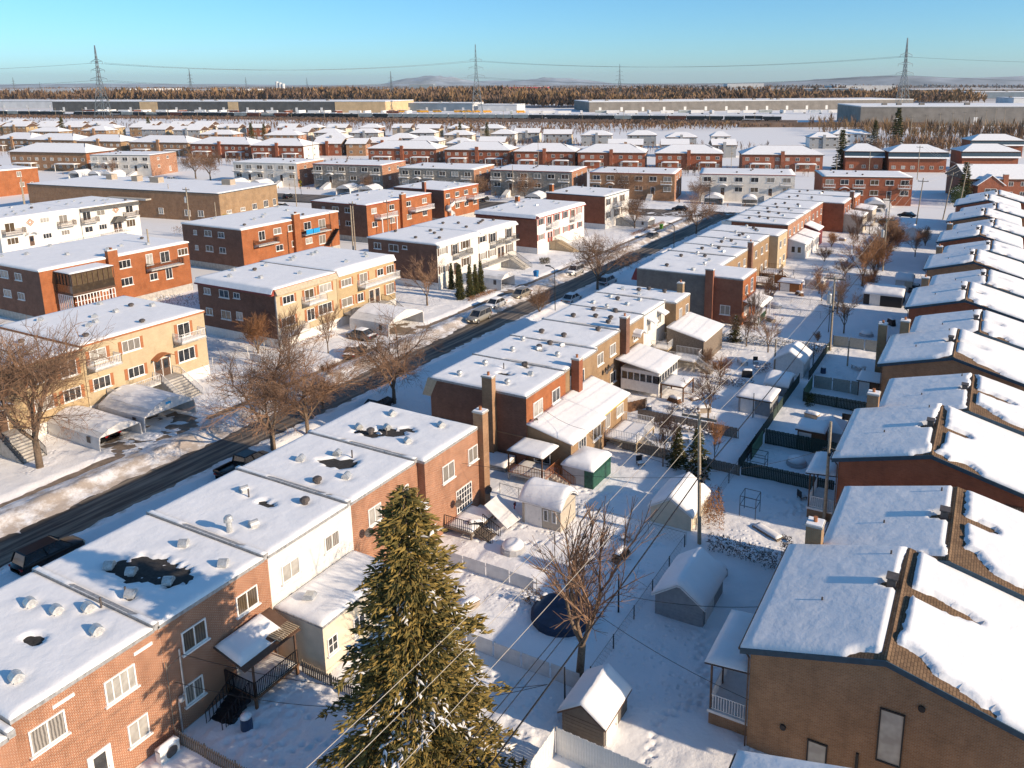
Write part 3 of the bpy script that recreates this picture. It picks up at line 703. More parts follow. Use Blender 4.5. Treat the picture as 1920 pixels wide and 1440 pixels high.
t, W, D = row_unit(36.2, 43.2, 'orange-brick row house whose back is half hidden by the spruce top', wins=[(38.4, 4.5, 1.3, 1.3, 2), (41.4, 4.5, 1.3, 1.3, 2), (41.2, 1.4, 1.3, 1.2, 2)],
    vents=[(-43.9, 39.0, 'hood'), (-38.9, 38.5, 'hood'), (-42.1, 40.9, 'hood'), (-40.9, 41.2, 'pipe'), (-40.3, 37.1, 'dark')], holes=[(-41.2, 39.9, 1.3, .6), (-40.6, 40.6, .7, .3)], seed=5)
dish(t, W + .5, 1.0, 4.6, R(60)); dish(t, W + .5, 3.9, 5.0, R(50), .3)
t, W, D = row_unit(43.2, 50.1, 'orange-brick end row house with a tall outside chimney and a back deck', x1=-35.7, H=7.15,
    wins=[(46.0, 4.4, 1.5, 1.4, 2), (49.3, 4.5, 1.3, 1.3, 2)], vents=[(-43.3, 48.6, 'hood'), (-43.9, 45.2, 'hood'), (-41.8, 46.2, 'hood'), (-42.5, 45.0, 'dark'), (-38.2, 48.6, 'hood'), (-38.7, 45.0, 'hood'), (-41.2, 45.4, 'pipe')],
    holes=[(-41.3, 46.0, 1.2, .55), (-42.6, 44.9, 1.1, .5), (-40.2, 46.9, .7, .3)], curb=False, seed=6)
chimney(t, W + .05, D + .42, -.4, 8.5, .95, .8, 'brick_brown')
window(t, W, D, 'E', 4.7, .95, 2.1, 2.0, 6, 4, pm='glass_dark', sill=None)
dish(t, W + .4, 3.3, 2.3, R(70)); dish(t, W + .6, 7.2, 1.6, R(60))
deck(t, W, 2.0, W + 2.6, 5.6, .85, rail='metal_black', m='wood_grey', sides='S', stairs=(2.4, 3.6, 1.6), seed=4)
MB().hexa([(W + 2.2, 4.4, 1.9), (W + 4.4, 4.2, .6), (W + 4.6, 6.2, .6), (W + 2.2, 6.4, 1.9)], [(W + 2.2, 4.4, 1.98), (W + 4.4, 4.2, .68), (W + 4.6, 6.2, .68), (W + 2.2, 6.4, 1.98)]).build('tarp', 'fabric_white', t)

# block B
BX = -46.4
t, W, D = row_unit(57.6, 65.0, 'row house with dark brown side wall, chimney and beige mansard end, centre of picture', x0=BX, x1=-35.6, east='brick_rust', south='brick_dark',
    wins=[(59.6, 4.6, 1.7, 1.45, 2), (63.0, 4.7, 1.5, 1.3, 2)], mansard='awning_tan',
    vents=[(-43.9, 59.0, 'ball'), (-43.4, 62.6, 'ball'), (-37.9, 62.2, 'box'), (-38.6, 59.2, 'ball'), (-41.2, 62.6, 'pipe'), (-39.4, 64.0, 'pipe'), (-39.7, 64.1, 'dark')], holes=[(-40.2, 61.4, .75, .35)], seed=7)
chimney(t, 7.0, -.32, -.5, 8.6, 1.1, .62, 'brick_brown')
MB().box(.0, -.05, 3.1, W, -.003, 3.2).build('brick_ledge', 'brick_brown', t)
dish(t, W + .4, .7, 4.6, R(80))
e = lean_to(t, W, .1, W + 4.5, 6.7, 4.5, 3.5, 'brick_tan', seed=1)
window(t, W, D, 'E', 2.2, 1.9, 1.5, 1.3, 3, off=4.5); window(t, W, D, 'E', 5.2, 1.9, 1.6, 1.3, 2, off=4.5)
dk = deck(t, W - .3, -2.9, W + 3.5, -.1, 1.0, rail='trim_rust', m='concrete', sides='SE', stairs=None, name='porch', gap=.16)
c = MB(); c.box(W - .3, -2.9, 3.0, W + 3.4, -.05, 3.1)
for xx in (W - .2, W + 3.2):
    c.box(xx - .05, -2.85, 1.0, xx + .05, -2.75, 3.0)
c.build('porch_roof', 'trim_brown', t); roof_snow(t, W - .3, -2.9, W + 3.4, -.05, 3.1, .28, .3, seed=12, name='porch_snow')
window(t, W, D, 'S', W + 1.6, 1.05, 1.7, 1.8, 2, off=.0, sill=None)
b = MB()
for i in range(6): b.box(0, 0, 1.0 - (i + 1) * .17, 1.1, .3 * (i + 1), 1.0 - (i + 1) * .17 + .05)
st = MB(); steps_geo(st, 0, 1.1, 2.0, 0., 0., 1.0, 6)
o = st.build('staircase', 'concrete', t, (W + 3.5, -1.0, 0), R(-90))
for xx in (.04, 1.06): railing_geo(MB(), [(xx, 2.0, .1), (xx, 0, 1.0)], .9, .16, .018, .03).build('handrail', 'trim_rust', o)
MB().hexa([(6.4, -1.9, 0), (9.6, -1.9, 0), (9.6, -.1, 0), (6.4, -.1, 0)], [(6.4, -1.9, .7), (9.6, -1.9, .7), (9.6, -.1, 1.1), (6.4, -.1, 1.1)]).build('cellar_hatch', 'concrete', t)
roof_snow(t, 6.4, -1.9, 9.6, -.1, 0, .2, .3, seed=3, name='hatch_snow', slope=lambda X, Y: .72 + (Y + 1.9) * .22)

t, W, D = row_unit(65.0, 72.2, 'second house of the middle row, chimney rising through its snowy rear roof', x0=BX, x1=-35.7, east='brick_tan', wins=[(66.6, 4.6, .9, 1.6, 1), (68.4, 4.5, 1.5, 1.6, 2)],
    vents=[(-43.2, 67.4, 'ball'), (-44.1, 70.9, 'ball'), (-38.2, 68.1, 'ball'), (-39.4, 71.2, 'box'), (-41.2, 69.5, 'dark'), (-40.8, 71.1, 'dark'), (-41.0, 69.0, 'box')], holes=[(-40.7, 68.9, .4, .25)], seed=8)
lean_to(t, W, -.9, W + 4.3, 5.6, 4.7, 3.6, 'brick_tan', seed=2, trim='trim_white')
chimney(t, W + .6, 1.5, 3.9, 8.1, .85, .8, 'brick_redbrown')
window(t, W, D, 'E', .8, 1.7, 1.0, 1.7, 2, off=4.3, sill=None); window(t, W, D, 'E', 3.6, 2.0, 1.6, 1.1, 2, off=4.3)
MB().box(W + 4.32, .0, 3.25, W + 4.4, 4.6, 3.42).build('fascia', 'plastic_yellow', t)
deck(t, W + 4.35, -.3, W + 7.9, 4.2, 1.25, rail='trim_white', m='wood_pale', sides='SEN', stairs=(.3, 1.5, 2.2), seed=6)

t, W, D = row_unit(72.2, 79.3, 'tan-brick house of the middle row with three satellite dishes on its back wall', x0=BX, x1=-36.4, east='brick_tan', wins=[(74.3, 4.7, 1.5, 1.3, 2), (77.5, 4.8, 1.5, 1.3, 2), (77.6, 1.5, 1.5, 1.3, 2), (74.4, 1.5, 1.2, 1.2, 2)],
    vents=[(-43.7, 74.3, 'dark'), (-38.4, 77.9, 'dark'), (-40.8, 74.2, 'dark')], seed=9)
for k in range(3): dish(t, W + .35, 2.9 + k * .7, 3.7 + .1 * k, R(80), .3)
t, W, D = row_unit(79.3, 86.4, 'house of the middle row with a tall dark chimney and a white sunroom', x0=BX, x1=-36.4, east='brick_tan', wins=[(83.8, 4.7, 1.2, 1.3, 2), (82.0, 1.5, 1.2, 1.2, 2)],
    vents=[(-43.5, 81.5, 'dark'), (-41.0, 82.5, 'dark'), (-39.1, 82.7, 'dark'), (-42.6, 85.1, 'dark'), (-39.9, 85.7, 'dark'), (-38.6, 81.0, 'dark'), (-40.2, 85.9, 'box')], seed=10)
chimney(t, W + .35, .7, -.4, 8.7, .85, 1.0, 'brick_dark')
awning(t, W, D, 'E', 4.5, 5.4, 1.8); awning(t, W, D, 'E', 2.4, 3.2, 1.6)
e = MB(); e.box(W + .8, -1.2, .8, W + 5.4, 4.6, 2.0); e.box(W + .8, -1.2, 2.9, W + 5.4, 4.6, 3.3)
for yy in (-1.2, 4.5):
    for i in range(7): e.box(W + .8 + i * .75, yy, 2.0, W + .9 + i * .75, yy + .1, 2.9)
for i in range(8): e.box(W + 5.3, -1.2 + i * .82, 2.0, W + 5.4, -1.1 + i * .82, 2.9)
for xx in (W + 1, W + 5.2):
    for yy in (-1.0, 4.4): e.box(xx - .08, yy - .08, -.3, xx + .08, yy + .08, .8)
e = e.build('sunroom', 'siding_white', t)
MB().box(W + .9, -1.1, 2.0, W + 5.3, 4.5, 2.9).build('glazing', 'glass_dark', e)
k = MB(); k.hexa([(W + .2, -1.5, 4.2), (W + 5.7, -1.5, 3.3), (W + 5.7, 4.9, 3.3), (W + .2, 4.9, 4.2)], [(W + .2, -1.5, 4.28), (W + 5.7, -1.5, 3.38), (W + 5.7, 4.9, 3.38), (W + .2, 4.9, 4.28)]); k.build('sunroom_roof', 'siding_white', e)
roof_snow(e, W + .25, -1.45, W + 5.65, 4.85, 0, .16, .4, seed=4, slope=lambda X, Y: 4.28 - (X - W - .2) * .164)
deck(t, W + 5.4, -.8, W + 8.2, 2.6, 2.0, rail='metal_black', m='wood_brown', sides='', name='canopy_deck', seed=8)
t, W, D = row_unit(86.4, 93.4, 'white stucco house of the middle row with snow-capped window awnings', x0=BX, x1=-36.4, east='stucco_white', wins=[(88.0, 4.6, .9, 1.2, 2), (91.4, 4.7, 1.2, 1.3, 2), (89.0, 1.5, 1.2, 1.2, 2)],
    vents=[(-44.1, 88.0, 'box'), (-43.4, 91.6, 'box'), (-39.9, 89.2, 'box'), (-39.3, 91.8, 'box'), (-41.6, 86.9, 'ball'), (-42.0, 90.9, 'dark')], seed=11)
awning(t, W, D, 'E', 1.6, 5.9, 1.3, arch=False); awning(t, W, D, 'E', 5.0, 6.1, 1.6, arch=False)
deck(t, W, 2.6, W + 2.2, 6.4, 2.2, rail='trim_white', m='wood_pale', sides='SEN', name='balcony_deck', seed=9)
t, W, D = row_unit(93.4, 98.6, 'tan-brick end house of the middle row beside a weathered wooden rear shed wing', x0=BX, x1=-34.9, east='brick_tan', wins=[(95.0, 4.6, 1.0, 1.4, 2), (97.4, 4.7, 1.0, 1.3, 2)], curb=False,
    vents=[(-43.6, 96.0, 'box'), (-41.4, 96.4, 'dark'), (-40.4, 97.5, 'dark'), (-38.0, 97.2, 'dark'), (-40.6, 94.6, 'box')], seed=12)
chimney(t, W - 1.2, D - .4, 6.5, 8.6, .8, .7, 'brick_tan')
e = lean_to(t, W - .2, -2.6, W + 4.7, 5.0, 4.6, 3.5, 'wood_grey', seed=3)
window(t, W, D, 'E', 3.6, 1.8, 1.0, 1.3, 2, off=4.5)
deck(t, W + 1.2, -5.4, W + 4.6, -2.8, 1.5, rail='trim_white', m='wood_pale', sides='SEN', stairs=(-5.2, -4.0, 2.2), seed=10)

# block C
t, W, D = row_unit(109.4, 116.5, 'row house with grey stuccoed and red-brick side wall and maroon mansard end', x0=-47.3, x1=-30.8, east='brick_rust', south='brick_red', wins=[(111.2, 4.6, 1.2, 1.3, 2), (111.0, 1.5, 1.2, 1.3, 2)], mansard='awning_maroon', curb=False,
    vents=[(-43.5, 112, 'dark'), (-38.6, 115.3, 'ball'), (-39.0, 111.2, 'hood')], seed=13)
MB().box(-.02, -.06, -.5, 11.2, -.003, 7.0).build('side_cladding', 'brick_grey', t)
chimney(t, 11.6, -.2, -.4, 8.2, 1.2, .7, 'brick_red', 0)
window(t, W, D, 'S', 14.0, 1.6, 1.5, 1.4, 2); window(t, W, D, 'E', 4.6, 4.4, 1.2, 2.0, 2, rows=3)
lean_to(t, W, .3, W + 2.6, 6.2, 3.9, 3.3, 'trim_white', open_=True, seed=5, name='rear_canopy')
door(t, W, D, 'E', 3.0, .5); deck(t, W, 1.0, W + 2.2, 5.0, .6, rail='slat_green', sides='E', seed=3)
for i, (a, b_, wall, lab) in enumerate([(116.5, 123.6, 'brick_tan', 'tan-brick house just behind the grey and red sided end house'), (123.6, 130.7, 'brick_tan', 'tan-brick third house of the third row, before its dark chimney'),
        (130.7, 137.8, 'brick_tan', 'tan-brick fourth house of the third row, just past its dark chimney'), (137.8, 144.9, 'brick_tan', 'tan-brick fifth house of the third row'), (144.9, 152.0, 'brick_cream', 'pale brick sixth and last house of the third row')]):
    x1 = -36.2 if i < 4 else -34.6
    t, W, D = row_unit(a, b_, lab, x0=-47.8, x1=x1, east=wall, wins=[(a + 1.9, 4.6, 1.2, 1.3, 2), (a + 5.1, 4.6, 1.2, 1.3, 2), (a + 5.0, 1.5, 1.3, 1.3, 2)], door_u=a + 2.2, seed=14 + i, step=.5, curb=i < 4,
        vents=[(-44 + 1.1 * i, a + 3, 'dark'), (-40.5, a + 4.5, 'dark'), (-39, a + 2.2, 'box'), (-42.2, a + 5.8, 'ball')])
    if i == 2: chimney(t, W + .3, .4, -.4, 8.4, .8, .9, 'brick_dark')
    if i in (2, 3): deck(t, W, 1.0, W + 3.2, 5.5, 1.3, rail='wood_brown', m='wood_brown', sides='SEN', stairs=(1.2, 2.2, 1.8), seed=i, gap=.3)
# block D and beyond
for i, (a, b_, x1, wall, south, lab) in enumerate([(157.5, 164.8, -35.8, 'brick_orange', 'brick_redbrown', 'dark-sided first house of the fourth row, white sunroom behind it'), (164.8, 172, -35.8, 'brick_orange', None, 'second house of the fourth row'),
        (172, 179.2, -35.8, 'brick_orange', None, 'third house of the fourth row, snowy domed lean-to at its back'), (179.2, 192.3, -35.8, 'brick_red', None, 'long red fourth house of the fourth row'), (192.3, 203.5, -31.0, 'brick_red', 'brick_redbrown', 'wider red house that steps out from the fourth row'),
        (203.5, 212, -30.4, 'brick_rust', 'brick_red', 'last and farthest red house of the fourth row')]):
    n = max(2, int((b_ - a) / 3.5))
    t, W, D = row_unit(a, b_, lab, x0=-48.5, x1=x1, east=wall, south=south, seed=30 + i, step=.6, wins=[(a + (k + .5) * (b_ - a) / n, z, 1.2, 1.3, 2) for k in range(n) for z in (1.5, 4.6)],
        vents=[(-44.5, a + 3, 'dark'), (-41 + i * .4, a + 4.5, 'dark'), (-39, a + 2.2, 'box'), (-43, a + 5.5, 'square' if i == 1 else 'dark')])
    if i == 0: MB().box(-.9, -.03, 4.2, 1.2, -.003, 7.0).build('side_panel', 'siding_white', t)
    if i in (0, 1): 
        e = lean_to(t, W, .8, W + 3.4, 6.9, 4.2, 3.4, 'siding_white', seed=i + 20)
        for k in range(4): window(t, W, D, 'E', 1.7 + k * 1.45, 1.5, .8, 1.3, 1, off=3.4)
        for k in range(2): window(t, W, D, 'S', W + 1.1 + k * 1.2, 1.5, .8, 1.3, 1, off=-.8)
    if i == 2: lean_to(t, W, .5, W + 3.0, 5.5, 5.0, 3.9, 'awning_maroon', seed=23)
    if i in (4, 5):
        e = lean_to(t, W, .5, W + 4.2, 7.5, 4.6, 4.2, 'siding_beige', seed=i + 23); deck(t, W + 4.2, .5, W + 6, 6, 2.2, rail='trim_white', sides='SE', seed=2)
    if i == 4: chimney(t, W, D - 1, -.3, 8.8, .9, 1.0, 'brick_dark', 0)
# ------------------------------------------------------------------ gabled houses down the right side
GR = 'low-gabled brick houses down the right side'
def ridge_house(y0, y1, ridge, half, label, wall, seed, south_open=True, near=False, step=.4, bare=1.0):
    """gable house, ridge along y; local x=0 is the ridge"""
    t = thing('gabled_house', label, 'house', (ridge, y0, 0), 0, GR)
    ze, zr, D = 6.2, 8.0, y1 - y0; k = (zr - ze) / half
    b = MB(); b.prism([(-half + .35, -.6), (half - .35, -.6), (half - .35, ze + .02), (0, zr - .08), (-half + .35, ze + .02)], 'y', 0, D)
    b.build('wall', wall, t)
    for s, nm in ((-1, 'west'), (1, 'east')):
        q = MB(); x0, x1 = 0, s * (half + .15); ya, yb = -.22, D + (.22 if south_open else .02)
        z0, z1 = zr, zr - k * (half + .15)
        P = [(x0, ya), (x1, ya), (x1, yb), (x0, yb)]
        zz = [z0, z1, z1, z0]
        if s < 0: P = [P[1], P[0], P[3], P[2]]; zz = [z1, z0, z0, z1]
        q.hexa([(p[0], p[1], z - .1) for p, z in zip(P, zz)], [(p[0], p[1], z + .06) for p, z in zip(P, zz)])
        q.build('roof_slope', 'shingle', t)
        fa = MB(); fa.hexa([(p[0], ya - .06, z - .24) for p, z in zip(P[:2], zz[:2])] + [(p[0], ya - .003, z - .24) for p, z in zip(P[:2][::-1], zz[:2][::-1])],
                           [(p[0], ya - .06, z + .07) for p, z in zip(P[:2], zz[:2])] + [(p[0], ya - .003, z + .07) for p, z in zip(P[:2][::-1], zz[:2][::-1])])
        fa.build('fascia', 'trim_teal', t)
        # snow with bare shingles along the ridge, by the chimney and at the gable edge
        xs_ = sorted((0.0, x1)); yc = D * .62 if near else D * .55
        v = random.Random(seed * 7 + (s > 0)); a_, b_, c_ = v.uniform(.5, 1.15), v.uniform(.45, 1.25), v.uniform(.4, 1.2)
        if near: a_, b_, c_ = 1., 1., 1.
        if s > 0: holes = [(0.0, D / 2 + v.uniform(-1, 1), .50 * bare * a_, D * .6), (1.3, yc + v.uniform(-.2, .2), 2.1 * bare * b_, .5), (.6, -.3, 1.6 * bare * c_, 1.9 * c_), (2.2, -.35, 2.5 * bare * c_, .9)]
        else: holes = [(0.0, D * .5 + v.uniform(-1, 1), .34 * bare * a_, D * .6), (-.4, yc - .1, .8 * bare * b_, .5), (-.4, -.3, 1.2 * bare * c_, .6)]
        nx = int(abs(x1) / (step * .6)) + 2; ny = int((yb - ya) / (step * .6)) + 2
        X, Y = np.meshgrid(np.linspace(xs_[0], xs_[1], nx), np.linspace(ya, yb, ny))
        n = fbm(X * .22 + seed * 3.1, Y * .30 + seed, 3); f = fbm(X * 2.6 + seed, Y * 2.6)
        thk = .24 * (.7 + .6 * n) + .05
        for (hx, hy, rx, ry) in holes:
            d = ((X - hx) / rx) ** 2 + ((Y - hy) / ry) ** 2 + (f - .47) * .8 + (n - .47) * 2.2
            thk = thk - np.clip(1.3 - d, 0, 1) * .9
        thk = np.maximum(thk, -.12)
        edge = np.minimum(np.minimum(Y - ya, yb - Y), abs(x1) - np.abs(X)); thk = np.where(thk > 0, thk * np.clip(.35 + edge / .5, 0, 1), thk)
        Z = zr + .06 - k * np.abs(X) + thk
        X = np.pad(X, 1, mode='edge'); Y = np.pad(Y, 1, mode='edge'); Z = np.pad(Z, 1, mode='edge')
        mk = np.zeros_like(Z, bool); mk[0] = mk[-1] = True; mk[:, 0] = mk[:, -1] = True; Z[mk] -= .2
        put(grid_mesh('roof_snow', X, Y, Z, 'snow'), 'roof_snow', t)
    q = MB(); q.prism([(-.16, zr + .04), (.16, zr + .04), (0, zr + .13)], 'y', -.2, D + .1); q.build('ridge_cap', 'shingle', t)
    c = MB(); cy_ = (D * .62 if near else D * .55); c.box(-.75, cy_ - .3, zr - .35, -.3, cy_ + .3, zr + .38); c.box(-.82, cy_ - .36, zr + .44, -.22, cy_ + .36, zr + .52); c.box(-.6, cy_ - .1, zr + .3, -.4, cy_ + .1, zr + .46)
    c.build('roof_vent', 'vent_dark', t)
    put(vent_mesh('pipe'), 'roof_pipe', t, (-.9, D * .9, zr - .3)); put(vent_mesh('pipe'), 'roof_pipe', t, (-half * .55, D * .4, zr - k * half * .55 - .1))
    g = MB(); g.tube((-half - .2, -.2, ze - .06), (-half - .2, D + .1, ze - .06), .07, .07, 6); g.path([(-half - .15, .1, ze - .1), (-half + .28, -.05, ze - .5), (-half + .28, -.05, -.3)], .05, 6)
    g.build('gutter', 'trim_brown', t)
    return t
def west_porch(t, half, y0, y1, dep=2.3, zr=4.2, glaze=True):
    x1 = -half + .35; x0 = x1 - dep
    b = MB(); b.box(x0, y0, -.5, x1 - .003, y1, 1.0); o = b.build('porch', 'brick_brown', t)
    MB().box(x0 - .08, y0 - .06, 1.0, x1 - .003, y1 + .06, 1.16).build('porch_floor', 'trim_white', o)
    g = MB(); railing_geo(g, [(x1 - .1, y0 + .05, 1.16), (x0 + .05, y0 + .05, 1.16), (x0 + .05, y1 - .05, 1.16)], .95, .15, .016, .03); g.build('railing', 'trim_white', o)
    c = MB()
    for xx, yy in ((x0 + .07, y0 + .07), (x0 + .07, y1 - .07), (x0 + .07, (y0 + y1) / 2)): c.box(xx - .05, yy - .05, 1.16, xx + .05, yy + .05, zr - .1)
    c.hexa([(x0 - .25, y0 - .25, zr - .1), (x1, y0 - .25, zr + .15), (x1, y1 + .25, zr + .15), (x0 - .25, y1 + .25, zr - .1)], [(x0 - .25, y0 - .25, zr), (x1, y0 - .25, zr + .25), (x1, y1 + .25, zr + .25), (x0 - .25, y1 + .25, zr)])
    c.build('porch_roof', 'trim_brown', o)
    roof_snow(o, x0 - .25, y0 - .25, x1 - .01, y1 + .25, 0, .3, .4, seed=y0 + 3, slope=lambda X, Y: zr + (X - x0 + .25) * .1)
WALLS = ['brick_brown', 'brick_redbrown', 'brick_brown', 'brick_redbrown', 'brick_brown', 'brick_redbrown', 'brick_brown', 'brick_red']
ORD = ['nearest', 'second', 'third', 'fourth', 'fifth', 'sixth', 'seventh', 'eighth']
for k in range(-1, 8):
    y0 = 35.8 + 24.05 * k + max(0, k - 3) * .5
    wall = WALLS[max(k, 0)]; sh = .12 * max(k, 0)
    if k >= 0:
        col = {'brick_brown': 'brown', 'brick_redbrown': 'dark red', 'brick_red': 'red'}[wall]
        t = ridge_house(y0, y0 + 10.1, -2.4 + sh, 6.8, f'{ORD[k]} gabled house from the front along the right edge, {col}-brick gable' if k else 'big brown-brick gabled house filling the lower right corner', wall, k * 2 + 1, near=(k == 0), step=.35 if k < 2 else .7, bare=1.0 if k < 2 else (.8, .45, .75, .3, .6, .4)[k - 2])
        if k == 0:
            for (xa, xb, za, zb) in ((-2.5, -1.35, 2.3, 5.3), (-5.75, -4.75, .3, 2.1)):
                wo_ = put(frame_mesh(xb - xa, zb - za, 1, 1, 'metal_black'), 'window', t, ((xa + xb) / 2 + 2.4, 0, za))
                put(pane_mesh(xb - xa, zb - za, 'glass_blind'), 'pane', wo_)
            MB().box(-1.0, -.09, .0, -.86, -.003, 2.3).build('wall_strip', 'metal_black', t)
            for (vx, vz) in ((-4.6, 2.25), (1.7, 5.95)): MB().tube((vx, -.1, vz), (vx, -.005, vz), .16, .16, 12).build('wall_vent', 'metal_black', t)
            west_porch(t, 6.8, .6, 5.0)
        elif k == 1:
            wo_ = put(frame_mesh(1.1, 1.8, 2, 1, 'trim_brown'), 'window', t, (5.6, 0, 3.5)); put(pane_mesh(1.1, 1.8, 'glass_curtain'), 'pane', wo_)
            west_porch(t, 6.8, .8, 4.4)
        elif k == 2:
            MB().box(1.2, -.06, 3.6, 3.0, -.003, 4.4).build('wall_panel', 'concrete', t)
    yb = y0 + 10.15
    lab = f'stepped-back rear half of the {ORD[k]} gabled pair, right edge' if k >= 0 else 'snowy roof corner of a gabled house cut by the bottom frame edge'
    t = ridge_house(yb, yb + (9.2 if k >= 0 else 7.0), -.35 + sh, 7.05, lab, wall, k * 2 + 2, step=.35 if k < 2 else .7, bare=1.15 if k < 2 else (.5, .9, .35, .7, .4, .6)[k - 2])
    if k >= 0 and k < 6:
        chimney(t, -7.05 - .5, .6 if k != 2 else .2, -.3, 8.0 + .3 * (k == 2), .95, .95, 'brick_tan' if k in (0, 2) else 'brick_brown')
    if k == 2:
        t2 = thing('free_chimney', 'tan brick chimney standing clear of the eaves left of the third gabled pair', 'chimney', (-10.0, yb + .2, 0)); chimney(t2, 0, 0, -.3, 7.6, .9, .9, 'brick_tan', name='stack')

# ------------------------------------------------------------------ flat blocks west of the street
GL = 'two-storey flat blocks facing the street'
def block(x0, y0, x1, y1, H, label, front='brick_yellow', side='brick_dark', seed=0, side_face='E', trim='trim_rust', vents=8, vk='hood', wins=(), swins=(), shut='trim_rust', base=('siding_white', 1.5), rot=0., name='apartment_block', loc=None, group=GL, step=.6, th=.17, over=.12):
    W, D = x1 - x0, y1 - y0
    t = thing(name, label, 'apartment block', loc or (x0, y0, 0), rot, group)
    m = {'E': (side, front, side, side), 'S': (front, side, side, side)}[side_face]
    walls(t, W, D, H, m, base=base)
    flat_roof(t, W, D, H, over, trim, th, step, seed=seed)
    rr = random.Random(seed)
    for i in range(vents): vent(t, 1.5 + (W - 3) * rr.random(), 1.2 + (D - 2.4) * (i + .5) / vents, H + .1, vk if rr.random() < .85 else 'dark', rr.random())
    for (u, z, w, h, c) in wins: window(t, W, D, side_face, u, z, w, h, c, shut=shut)
    for (u, z, w, h, c) in swins: window(t, W, D, 'S' if side_face == 'E' else 'E', u, z, w, h, c)
    return t, W, D
def eave_skirt(t, W, D, H, side, m, drop=.75, out=.55, u0=0., u1=None, snow=True):
    """sloping metal skirt below the roof edge"""
    L = (D if side in 'EW' else W) if u1 is None else u1
    x, y = at_side(W, D, side, 0); b = MB()
    b.prism([(-.13, -.03), (-out, -drop), (-.05, -drop)], 'x', u0, L)
    o = b.build('eave_skirt', m, t, (x, y, H), SIDE[side])
    if snow:
        s = MB(); s.prism([(-.16, -.03), (-out * .85, -drop * .72), (-out * .95, -drop * .66), (-.16, .08)], 'x', u0 + .1, L - .1); s.build('eave_snow', 'snow', o)
LX0, LX1 = -97.8, -82.6
# L0
t, W, D = block(LX0, 31.5, LX1, 46.0, 7.9, 'near yellow-brick block partly behind the big bare tree at the left edge', 'brick_yellow', seed=1, wins=[(2, 5.7, 1.9, 1.35, 3), (6, 5.4, 1.7, 1.7, 2), (10, 5.7, 1.9, 1.35, 3), (13, 5.4, 1.6, 1.7, 2), (2.3, 2.8, 1.8, 1.3, 3), (10.2, 2.8, 1.8, 1.3, 3), (13, 2.8, 1.8, 1.3, 3)])
door(t, W, D, 'E', 6.2, 2.0); awning(t, W, D, 'E', 6.2, 4.4, 2.2, m='trim_rust'); front_stairs(t, W, D, 'E', 6.2, 2.2, 2.0)
t, W, D = block(LX0, 46.05, LX1, 60.7, 8.2, 'yellow-brick block with red shutters, white balcony and arched door canopy', 'brick_cream', seed=2, vents=10,
    wins=[(1.6, 5.9, 1.8, 1.5, 2), (5.3, 6.1, 2.1, 1.3, 3), (11.8, 5.8, 1.6, 1.7, 2), (1.6, 3.0, 1.9, 1.3, 3), (5.5, 3.0, 1.9, 1.2, 3), (11.8, 2.9, 2.2, 1.5, 3)])
for u in (8.1, 9.1): door(t, W, D, 'E', u, 2.0, .9, 2.1, 'trim_brown')
awning(t, W, D, 'E', 8.6, 4.25, 2.5, m='trim_rust', snow=False); balcony(t, W, D, 'E', 12.0, 5.6, 3.3, 1.5); balcony(t, W, D, 'E', 1.8, 5.6, 3.0, 1.4)
front_stairs(t, W, D, 'E', 8.6, 2.6, 2.0, 3.6, 'trim_white'); window(t, W, D, 'E', 12.3, .5, 1.1, .7, 2)
b = MB(); railing_geo(b, [(W + 1.5, 7.2, 2.0), (W + 1.5, 2.0, 2.0), (W + .05, 2.0, 2.0)], .9, .2, .02, .035); b.box(W, 2.0, 1.8, W + 1.55, 7.2, 2.0); b.build('front_terrace', 'siding_white', t)
# L1
sw = [(2.0, 6.2, 1.3, .9, 2), (5.4, 6.1, 1.9, 1.1, 2), (7.9, 6.3, 1.2, .8, 2), (2.0, 3.2, 1.3, 1.0, 2), (5.4, 3.0, 1.9, 1.25, 2), (8.1, 3.3, 1.2, 1.1, 2), (3.8, .4, 1.6, .7, 2), (7.4, .4, 1.6, .7, 2)]
t, W, D = block(LX0, 71.4, LX1, 82.5, 8.3, 'cream block with ribbed red-brown roof skirt and dark brick side wall', 'brick_cream', 'brick_dark', seed=3, vents=6, trim='trim_red', swins=sw,
    wins=[(2.2, 6.0, 2.0, 1.1, 3), (5.9, 5.6, 1.7, 1.5, 2), (8.9, 6.0, 2.3, 1.2, 3), (1.9, 3.0, 2.3, 1.2, 3), (5.9, 2.6, 1.4, 1.7, 2), (8.6, 2.9, 2.6, 1.5, 3)])
eave_skirt(t, W, D, 8.3, 'S', 'trim_red'); eave_skirt(t, W, D, 8.3, 'E', 'awning_tan', snow=False); balcony(t, W, D, 'E', 6.2, 5.3, 3.4, 1.4); balcony(t, W, D, 'E', 2.0, 2.1, 4.0, 1.8)
MB().box(W + .05, -.12, -.3, W + .28, -.02, 7.4).build('corner_pier', 'concrete', t)
t, W, D = block(LX0, 82.55, LX1, 95.0, 8.45, 'yellow-brick block with long white balcony and a sloped white awning above it', 'brick_yellow', 'brick_dark', seed=4, vents=7, trim='trim_brown',
    wins=[(1.9, 5.9, 2.1, 1.1, 3), (5.5, 5.5, 1.7, 1.6, 2), (9.2, 5.9, 1.4, 1.1, 2), (11.5, 5.8, 1.8, 1.3, 3), (1.8, 2.9, 2.2, 1.3, 2), (4.6, 2.9, 1.3, 1.3, 2), (11.2, 2.6, 1.9, 1.6, 3)])
eave_skirt(t, W, D, 8.45, 'E', 'siding_white'); balcony(t, W, D, 'E', 8.2, 5.2, 8.0, 1.5)
for u in (7.0, 8.3): door(t, W, D, 'E', u, 2.0, .95, 2.1, 'trim_brown')
front_stairs(t, W, D, 'E', 7.8, 3.0, 2.0, 3.4, 'metal_black')
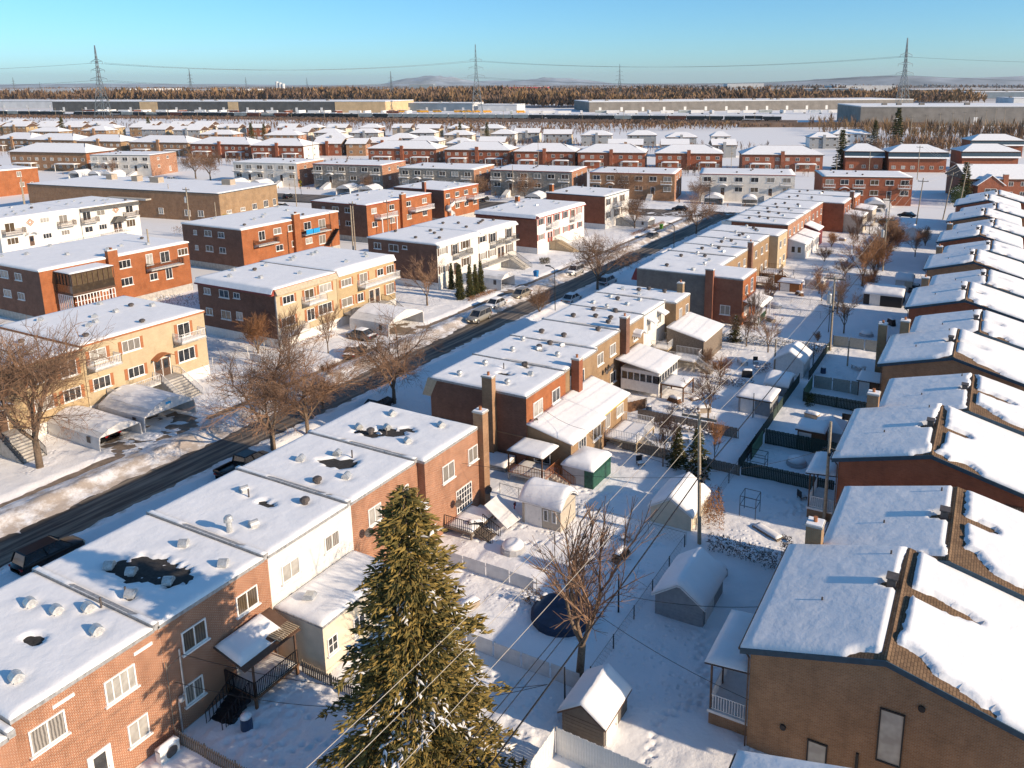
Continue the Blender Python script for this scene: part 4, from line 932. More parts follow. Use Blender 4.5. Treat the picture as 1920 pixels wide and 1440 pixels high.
b = MB(); b.box(W, 1.0, 1.85, W + 1.6, 6.2, 2.02); railing_geo(b, [(W + 1.55, 6.2, 2.0), (W + 1.55, 1.0, 2.0), (W, 1.0, 2.0)], .9, .3, .018, .03); b.build('front_terrace', 'concrete', t)
# L2
sw = [(2.2, 6.3, 1.6, 1.1, 2), (5.8, 6.2, 2.1, 1.2, 2), (8.3, 6.8, 1.0, .6, 1)]
t, W, D = block(LX0, 106.0, LX1, 118.2, 8.2, 'white-fronted block with dark side wall behind the slim cedars', 'stucco_white', 'brick_dark', seed=5, vents=6, vk='dark', swins=sw, trim='trim_white', shut='trim_brown',
    wins=[(1.5, 6.2, 2.0, 1.2, 3), (5.0, 5.6, 1.4, 1.8, 2), (8.2, 6.1, 2.0, 1.4, 2), (1.6, 3.0, 2.0, 1.2, 3), (8.2, 3.0, 2.0, 1.4, 2)])
eave_skirt(t, W, D, 8.2, 'E', 'siding_white', .5, .7); balcony(t, W, D, 'E', 6.4, 5.2, 4.2, 1.4, 'metal_black'); door(t, W, D, 'E', 4.9, 2.0)
t, W, D = block(LX0, 118.25, LX1, 131.0, 8.3, 'white-fronted block with twin dark doors, black balconies and a wide pale staircase', 'stucco_white', 'brick_dark', seed=6, vents=7, vk='dark', trim='trim_white', shut='trim_brown',
    wins=[(1.2, 6.2, 1.9, 1.2, 2), (4.6, 5.7, 1.9, 1.7, 2), (10.2, 5.6, 1.7, 1.8, 2), (1.2, 3.0, 1.9, 1.3, 2), (4.3, 3.0, 1.9, 1.3, 2), (10.3, 2.7, 1.9, 1.6, 2)])
eave_skirt(t, W, D, 8.3, 'E', 'siding_white', .5, .7); balcony(t, W, D, 'E', 5.2, 5.1, 3.2, 1.4, 'metal_black'); balcony(t, W, D, 'E', 10.4, 5.1, 3.0, 1.4, 'metal_black')
for u in (6.6, 7.8): door(t, W, D, 'E', u, 2.2, .95, 2.1, 'trim_brown')
front_stairs(t, W, D, 'E', 8.6, 2.6, 2.2, 3.8, 'metal_black'); b = MB(); b.box(W, .2, 2.0, W + 1.9, 7.2, 2.2); railing_geo(b, [(W + 1.85, 7.2, 2.2), (W + 1.85, .2, 2.2), (W, .2, 2.2)], .9, .35, .02, .03); b.build('front_terrace', 'concrete', t)
# L3, L4
t, W, D = block(LX0, 139.2, LX1, 160.2, 8.2, 'long white block with red eave trim and maroon side skirt', 'stucco_white', 'brick_red', seed=7, vents=12, vk='box', trim='trim_white', shut='trim_red',
    wins=[(1.6, 6.1, 2.1, 1.4, 3), (5.0, 5.6, 1.7, 1.8, 2), (8.2, 6.0, 2.2, 1.5, 3), (12.0, 6.0, 2.0, 1.5, 3), (15.5, 5.6, 1.7, 1.8, 2), (18.6, 6.1, 1.9, 1.4, 3), (1.5, 3.0, 2.2, 1.2, 3), (8.2, 2.8, 2.2, 1.5, 3), (12.2, 2.9, 1.9, 1.3, 3), (15, 2.9, 1.7, 1.3, 2), (18.8, 2.9, 1.8, 1.3, 3)])
eave_skirt(t, W, D, 8.2, 'S', 'awning_maroon'); eave_skirt(t, W, D, 8.2, 'E', 'trim_red', .5, .6); balcony(t, W, D, 'E', 5.2, 5.2, 3.0, 1.3, 'trim_white'); balcony(t, W, D, 'E', 15.6, 5.2, 3.2, 1.3, 'trim_white')
for u in (4.6, 5.8): door(t, W, D, 'E', u, 2.0, .9, 2.1, 'trim_red')
front_stairs(t, W, D, 'E', 6.2, 2.6, 2.0, 4.2, 'metal_black', 'wood_pale')
chimney(t, 1.2, D - 6, 7.6, 9.6, .9, .8, 'brick_rust', 0)
t, W, D = block(LX0 - 1, 171.2, LX1, 185.2, 8.2, 'small white-fronted block at the street corner, dark red side wall', 'stucco_white', 'brick_redbrown', seed=8, vents=5, vk='box', trim='trim_teal', shut='trim_brown',
    wins=[(1.8, 5.9, 2.0, 1.6, 2), (5.6, 5.5, 1.5, 1.9, 2), (9.8, 5.8, 2.2, 1.7, 2), (1.8, 2.8, 2.0, 1.5, 2), (6.8, 2.6, 2.6, 1.8, 3), (10.6, 2.8, 2.0, 1.5, 2)])
balcony(t, W, D, 'E', 5.6, 5.2, 2.8, 1.3, 'trim_white'); front_stairs(t, W, D, 'E', 7.4, 2.2, 2.0, 3.6, 'metal_black'); chimney(t, .6, 1.6, 6, 10.2, .9, .9, 'brick_rust', 0)
# second line, backs towards us: rust brick
GM = 'rust-brick blocks behind the street blocks'
def back_block(y0, y1, label, seed, x0=-141.0, x1=-124.2, H=8.2, red=False, wins=None, chim=None, side='brick_dark'):
    D = y1 - y0
    wn = wins or [(D * f, z, 1.7, 1.2, 2) for f in (.1, .36, .62, .88) for z in (3.0, 6.1)]
    sw = [(W_, z, w, h, 2) for z in (3.2, 6.2) for (W_, w, h) in ((x1 - x0 - 13, .9, .9), (x1 - x0 - 9.3, 2.0, 1.15), (x1 - x0 - 5.6, 1.7, 1.1))]
    t, W, D = block(x0, y0, x1, y1, H, label, 'brick_rust', side, seed=seed, vents=8, vk='hood', trim='trim_red' if red else 'trim_white', shut=None, wins=wn, swins=sw, base=('concrete', .9), group=GM)
    if chim: chimney(t, W + .35, chim, -.3, H + 1.2, .75, 1.6, 'brick_rust', 2)
    return t, W, D
t, W, D = back_block(64.0, 88.6, 'rust-brick block at the left with an enclosed upper porch beside a twin-pot chimney', 1, chim=10.8, x1=-122.6,
    wins=[(9.2, 6.2, .8, 1.2, 1), (12.9, 6.0, 2.1, 1.3, 3), (17.2, 5.6, 1.2, 1.9, 2), (20, 5.6, 1.7, 1.8, 2), (23.4, 6.1, 1.9, 1.2, 3), (12.9, 3.1, 2.1, 1.3, 3), (9.2, 3.1, .8, 1.0, 1), (17.6, 3.0, 1.4, 1.2, 2), (20.4, 2.6, 1.2, 1.9, 2)])
b = MB(); b.box(W + .002, 2.0, 4.7, W + 4.2, 8.4, 5.9); b.build('enclosed_porch', 'glass_brown', t)
b = MB(); b.box(W + .004, 1.95, 4.45, W + 4.25, 8.45, 4.72); b.box(W + .004, 1.9, 7.6, W + 4.3, 8.5, 7.75)
for i in range(9): b.box(W + 4.15, 2 + i * .8, 5.9, W + 4.23, 2.08 + i * .8, 7.6)
for i in range(6): b.box(W + .3 + i * .8, 2.0, 5.9, W + .38 + i * .8, 2.08, 7.6)
b.build('porch_frame', 'trim_brown', t); MB().box(W + .05, 2.1, 5.9, W + 4.1, 8.3, 7.6).build('porch_glazing', 'glass_brown', t)
roof_snow(t, W + .0, 1.9, W + 4.3, 8.5, 7.75, .15, .5, seed=3, name='porch_snow')
g = MB(); railing_geo(g, [(W + .3, 2.1, -.2), (W + 4.1, 2.1, -.2), (W + 4.1, 8.3, -.2)], 4.5, .45, .06, .07); 
for zz in (1.1, 2.3, 3.4): g.tube((W + 4.1, 2.1, zz), (W + 4.1, 8.3, zz), .05, .05, 4)
g.build('lattice', 'trim_white', t)
balcony(t, W, D, 'E', 19.4, 5.0, 6.0, 1.5, 'metal_black')
t, W, D = back_block(101.0, 126.0, 'rust-brick block with blue tarpaulin on its balcony railing', 2, chim=13.0, wins=[(4.6, 5.4, 1.5, 1.8, 2), (8.4, 6.0, 1.9, 1.2, 2), (12.0, 6.0, 1.8, 1.3, 2), (16.2, 5.6, 1.9, 1.6, 2), (20.2, 5.3, 1.9, 1.9, 2), (12.6, 2.8, 1.7, 1.2, 2), (16.3, 2.7, 1.8, 1.2, 2), (20.0, 2.0, 1.8, 1.9, 2), (8.6, 2.6, 1.8, 1.2, 2)])
for o in (balcony(t, W, D, 'E', 17.8, 4.9, 7.2, 1.5, 'metal_black'),):
    for i in range(2): MB().box(-3.4 + i * 1.9, -1.56, .05, -1.65 + i * 1.9, -1.50, 1.0).build('tarpaulin', 'plastic_blue', o)
balcony(t, W, D, 'E', 5.0, 4.7, 5.0, 1.5, 'metal_black')
b = MB(); st = MB(); steps_geo(st, -.5, .5, -3.2, 1.6, 0, 4.7, 12); st.build('fire_stairs', 'metal_black', t, (W + .9, 23.6, 0), R(0))
t, W, D = back_block(134.8, 158.0, 'rust-brick block with red eave trim and white rear balconies', 3, red=True, chim=12.0)
balcony(t, W, D, 'E', 5.5, 4.9, 6.2, 1.8); balcony(t, W, D, 'E', 18.0, 4.9, 7.5, 2.2, snow=True)
for u in (3, 8): MB().box(W + 1.6, u - .1, -.2, W + 1.8, u + .1, 4.8).build('post', 'trim_white', t)
t, W, D = back_block(163.2, 178.5, 'small rust-brick block with a white spiral stair, red roof trim', 4, red=True, x0=-140.5)
chimney(t, W - 6, -.3, -.3, 10.2, .9, .7, 'brick_red', 0)
b = MB()
for i in range(16):
    a = i * .42; b.hexa([(0, 0, 1 + i * .24)] + [(1.0 * math.cos(a), 1.0 * math.sin(a), 1 + i * .24), (1.0 * math.cos(a + .4), 1.0 * math.sin(a + .4), 1 + i * .24), (0.02, .02, 1 + i * .24)], [(0, 0, 1.06 + i * .24)] + [(1.0 * math.cos(a), 1.0 * math.sin(a), 1.9 + i * .24), (1.0 * math.cos(a + .4), 1.0 * math.sin(a + .4), 1.9 + i * .24), (0.02, .02, 1.06 + i * .24)])
b.tube((0, 0, -.2), (0, 0, 5.6), .06); b.build('spiral_stair', 'trim_white', t, (W + 1.2, 1.2, 0)); balcony(t, W, D, 'E', 5, 4.9, 5.0, 1.6); balcony(t, W, D, 'E', 12, 4.9, 5.0, 2.6)
# white pair far left
GW = 'white blocks at the far left'
wn = [(2, 5.5, 1.9, 1.9, 2), (8.9, 6.4, 1.9, 1.1, 3), (12.7, 5.6, 1.8, 1.9, 2), (2.2, 2.9, 2.2, 1.4, 3), (9, 3.0, 1.8, 1.1, 3), (12.8, 3.1, 1.8, 1.1, 3)]
t, W, D = block(-194.5, 86.3, -177.2, 102.6, 8.3, 'white block at the left edge with a brick diamond on its front wall', 'stucco_white', 'stucco_white', seed=9, vents=9, vk='box', trim='trim_white', shut=None, wins=wn, base=None, group=GW)
balcony(t, W, D, 'E', 2.4, 5.2, 4.0, 1.4, 'trim_brown'); balcony(t, W, D, 'E', 13, 5.2, 3.4, 1.4, 'trim_brown'); door(t, W, D, 'E', 5.8, 2.0); awning(t, W, D, 'E', 5.8, 4.4, 2.4)
def diamond(t, W, u, z):
    b = MB()
    for s in (1., .55):
        c = [(-.7 * s, 0), (0, -.7 * s), (.7 * s, 0), (0, .7 * s)]
        for i in range(4):
            a, e = c[i], c[(i + 1) % 4]; b.tube((.04, a[0], a[1]), (.04, e[0], e[1]), .07, .07, 4)
    b.build('wall_ornament', 'trim_rust', t, (W, u, z))
diamond(t, W, 6.0, 6.9)
t, W, D = block(-194.5, 102.65, -177.0, 116.2, 8.3, 'white block with brown roof skirt and a gabled brown door canopy, left', 'stucco_white', 'brick_white', seed=10, vents=9, vk='box', trim='awning_tan', shut=None, wins=[(1.3, 5.6, 1.8, 1.9, 2), (4.5, 6.2, 1.9, 1.2, 2), (11.2, 5.9, 1.8, 1.6, 2), (1.4, 2.9, 1.8, 1.3, 2), (4.6, 3.0, 1.8, 1.2, 3), (11.2, 2.6, 2.2, 1.7, 3)], base=None, group=GW)
eave_skirt(t, W, D, 8.3, 'E', 'shingle_grey', .7, .7, snow=False); balcony(t, W, D, 'E', 1.6, 5.2, 3.4, 1.4, 'trim_brown'); balcony(t, W, D, 'E', 11.2, 5.2, 3.2, 1.4, 'trim_brown'); diamond(t, W, 8.0, 7.0)
MB().prism([(6.4, 4.3), (9.6, 4.3), (8.6, 5.5), (7.4, 5.5)], 'x', W, W + 1.4).build('door_canopy', 'shingle_grey', t)
for u in (7.5, 8.5): door(t, W, D, 'E', u, 2.0)
b = MB(); b.box(W, 4.0, 1.8, W + 2, 10.0, 2.0); railing_geo(b, [(W + 1.95, 10, 2), (W + 1.95, -5, 1.6)], .9, .4, .03, .05); b.build('front_terrace', 'siding_white', t)
# brown school-like building
ang = R(8.2)
t, W, D = block(0, 0, 69.0, 22.0, 7.2, 'long low brown-brick flat building with rooftop units in the left middle distance', 'brick_brown', 'brick_tan', seed=12, vents=0, side_face='S', trim='trim_teal', shut=None, rot=ang, loc=(-246, 128.9, 0), base=None, name='school_building', group=None, step=1.0,
    wins=[(58, .9, 1.9, 1.6, 2), (62.5, .9, 1.9, 1.6, 2), (49, 1.0, 1.6, 1.6, 2)], swins=[(3, 1.6, 1.8, .9, 3), (8, 1.6, 1.8, .9, 3), (12.5, 1.3, 1.8, 1.6, 3), (17, 1.3, 1.8, 1.9, 3), (20.5, 1.3, 1.2, 1.9, 2)])
t['category'] = 'building'
for (x, y, w_) in ((14, 14, 2.2), (25, 13, 2.2), (33, 12, 3.2), (57, 14, 3.0)):
    MB().box(x, y, 7.2, x + w_, y + 2, 8.9).build('rooftop_unit', 'siding_tan', t)
MB().box(32, -1.8, 4.6, 46, -.01, 5.0).build('door_canopy', 'concrete', t)
# ------------------------------------------------------------------ cross-street row and rows behind it
def ang2(p, q): return math.atan2(q[1] - p[1], q[0] - p[0])
GN = 'flat blocks facing the cross street'
def cross_block(p, q, label, front, end, trim='trim_white', depth=17., H=7.9, seed=0, snowy=0, arch=True):
    L = math.hypot(q[0] - p[0], q[1] - p[1]); n = 6
    t, W, D = block(0, 0, L, depth, H, label, front, end, seed=seed, side_face='S', vents=5, vk='dark', trim=trim, shut=None, rot=ang2(p, q), loc=(*p, 0), group=GN, step=1.2, base=None,
        wins=[((i + .5) * L / n, z, 2.3, 1.45, 2) for i in range(n) for z in (2.6, 5.6) if not (z < 3 and i in (1, 4))], swins=[(5, 5.7, 1.4, 1.1, 2), (11, 5.7, 1.4, 1.1, 2), (5, 2.7, 1.4, 1.1, 2), (12, .6, 1.2, 2.0, 1)])
    for i in (1, 4): door(t, W, D, 'S', (i + .5) * L / n, 1.6, 1.1, 2.2, 'trim_brown')
    for i in (0, 2, 5): balcony(t, W, D, 'S', (i + .45) * L / n, 4.8, 3.4, 1.4, 'trim_white', gap=.45)
    if arch: awning(t, W, D, 'S', 1.5 * L / n, 4.3, 3.0, 1.4)
    for i in (1, 4):
        MB().hexa([(i * L / n + .6, -4.6, -.3), (i * L / n + 2.2, -4.6, -.3), (i * L / n + 2.2, -.01, -.3), (i * L / n + .6, -.01, -.3)], [(i * L / n + .6, -4.6, .2), (i * L / n + 2.2, -4.6, .2), (i * L / n + 2.2, -.01, 1.7), (i * L / n + .6, -.01, 1.7)]).build('front_steps', 'siding_white', t)
    return t, W, D
for i, (p, q, f, e_, tr, lab) in enumerate([
    ((-45.2, 239.5), (-21.5, 247.6), 'brick_redbrown', 'brick_redbrown', 'trim_teal', 'brown-brick block on the cross street left of the leaning wooden poles'),
    ((-79.7, 230.8), (-53.0, 238.9), 'brick_white', 'stucco_white', 'trim_red', 'pale grey-white block on the cross street right of the corner'),
    ((-111.6, 220.3), (-86.0, 226.4), 'brick_brown', 'brick_orange', 'trim_red', 'brown-stone block on the cross street straight up the road'),
    ((-143.5, 213.2), (-116.8, 218.4), 'stone_grey', 'brick_orange', 'trim_red', 'grey-stone block on the cross street behind the small corner block'),
    ((-174.7, 206.0), (-148.5, 211.2), 'stone_grey', 'brick_orange', 'trim_white', 'grey-stone block with orange end wall above the small red-trimmed block'),
    ((-210.2, 203.0), (-184.2, 208.6), 'stone_grey', 'brick_orange', 'trim_red', 'grey-stone block with a red roof edge right of the white-grey block'),
    ((-241.0, 195.4), (-216.1, 201.3), 'brick_white', 'brick_orange', 'trim_white', 'white-grey block with a lit orange end behind the long brown building'),
    ((-318.4, 191.5), (-294.5, 200.5), 'brick_white', 'brick_orange', 'trim_teal', 'white block with teal roof edge and bright orange end wall at upper left')]):
    cross_block(p, q, lab, f, e_, tr, seed=40 + i)
# orange block at the left edge
block(-301, 128, -284.3, 153.0, 8.0, 'orange-brick block cut by the left frame edge in the middle distance', 'brick_rust', 'brick_dark', seed=50, vents=4, vk='dark', trim='trim_white', shut=None, wins=[(19, 5.6, 1.4, 1.6, 2), (19.5, 2.2, 1.4, 1.5, 2), (22.5, 2.2, 1.0, 1.2, 1)], base=None, group=GM, step=1.2)

def hip_house(p, q, depth, H, rise, label, wall, end=None, seed=0, group=None, chim=True, wins=True, mansard=False, porch=True, gable=False, name='hip_roofed_house', snow=True, far=False):
    L = math.hypot(q[0] - p[0], q[1] - p[1]); D = depth
    t = thing(name, label, 'house', (*p, 0), ang2(p, q), group); end = end or wall
    walls(t, L, D, H, (wall, end, wall, end))
    o = .5; zt = H + rise
    if gable:
        b = MB(); b.prism([(0, H - .02), (0, H - .02), (D / 2, zt - .06), (D, H - .02)][1:], 'x', .01, L - .01); b.build('gable_wall', end, t)
        R0, R1 = -o, L + o
    else: R0, R1 = min(D / 2, L * .38) - .4, L - min(D / 2, L * .38) + .4
    e0 = [(-o, -o, H), (L + o, -o, H), (L + o, D + o, H), (-o, D + o, H)]; r0 = [(R0, D / 2, zt), (R1, D / 2, zt)]
    def shell(dz, nm, m, ins=0.):
        b = MB(); E_ = [(x + (ins if x < L / 2 else -ins), y + (ins if y < D / 2 else -ins), z + dz) for x, y, z in e0]; Q = [(x, y, z + dz) for x, y, z in r0]
        v = E_ + Q + [(x, y, z - .25) for x, y, z in E_]
        b.add(v, [(0, 1, 5, 4), (2, 3, 4, 5), (1, 2, 5), (3, 0, 4), (6, 7, 1, 0), (7, 8, 2, 1), (8, 9, 3, 2), (9, 6, 0, 3), (9, 8, 7, 6)]); return b.build(nm, m, t)
    shell(0., 'roof', 'trim_brown'); shell(.16, 'roof_snow', 'snow', .1)
    if not gable and not far:
        b = MB(); b.tube((R0 - .3, D / 2, zt + .1), (R1 + .3, D / 2, zt + .1), .12, .12, 4); b.tube((R1, D / 2, zt + .14), (R1 + (L + o - R1) * .4, D / 2 - (D / 2 + o) * .4, zt + .16 - rise * .4), .16, .16, 4)
        b.build('ridge_cap', 'trim_brown', t)
        MB().box(L * .5 - .12, -o, H - .05, L * .5 + .12, -o + .02, H + .06).build('gutter_joint', 'trim_brown', t)
    if mansard:
        b = MB(); b.prism([(-.05, H), (-1.0, H - 2.4), (-.03, H - 2.4)], 'x', -.6, L + .6); b.build('mansard', 'trim_teal', t); 
        MB().prism([(-1.0, H - 2.42), (-1.15, H - 2.4), (-.75, H - 1.8)], 'x', -.6, L + .6).build('mansard_snow', 'snow', t)
    if wins:
        n = max(2, int(L / 3.6))
        for i in range(n):
            for z in ((.9, 3.9) if H > 5 else (1.2,)):
                if z + 1.3 > H - (2.4 if mansard else .2): continue
                window(t, L, D, 'S', (i + .5) * L / n, z, 1.5, 1.3, 2, sill=None)
        for z in ((.9, 3.9) if H > 5 else (1.2,)):
            for u in (D * .3, D * .7):
                if z + 1.3 < H - .2: window(t, L, D, 'E', u, z, 1.2, 1.2, 2, sill=None)
    if chim: chimney(t, L * .5, -.3, -.3, H + 1.5, 1.4, .9, wall, 0)
    if porch and not far:
        for (u, w_) in ((L * .22, L * .26), (L * .78, L * .26)):
            b = MB(); b.box(u - w_ / 2, -3.2, 2.75, u + w_ / 2, -.01, 2.95)
            for xx in (u - w_ / 2 + .15, u + w_ / 2 - .15): b.box(xx - .1, -3.1, -.3, xx + .1, -2.9, 2.75)
            b.build('porch', 'siding_white', t); roof_snow(t, u - w_ / 2, -3.2, u + w_ / 2, -.02, 2.95, .25, 1.0, seed=seed, name='porch_snow')
    return t
GP = 'hip-roofed brick houses behind the cross street'
PR = [((-253, 278), (-222.5, 288), 'brick_redbrown', 'brick_orange', 'left of the pale gravel gap'), ((-217, 287), (-189, 296), 'brick_redbrown', 'brick_orange', 'second of the red row'), ((-184, 292), (-159.5, 301), 'brick_redbrown', 'brick_orange', 'middle of the red row'),
      ((-157, 299), (-130.5, 308.5), 'brick_redbrown', 'brick_orange', 'fourth of the red row'), ((-126, 309), (-100.5, 318.5), 'brick_redbrown', 'brick_orange', 'fifth of the red row'), ((-92, 318), (-62.5, 329.5), 'brick_red', 'brick_orange', 'longest, left of the dark spruce'),
      ((-489, 243), (-465, 249), 'brick_brown', 'brick_tan', 'cut by the left frame edge'), ((-462, 246), (-434, 253.5), 'brick_brown', 'brick_tan', 'second from the left edge'), ((-427, 251), (-401, 258), 'brick_brown', 'brick_tan', 'third from the left edge'),
      ((-394, 258), (-361, 267), 'brick_brown', 'brick_tan', 'above the teal-trimmed white block'), ((-354, 263), (-322, 271.5), 'brick_redbrown', 'brick_orange', 'behind the twin bare trees'), ((-317, 268), (-291, 276), 'brick_redbrown', 'stucco_white', 'with a white end wall')]
for i, (p, q, wl, en, lab) in enumerate(PR):
    hip_house(p, q, 14.5, 6.4, 3.0, f'hip-roofed {"red" if "red" in wl else "brown"}-brick house with snowy roof, {lab}', wl, en, seed=i, group=GP)
hip_house((-372, 190), (-335, 200), 15, 7.4, 3.2, 'wide snowy hip-roofed brown house with white balconies at upper left', 'brick_brown', 'brick_rust', seed=3, group=GP, chim=False)
GQ = 'dark mansard houses at the upper right'
for i, (p, q, lab) in enumerate([((-55, 337), (-41.5, 341.5), 'narrow red house with dark teal mansard right of the spruce'), ((-38.8, 340), (-18.5, 347.5), 'wide red house with dark teal mansard behind the wooden poles'), ((-13.2, 354), (6.5, 362.5), 'dark teal mansard house above the red gabled one, right edge'), ((-12.5, 424), (9, 433), 'farthest dark teal mansard house at the right edge')]):
    hip_house(p, q, 12.5, 7.6, 2.6, lab, 'brick_redbrown', seed=i, group=GQ, chim=False, mansard=True, porch=False)
t = hip_house((-8.0, 268), (12, 277), 16, 6.0, 3.6, 'red brick house with steep snowy roof and front gable at the right edge', 'brick_red', seed=9, group=None, gable=True, porch=False)
b = MB(); b.prism([(2.0, -.3), (9.5, -.3), (9.5, 4.6), (5.75, 7.3), (2.0, 4.6)], 'y', -3.0, -.01); b.build('front_gable', 'brick_red', t)
b = MB(); b.hexa([(1.5, -3.3, 4.3), (5.75, -3.3, 7.4), (5.75, .5, 7.4), (1.5, .5, 4.3)], [(1.5, -3.3, 4.55), (5.75, -3.3, 7.65), (5.75, .5, 7.65), (1.5, .5, 4.55)]); b.hexa([(5.75, -3.3, 7.4), (10, -3.3, 4.3), (10, .5, 4.3), (5.75, .5, 7.4)], [(5.75, -3.3, 7.65), (10, -3.3, 4.55), (10, .5, 4.55), (5.75, .5, 7.65)]); b.build('gable_snow', 'snow', t)
window(t, 20, 16, 'S', 5.75, 1.6, 3.4, 1.9, 2, off=3.0)
# small houses beyond
GF = 'small snowy-roofed houses before the railway'
FH = [((-306, 297), (-293, 302.5), 'brick_redbrown', 'brick_orange', 1), ((-290, 303), (-281, 307), 'brick_brown', 'brick_orange', 1), ((-285, 314), (-272, 319.5), 'brick_redbrown', 'brick_orange', 1), ((-274, 332), (-258.5, 337), 'siding_grey', 'stucco_cream', 0), ((-246, 327), (-234, 332), 'siding_grey', 'stucco_cream', 0),
      ((-236, 341), (-224, 346), 'stucco_cream', 'stucco_cream', 1), ((-215, 343), (-200, 349), 'brick_tan', 'brick_yellow', 2), ((-194, 348), (-179, 354), 'siding_grey', 'siding_tan', 2), ((-168, 352), (-153, 358.5), 'brick_brown', 'stucco_cream', 1), ((-145, 363), (-133, 368), 'siding_grey', 'stucco_cream', 1), ((-122, 371), (-112, 376), 'siding_grey', 'stucco_white', 1),
      ((-143, 432), (-133.5, 436), 'siding_white', 'stucco_white', 0), ((-92, 445), (-78, 451), 'siding_grey', 'siding_white', 0), ((-86, 478), (-66, 487), 'siding_white', 'stucco_white', 0),
      ((-650, 330), (-632, 336.5), 'brick_tan', 'brick_yellow', 1), ((-616, 336), (-604, 341), 'brick_tan', 'brick_yellow', 1), ((-598, 340), (-582, 347), 'brick_brown', 'brick_tan', 1), ((-565, 345), (-550, 351), 'brick_tan', 'brick_yellow', 0), ((-540, 322), (-524, 328), 'brick_brown', 'brick_tan', 0), ((-512, 345), (-496, 351), 'siding_grey', 'brick_yellow', 1),
      ((-485, 349), (-468, 356), 'siding_grey', 'stucco_cream', 1), ((-461, 359), (-450, 363.5), 'brick_brown', 'stucco_cream', 2), ((-428, 325), (-408, 333), 'brick_brown', 'brick_orange', 0), ((-385, 336), (-366, 344), 'brick_brown', 'brick_orange', 0), ((-400, 362), (-384, 369), 'siding_grey', 'stucco_cream', 1), ((-376, 366), (-361, 372), 'siding_grey', 'stucco_cream', 0), ((-354, 374), (-338, 381), 'siding_grey', 'stucco_cream', 0),
      ((-320, 389), (-306, 395), 'siding_grey', 'stucco_cream', 0), ((-288, 381), (-273, 387.5), 'siding_tan', 'stucco_cream', 0), ((-268, 400), (-255, 405.5), 'siding_grey', 'stucco_white', 0), ((-262, 416), (-248, 422), 'siding_grey', 'stucco_cream', 1), ((-239, 412), (-224, 418.5), 'siding_grey', 'brick_yellow', 1), ((-214, 412), (-198, 419), 'siding_grey', 'stucco_cream', 0), ((-190, 423), (-175, 429.5), 'siding_grey', 'stucco_cream', 0), ((-163, 415), (-148, 421.5), 'siding_grey', 'stucco_white', 0),
      ((-700, 322), (-684, 328), 'brick_tan', 'brick_yellow', 1), ((-676, 327), (-660, 333), 'brick_brown', 'brick_yellow', 1), ((-560, 300), (-540, 307), 'brick_brown', 'brick_tan', 0), ((-338, 330), (-322, 337), 'siding_grey', 'stucco_cream', 0), ((-300, 345), (-286, 351), 'siding_grey', 'stucco_white', 0)]
_c = [((p[0] + q[0]) / 2, (p[1] + q[1]) / 2) for p, q, *_ in FH + PR]
_rr = random.Random(77); _w = [('siding_grey', 'stucco_cream'), ('brick_brown', 'brick_yellow'), ('siding_grey', 'stucco_white'), ('brick_tan', 'brick_yellow'), ('brick_redbrown', 'brick_orange'), ('siding_tan', 'stucco_cream')]
for _row in range(6):
    for _k in range(34):
        x = -720 + _k * 19.5 + (_row % 2) * 8 + _rr.uniform(-3, 3); y = 292 + _row * 38 + (x + 720) * .385 + _rr.uniform(-3, 3)
        if x > -112 or y > 384 + .19 * (x + 650) or y < 268 + (x + 500) * .19 + 24 or (x > -190 and y > 432): continue
        if min((x + 8 - c_[0]) ** 2 + ((y + 3 - c_[1]) * 1.15) ** 2 for c_ in _c) < 19 ** 2: continue
        wl_, en_ = _rr.choice(_w); L_ = _rr.uniform(12, 16); FH.append(((x, y), (x + L_ * .92, y + L_ * .38), wl_, en_, _rr.choice([0, 0, 1, 1, 1]))); _c.append((x + 7, y + 3))
ORDL = ['first', 'second', 'third', 'fourth', 'fifth', 'sixth', 'seventh', 'eighth', 'ninth', 'tenth', 'eleventh', 'twelfth'] + ['%s' % w for w in ('thirteenth fourteenth fifteenth sixteenth seventeenth eighteenth nineteenth twentieth').split()] + ['twenty-' + w for w in 'first second third fourth fifth sixth seventh eighth ninth'.split()]
SHAPE = {0: 'hipped', 1: 'gabled', 2: 'low flat'}
DESC = {'brick_redbrown': 'dark red', 'brick_brown': 'brown', 'brick_tan': 'tan', 'siding_grey': 'grey', 'stucco_cream': 'cream', 'siding_white': 'white', 'siding_tan': 'taupe', 'brick_orange': 'orange', 'brick_yellow': 'yellow', 'stucco_white': 'white'}
seen = {}
for i, (p, q, wl, en, kd) in enumerate(FH):
    band = ['front', 'second', 'third', 'rear'][min(3, max(0, int((p[1] - .385 * (p[0] + 720) - 285) / 45)))]
    key = f'{band}-line {SHAPE[kd]} {DESC[wl]} house with {DESC[en]} end by the railway'
    seen.setdefault(key, []).append((p[0], i))
rank = {}
for k_, v in seen.items():
    for j, (_, i) in enumerate(sorted(v)): rank[i] = f'{k_}, ' + (f'{ORDL[j]} such from the left' if len(v) > 1 else 'the only one')
for i, (p, q, wl, en, kd) in enumerate(FH):
    hip_house(p, q, 11., 5.6 if kd < 2 else 3.4, 2.4 if kd < 2 else .35, rank[i], wl, en, seed=i, group=GF, chim=(i % 2 == 0 and kd < 2), gable=(kd == 1), porch=False, name='small_house', far=True)
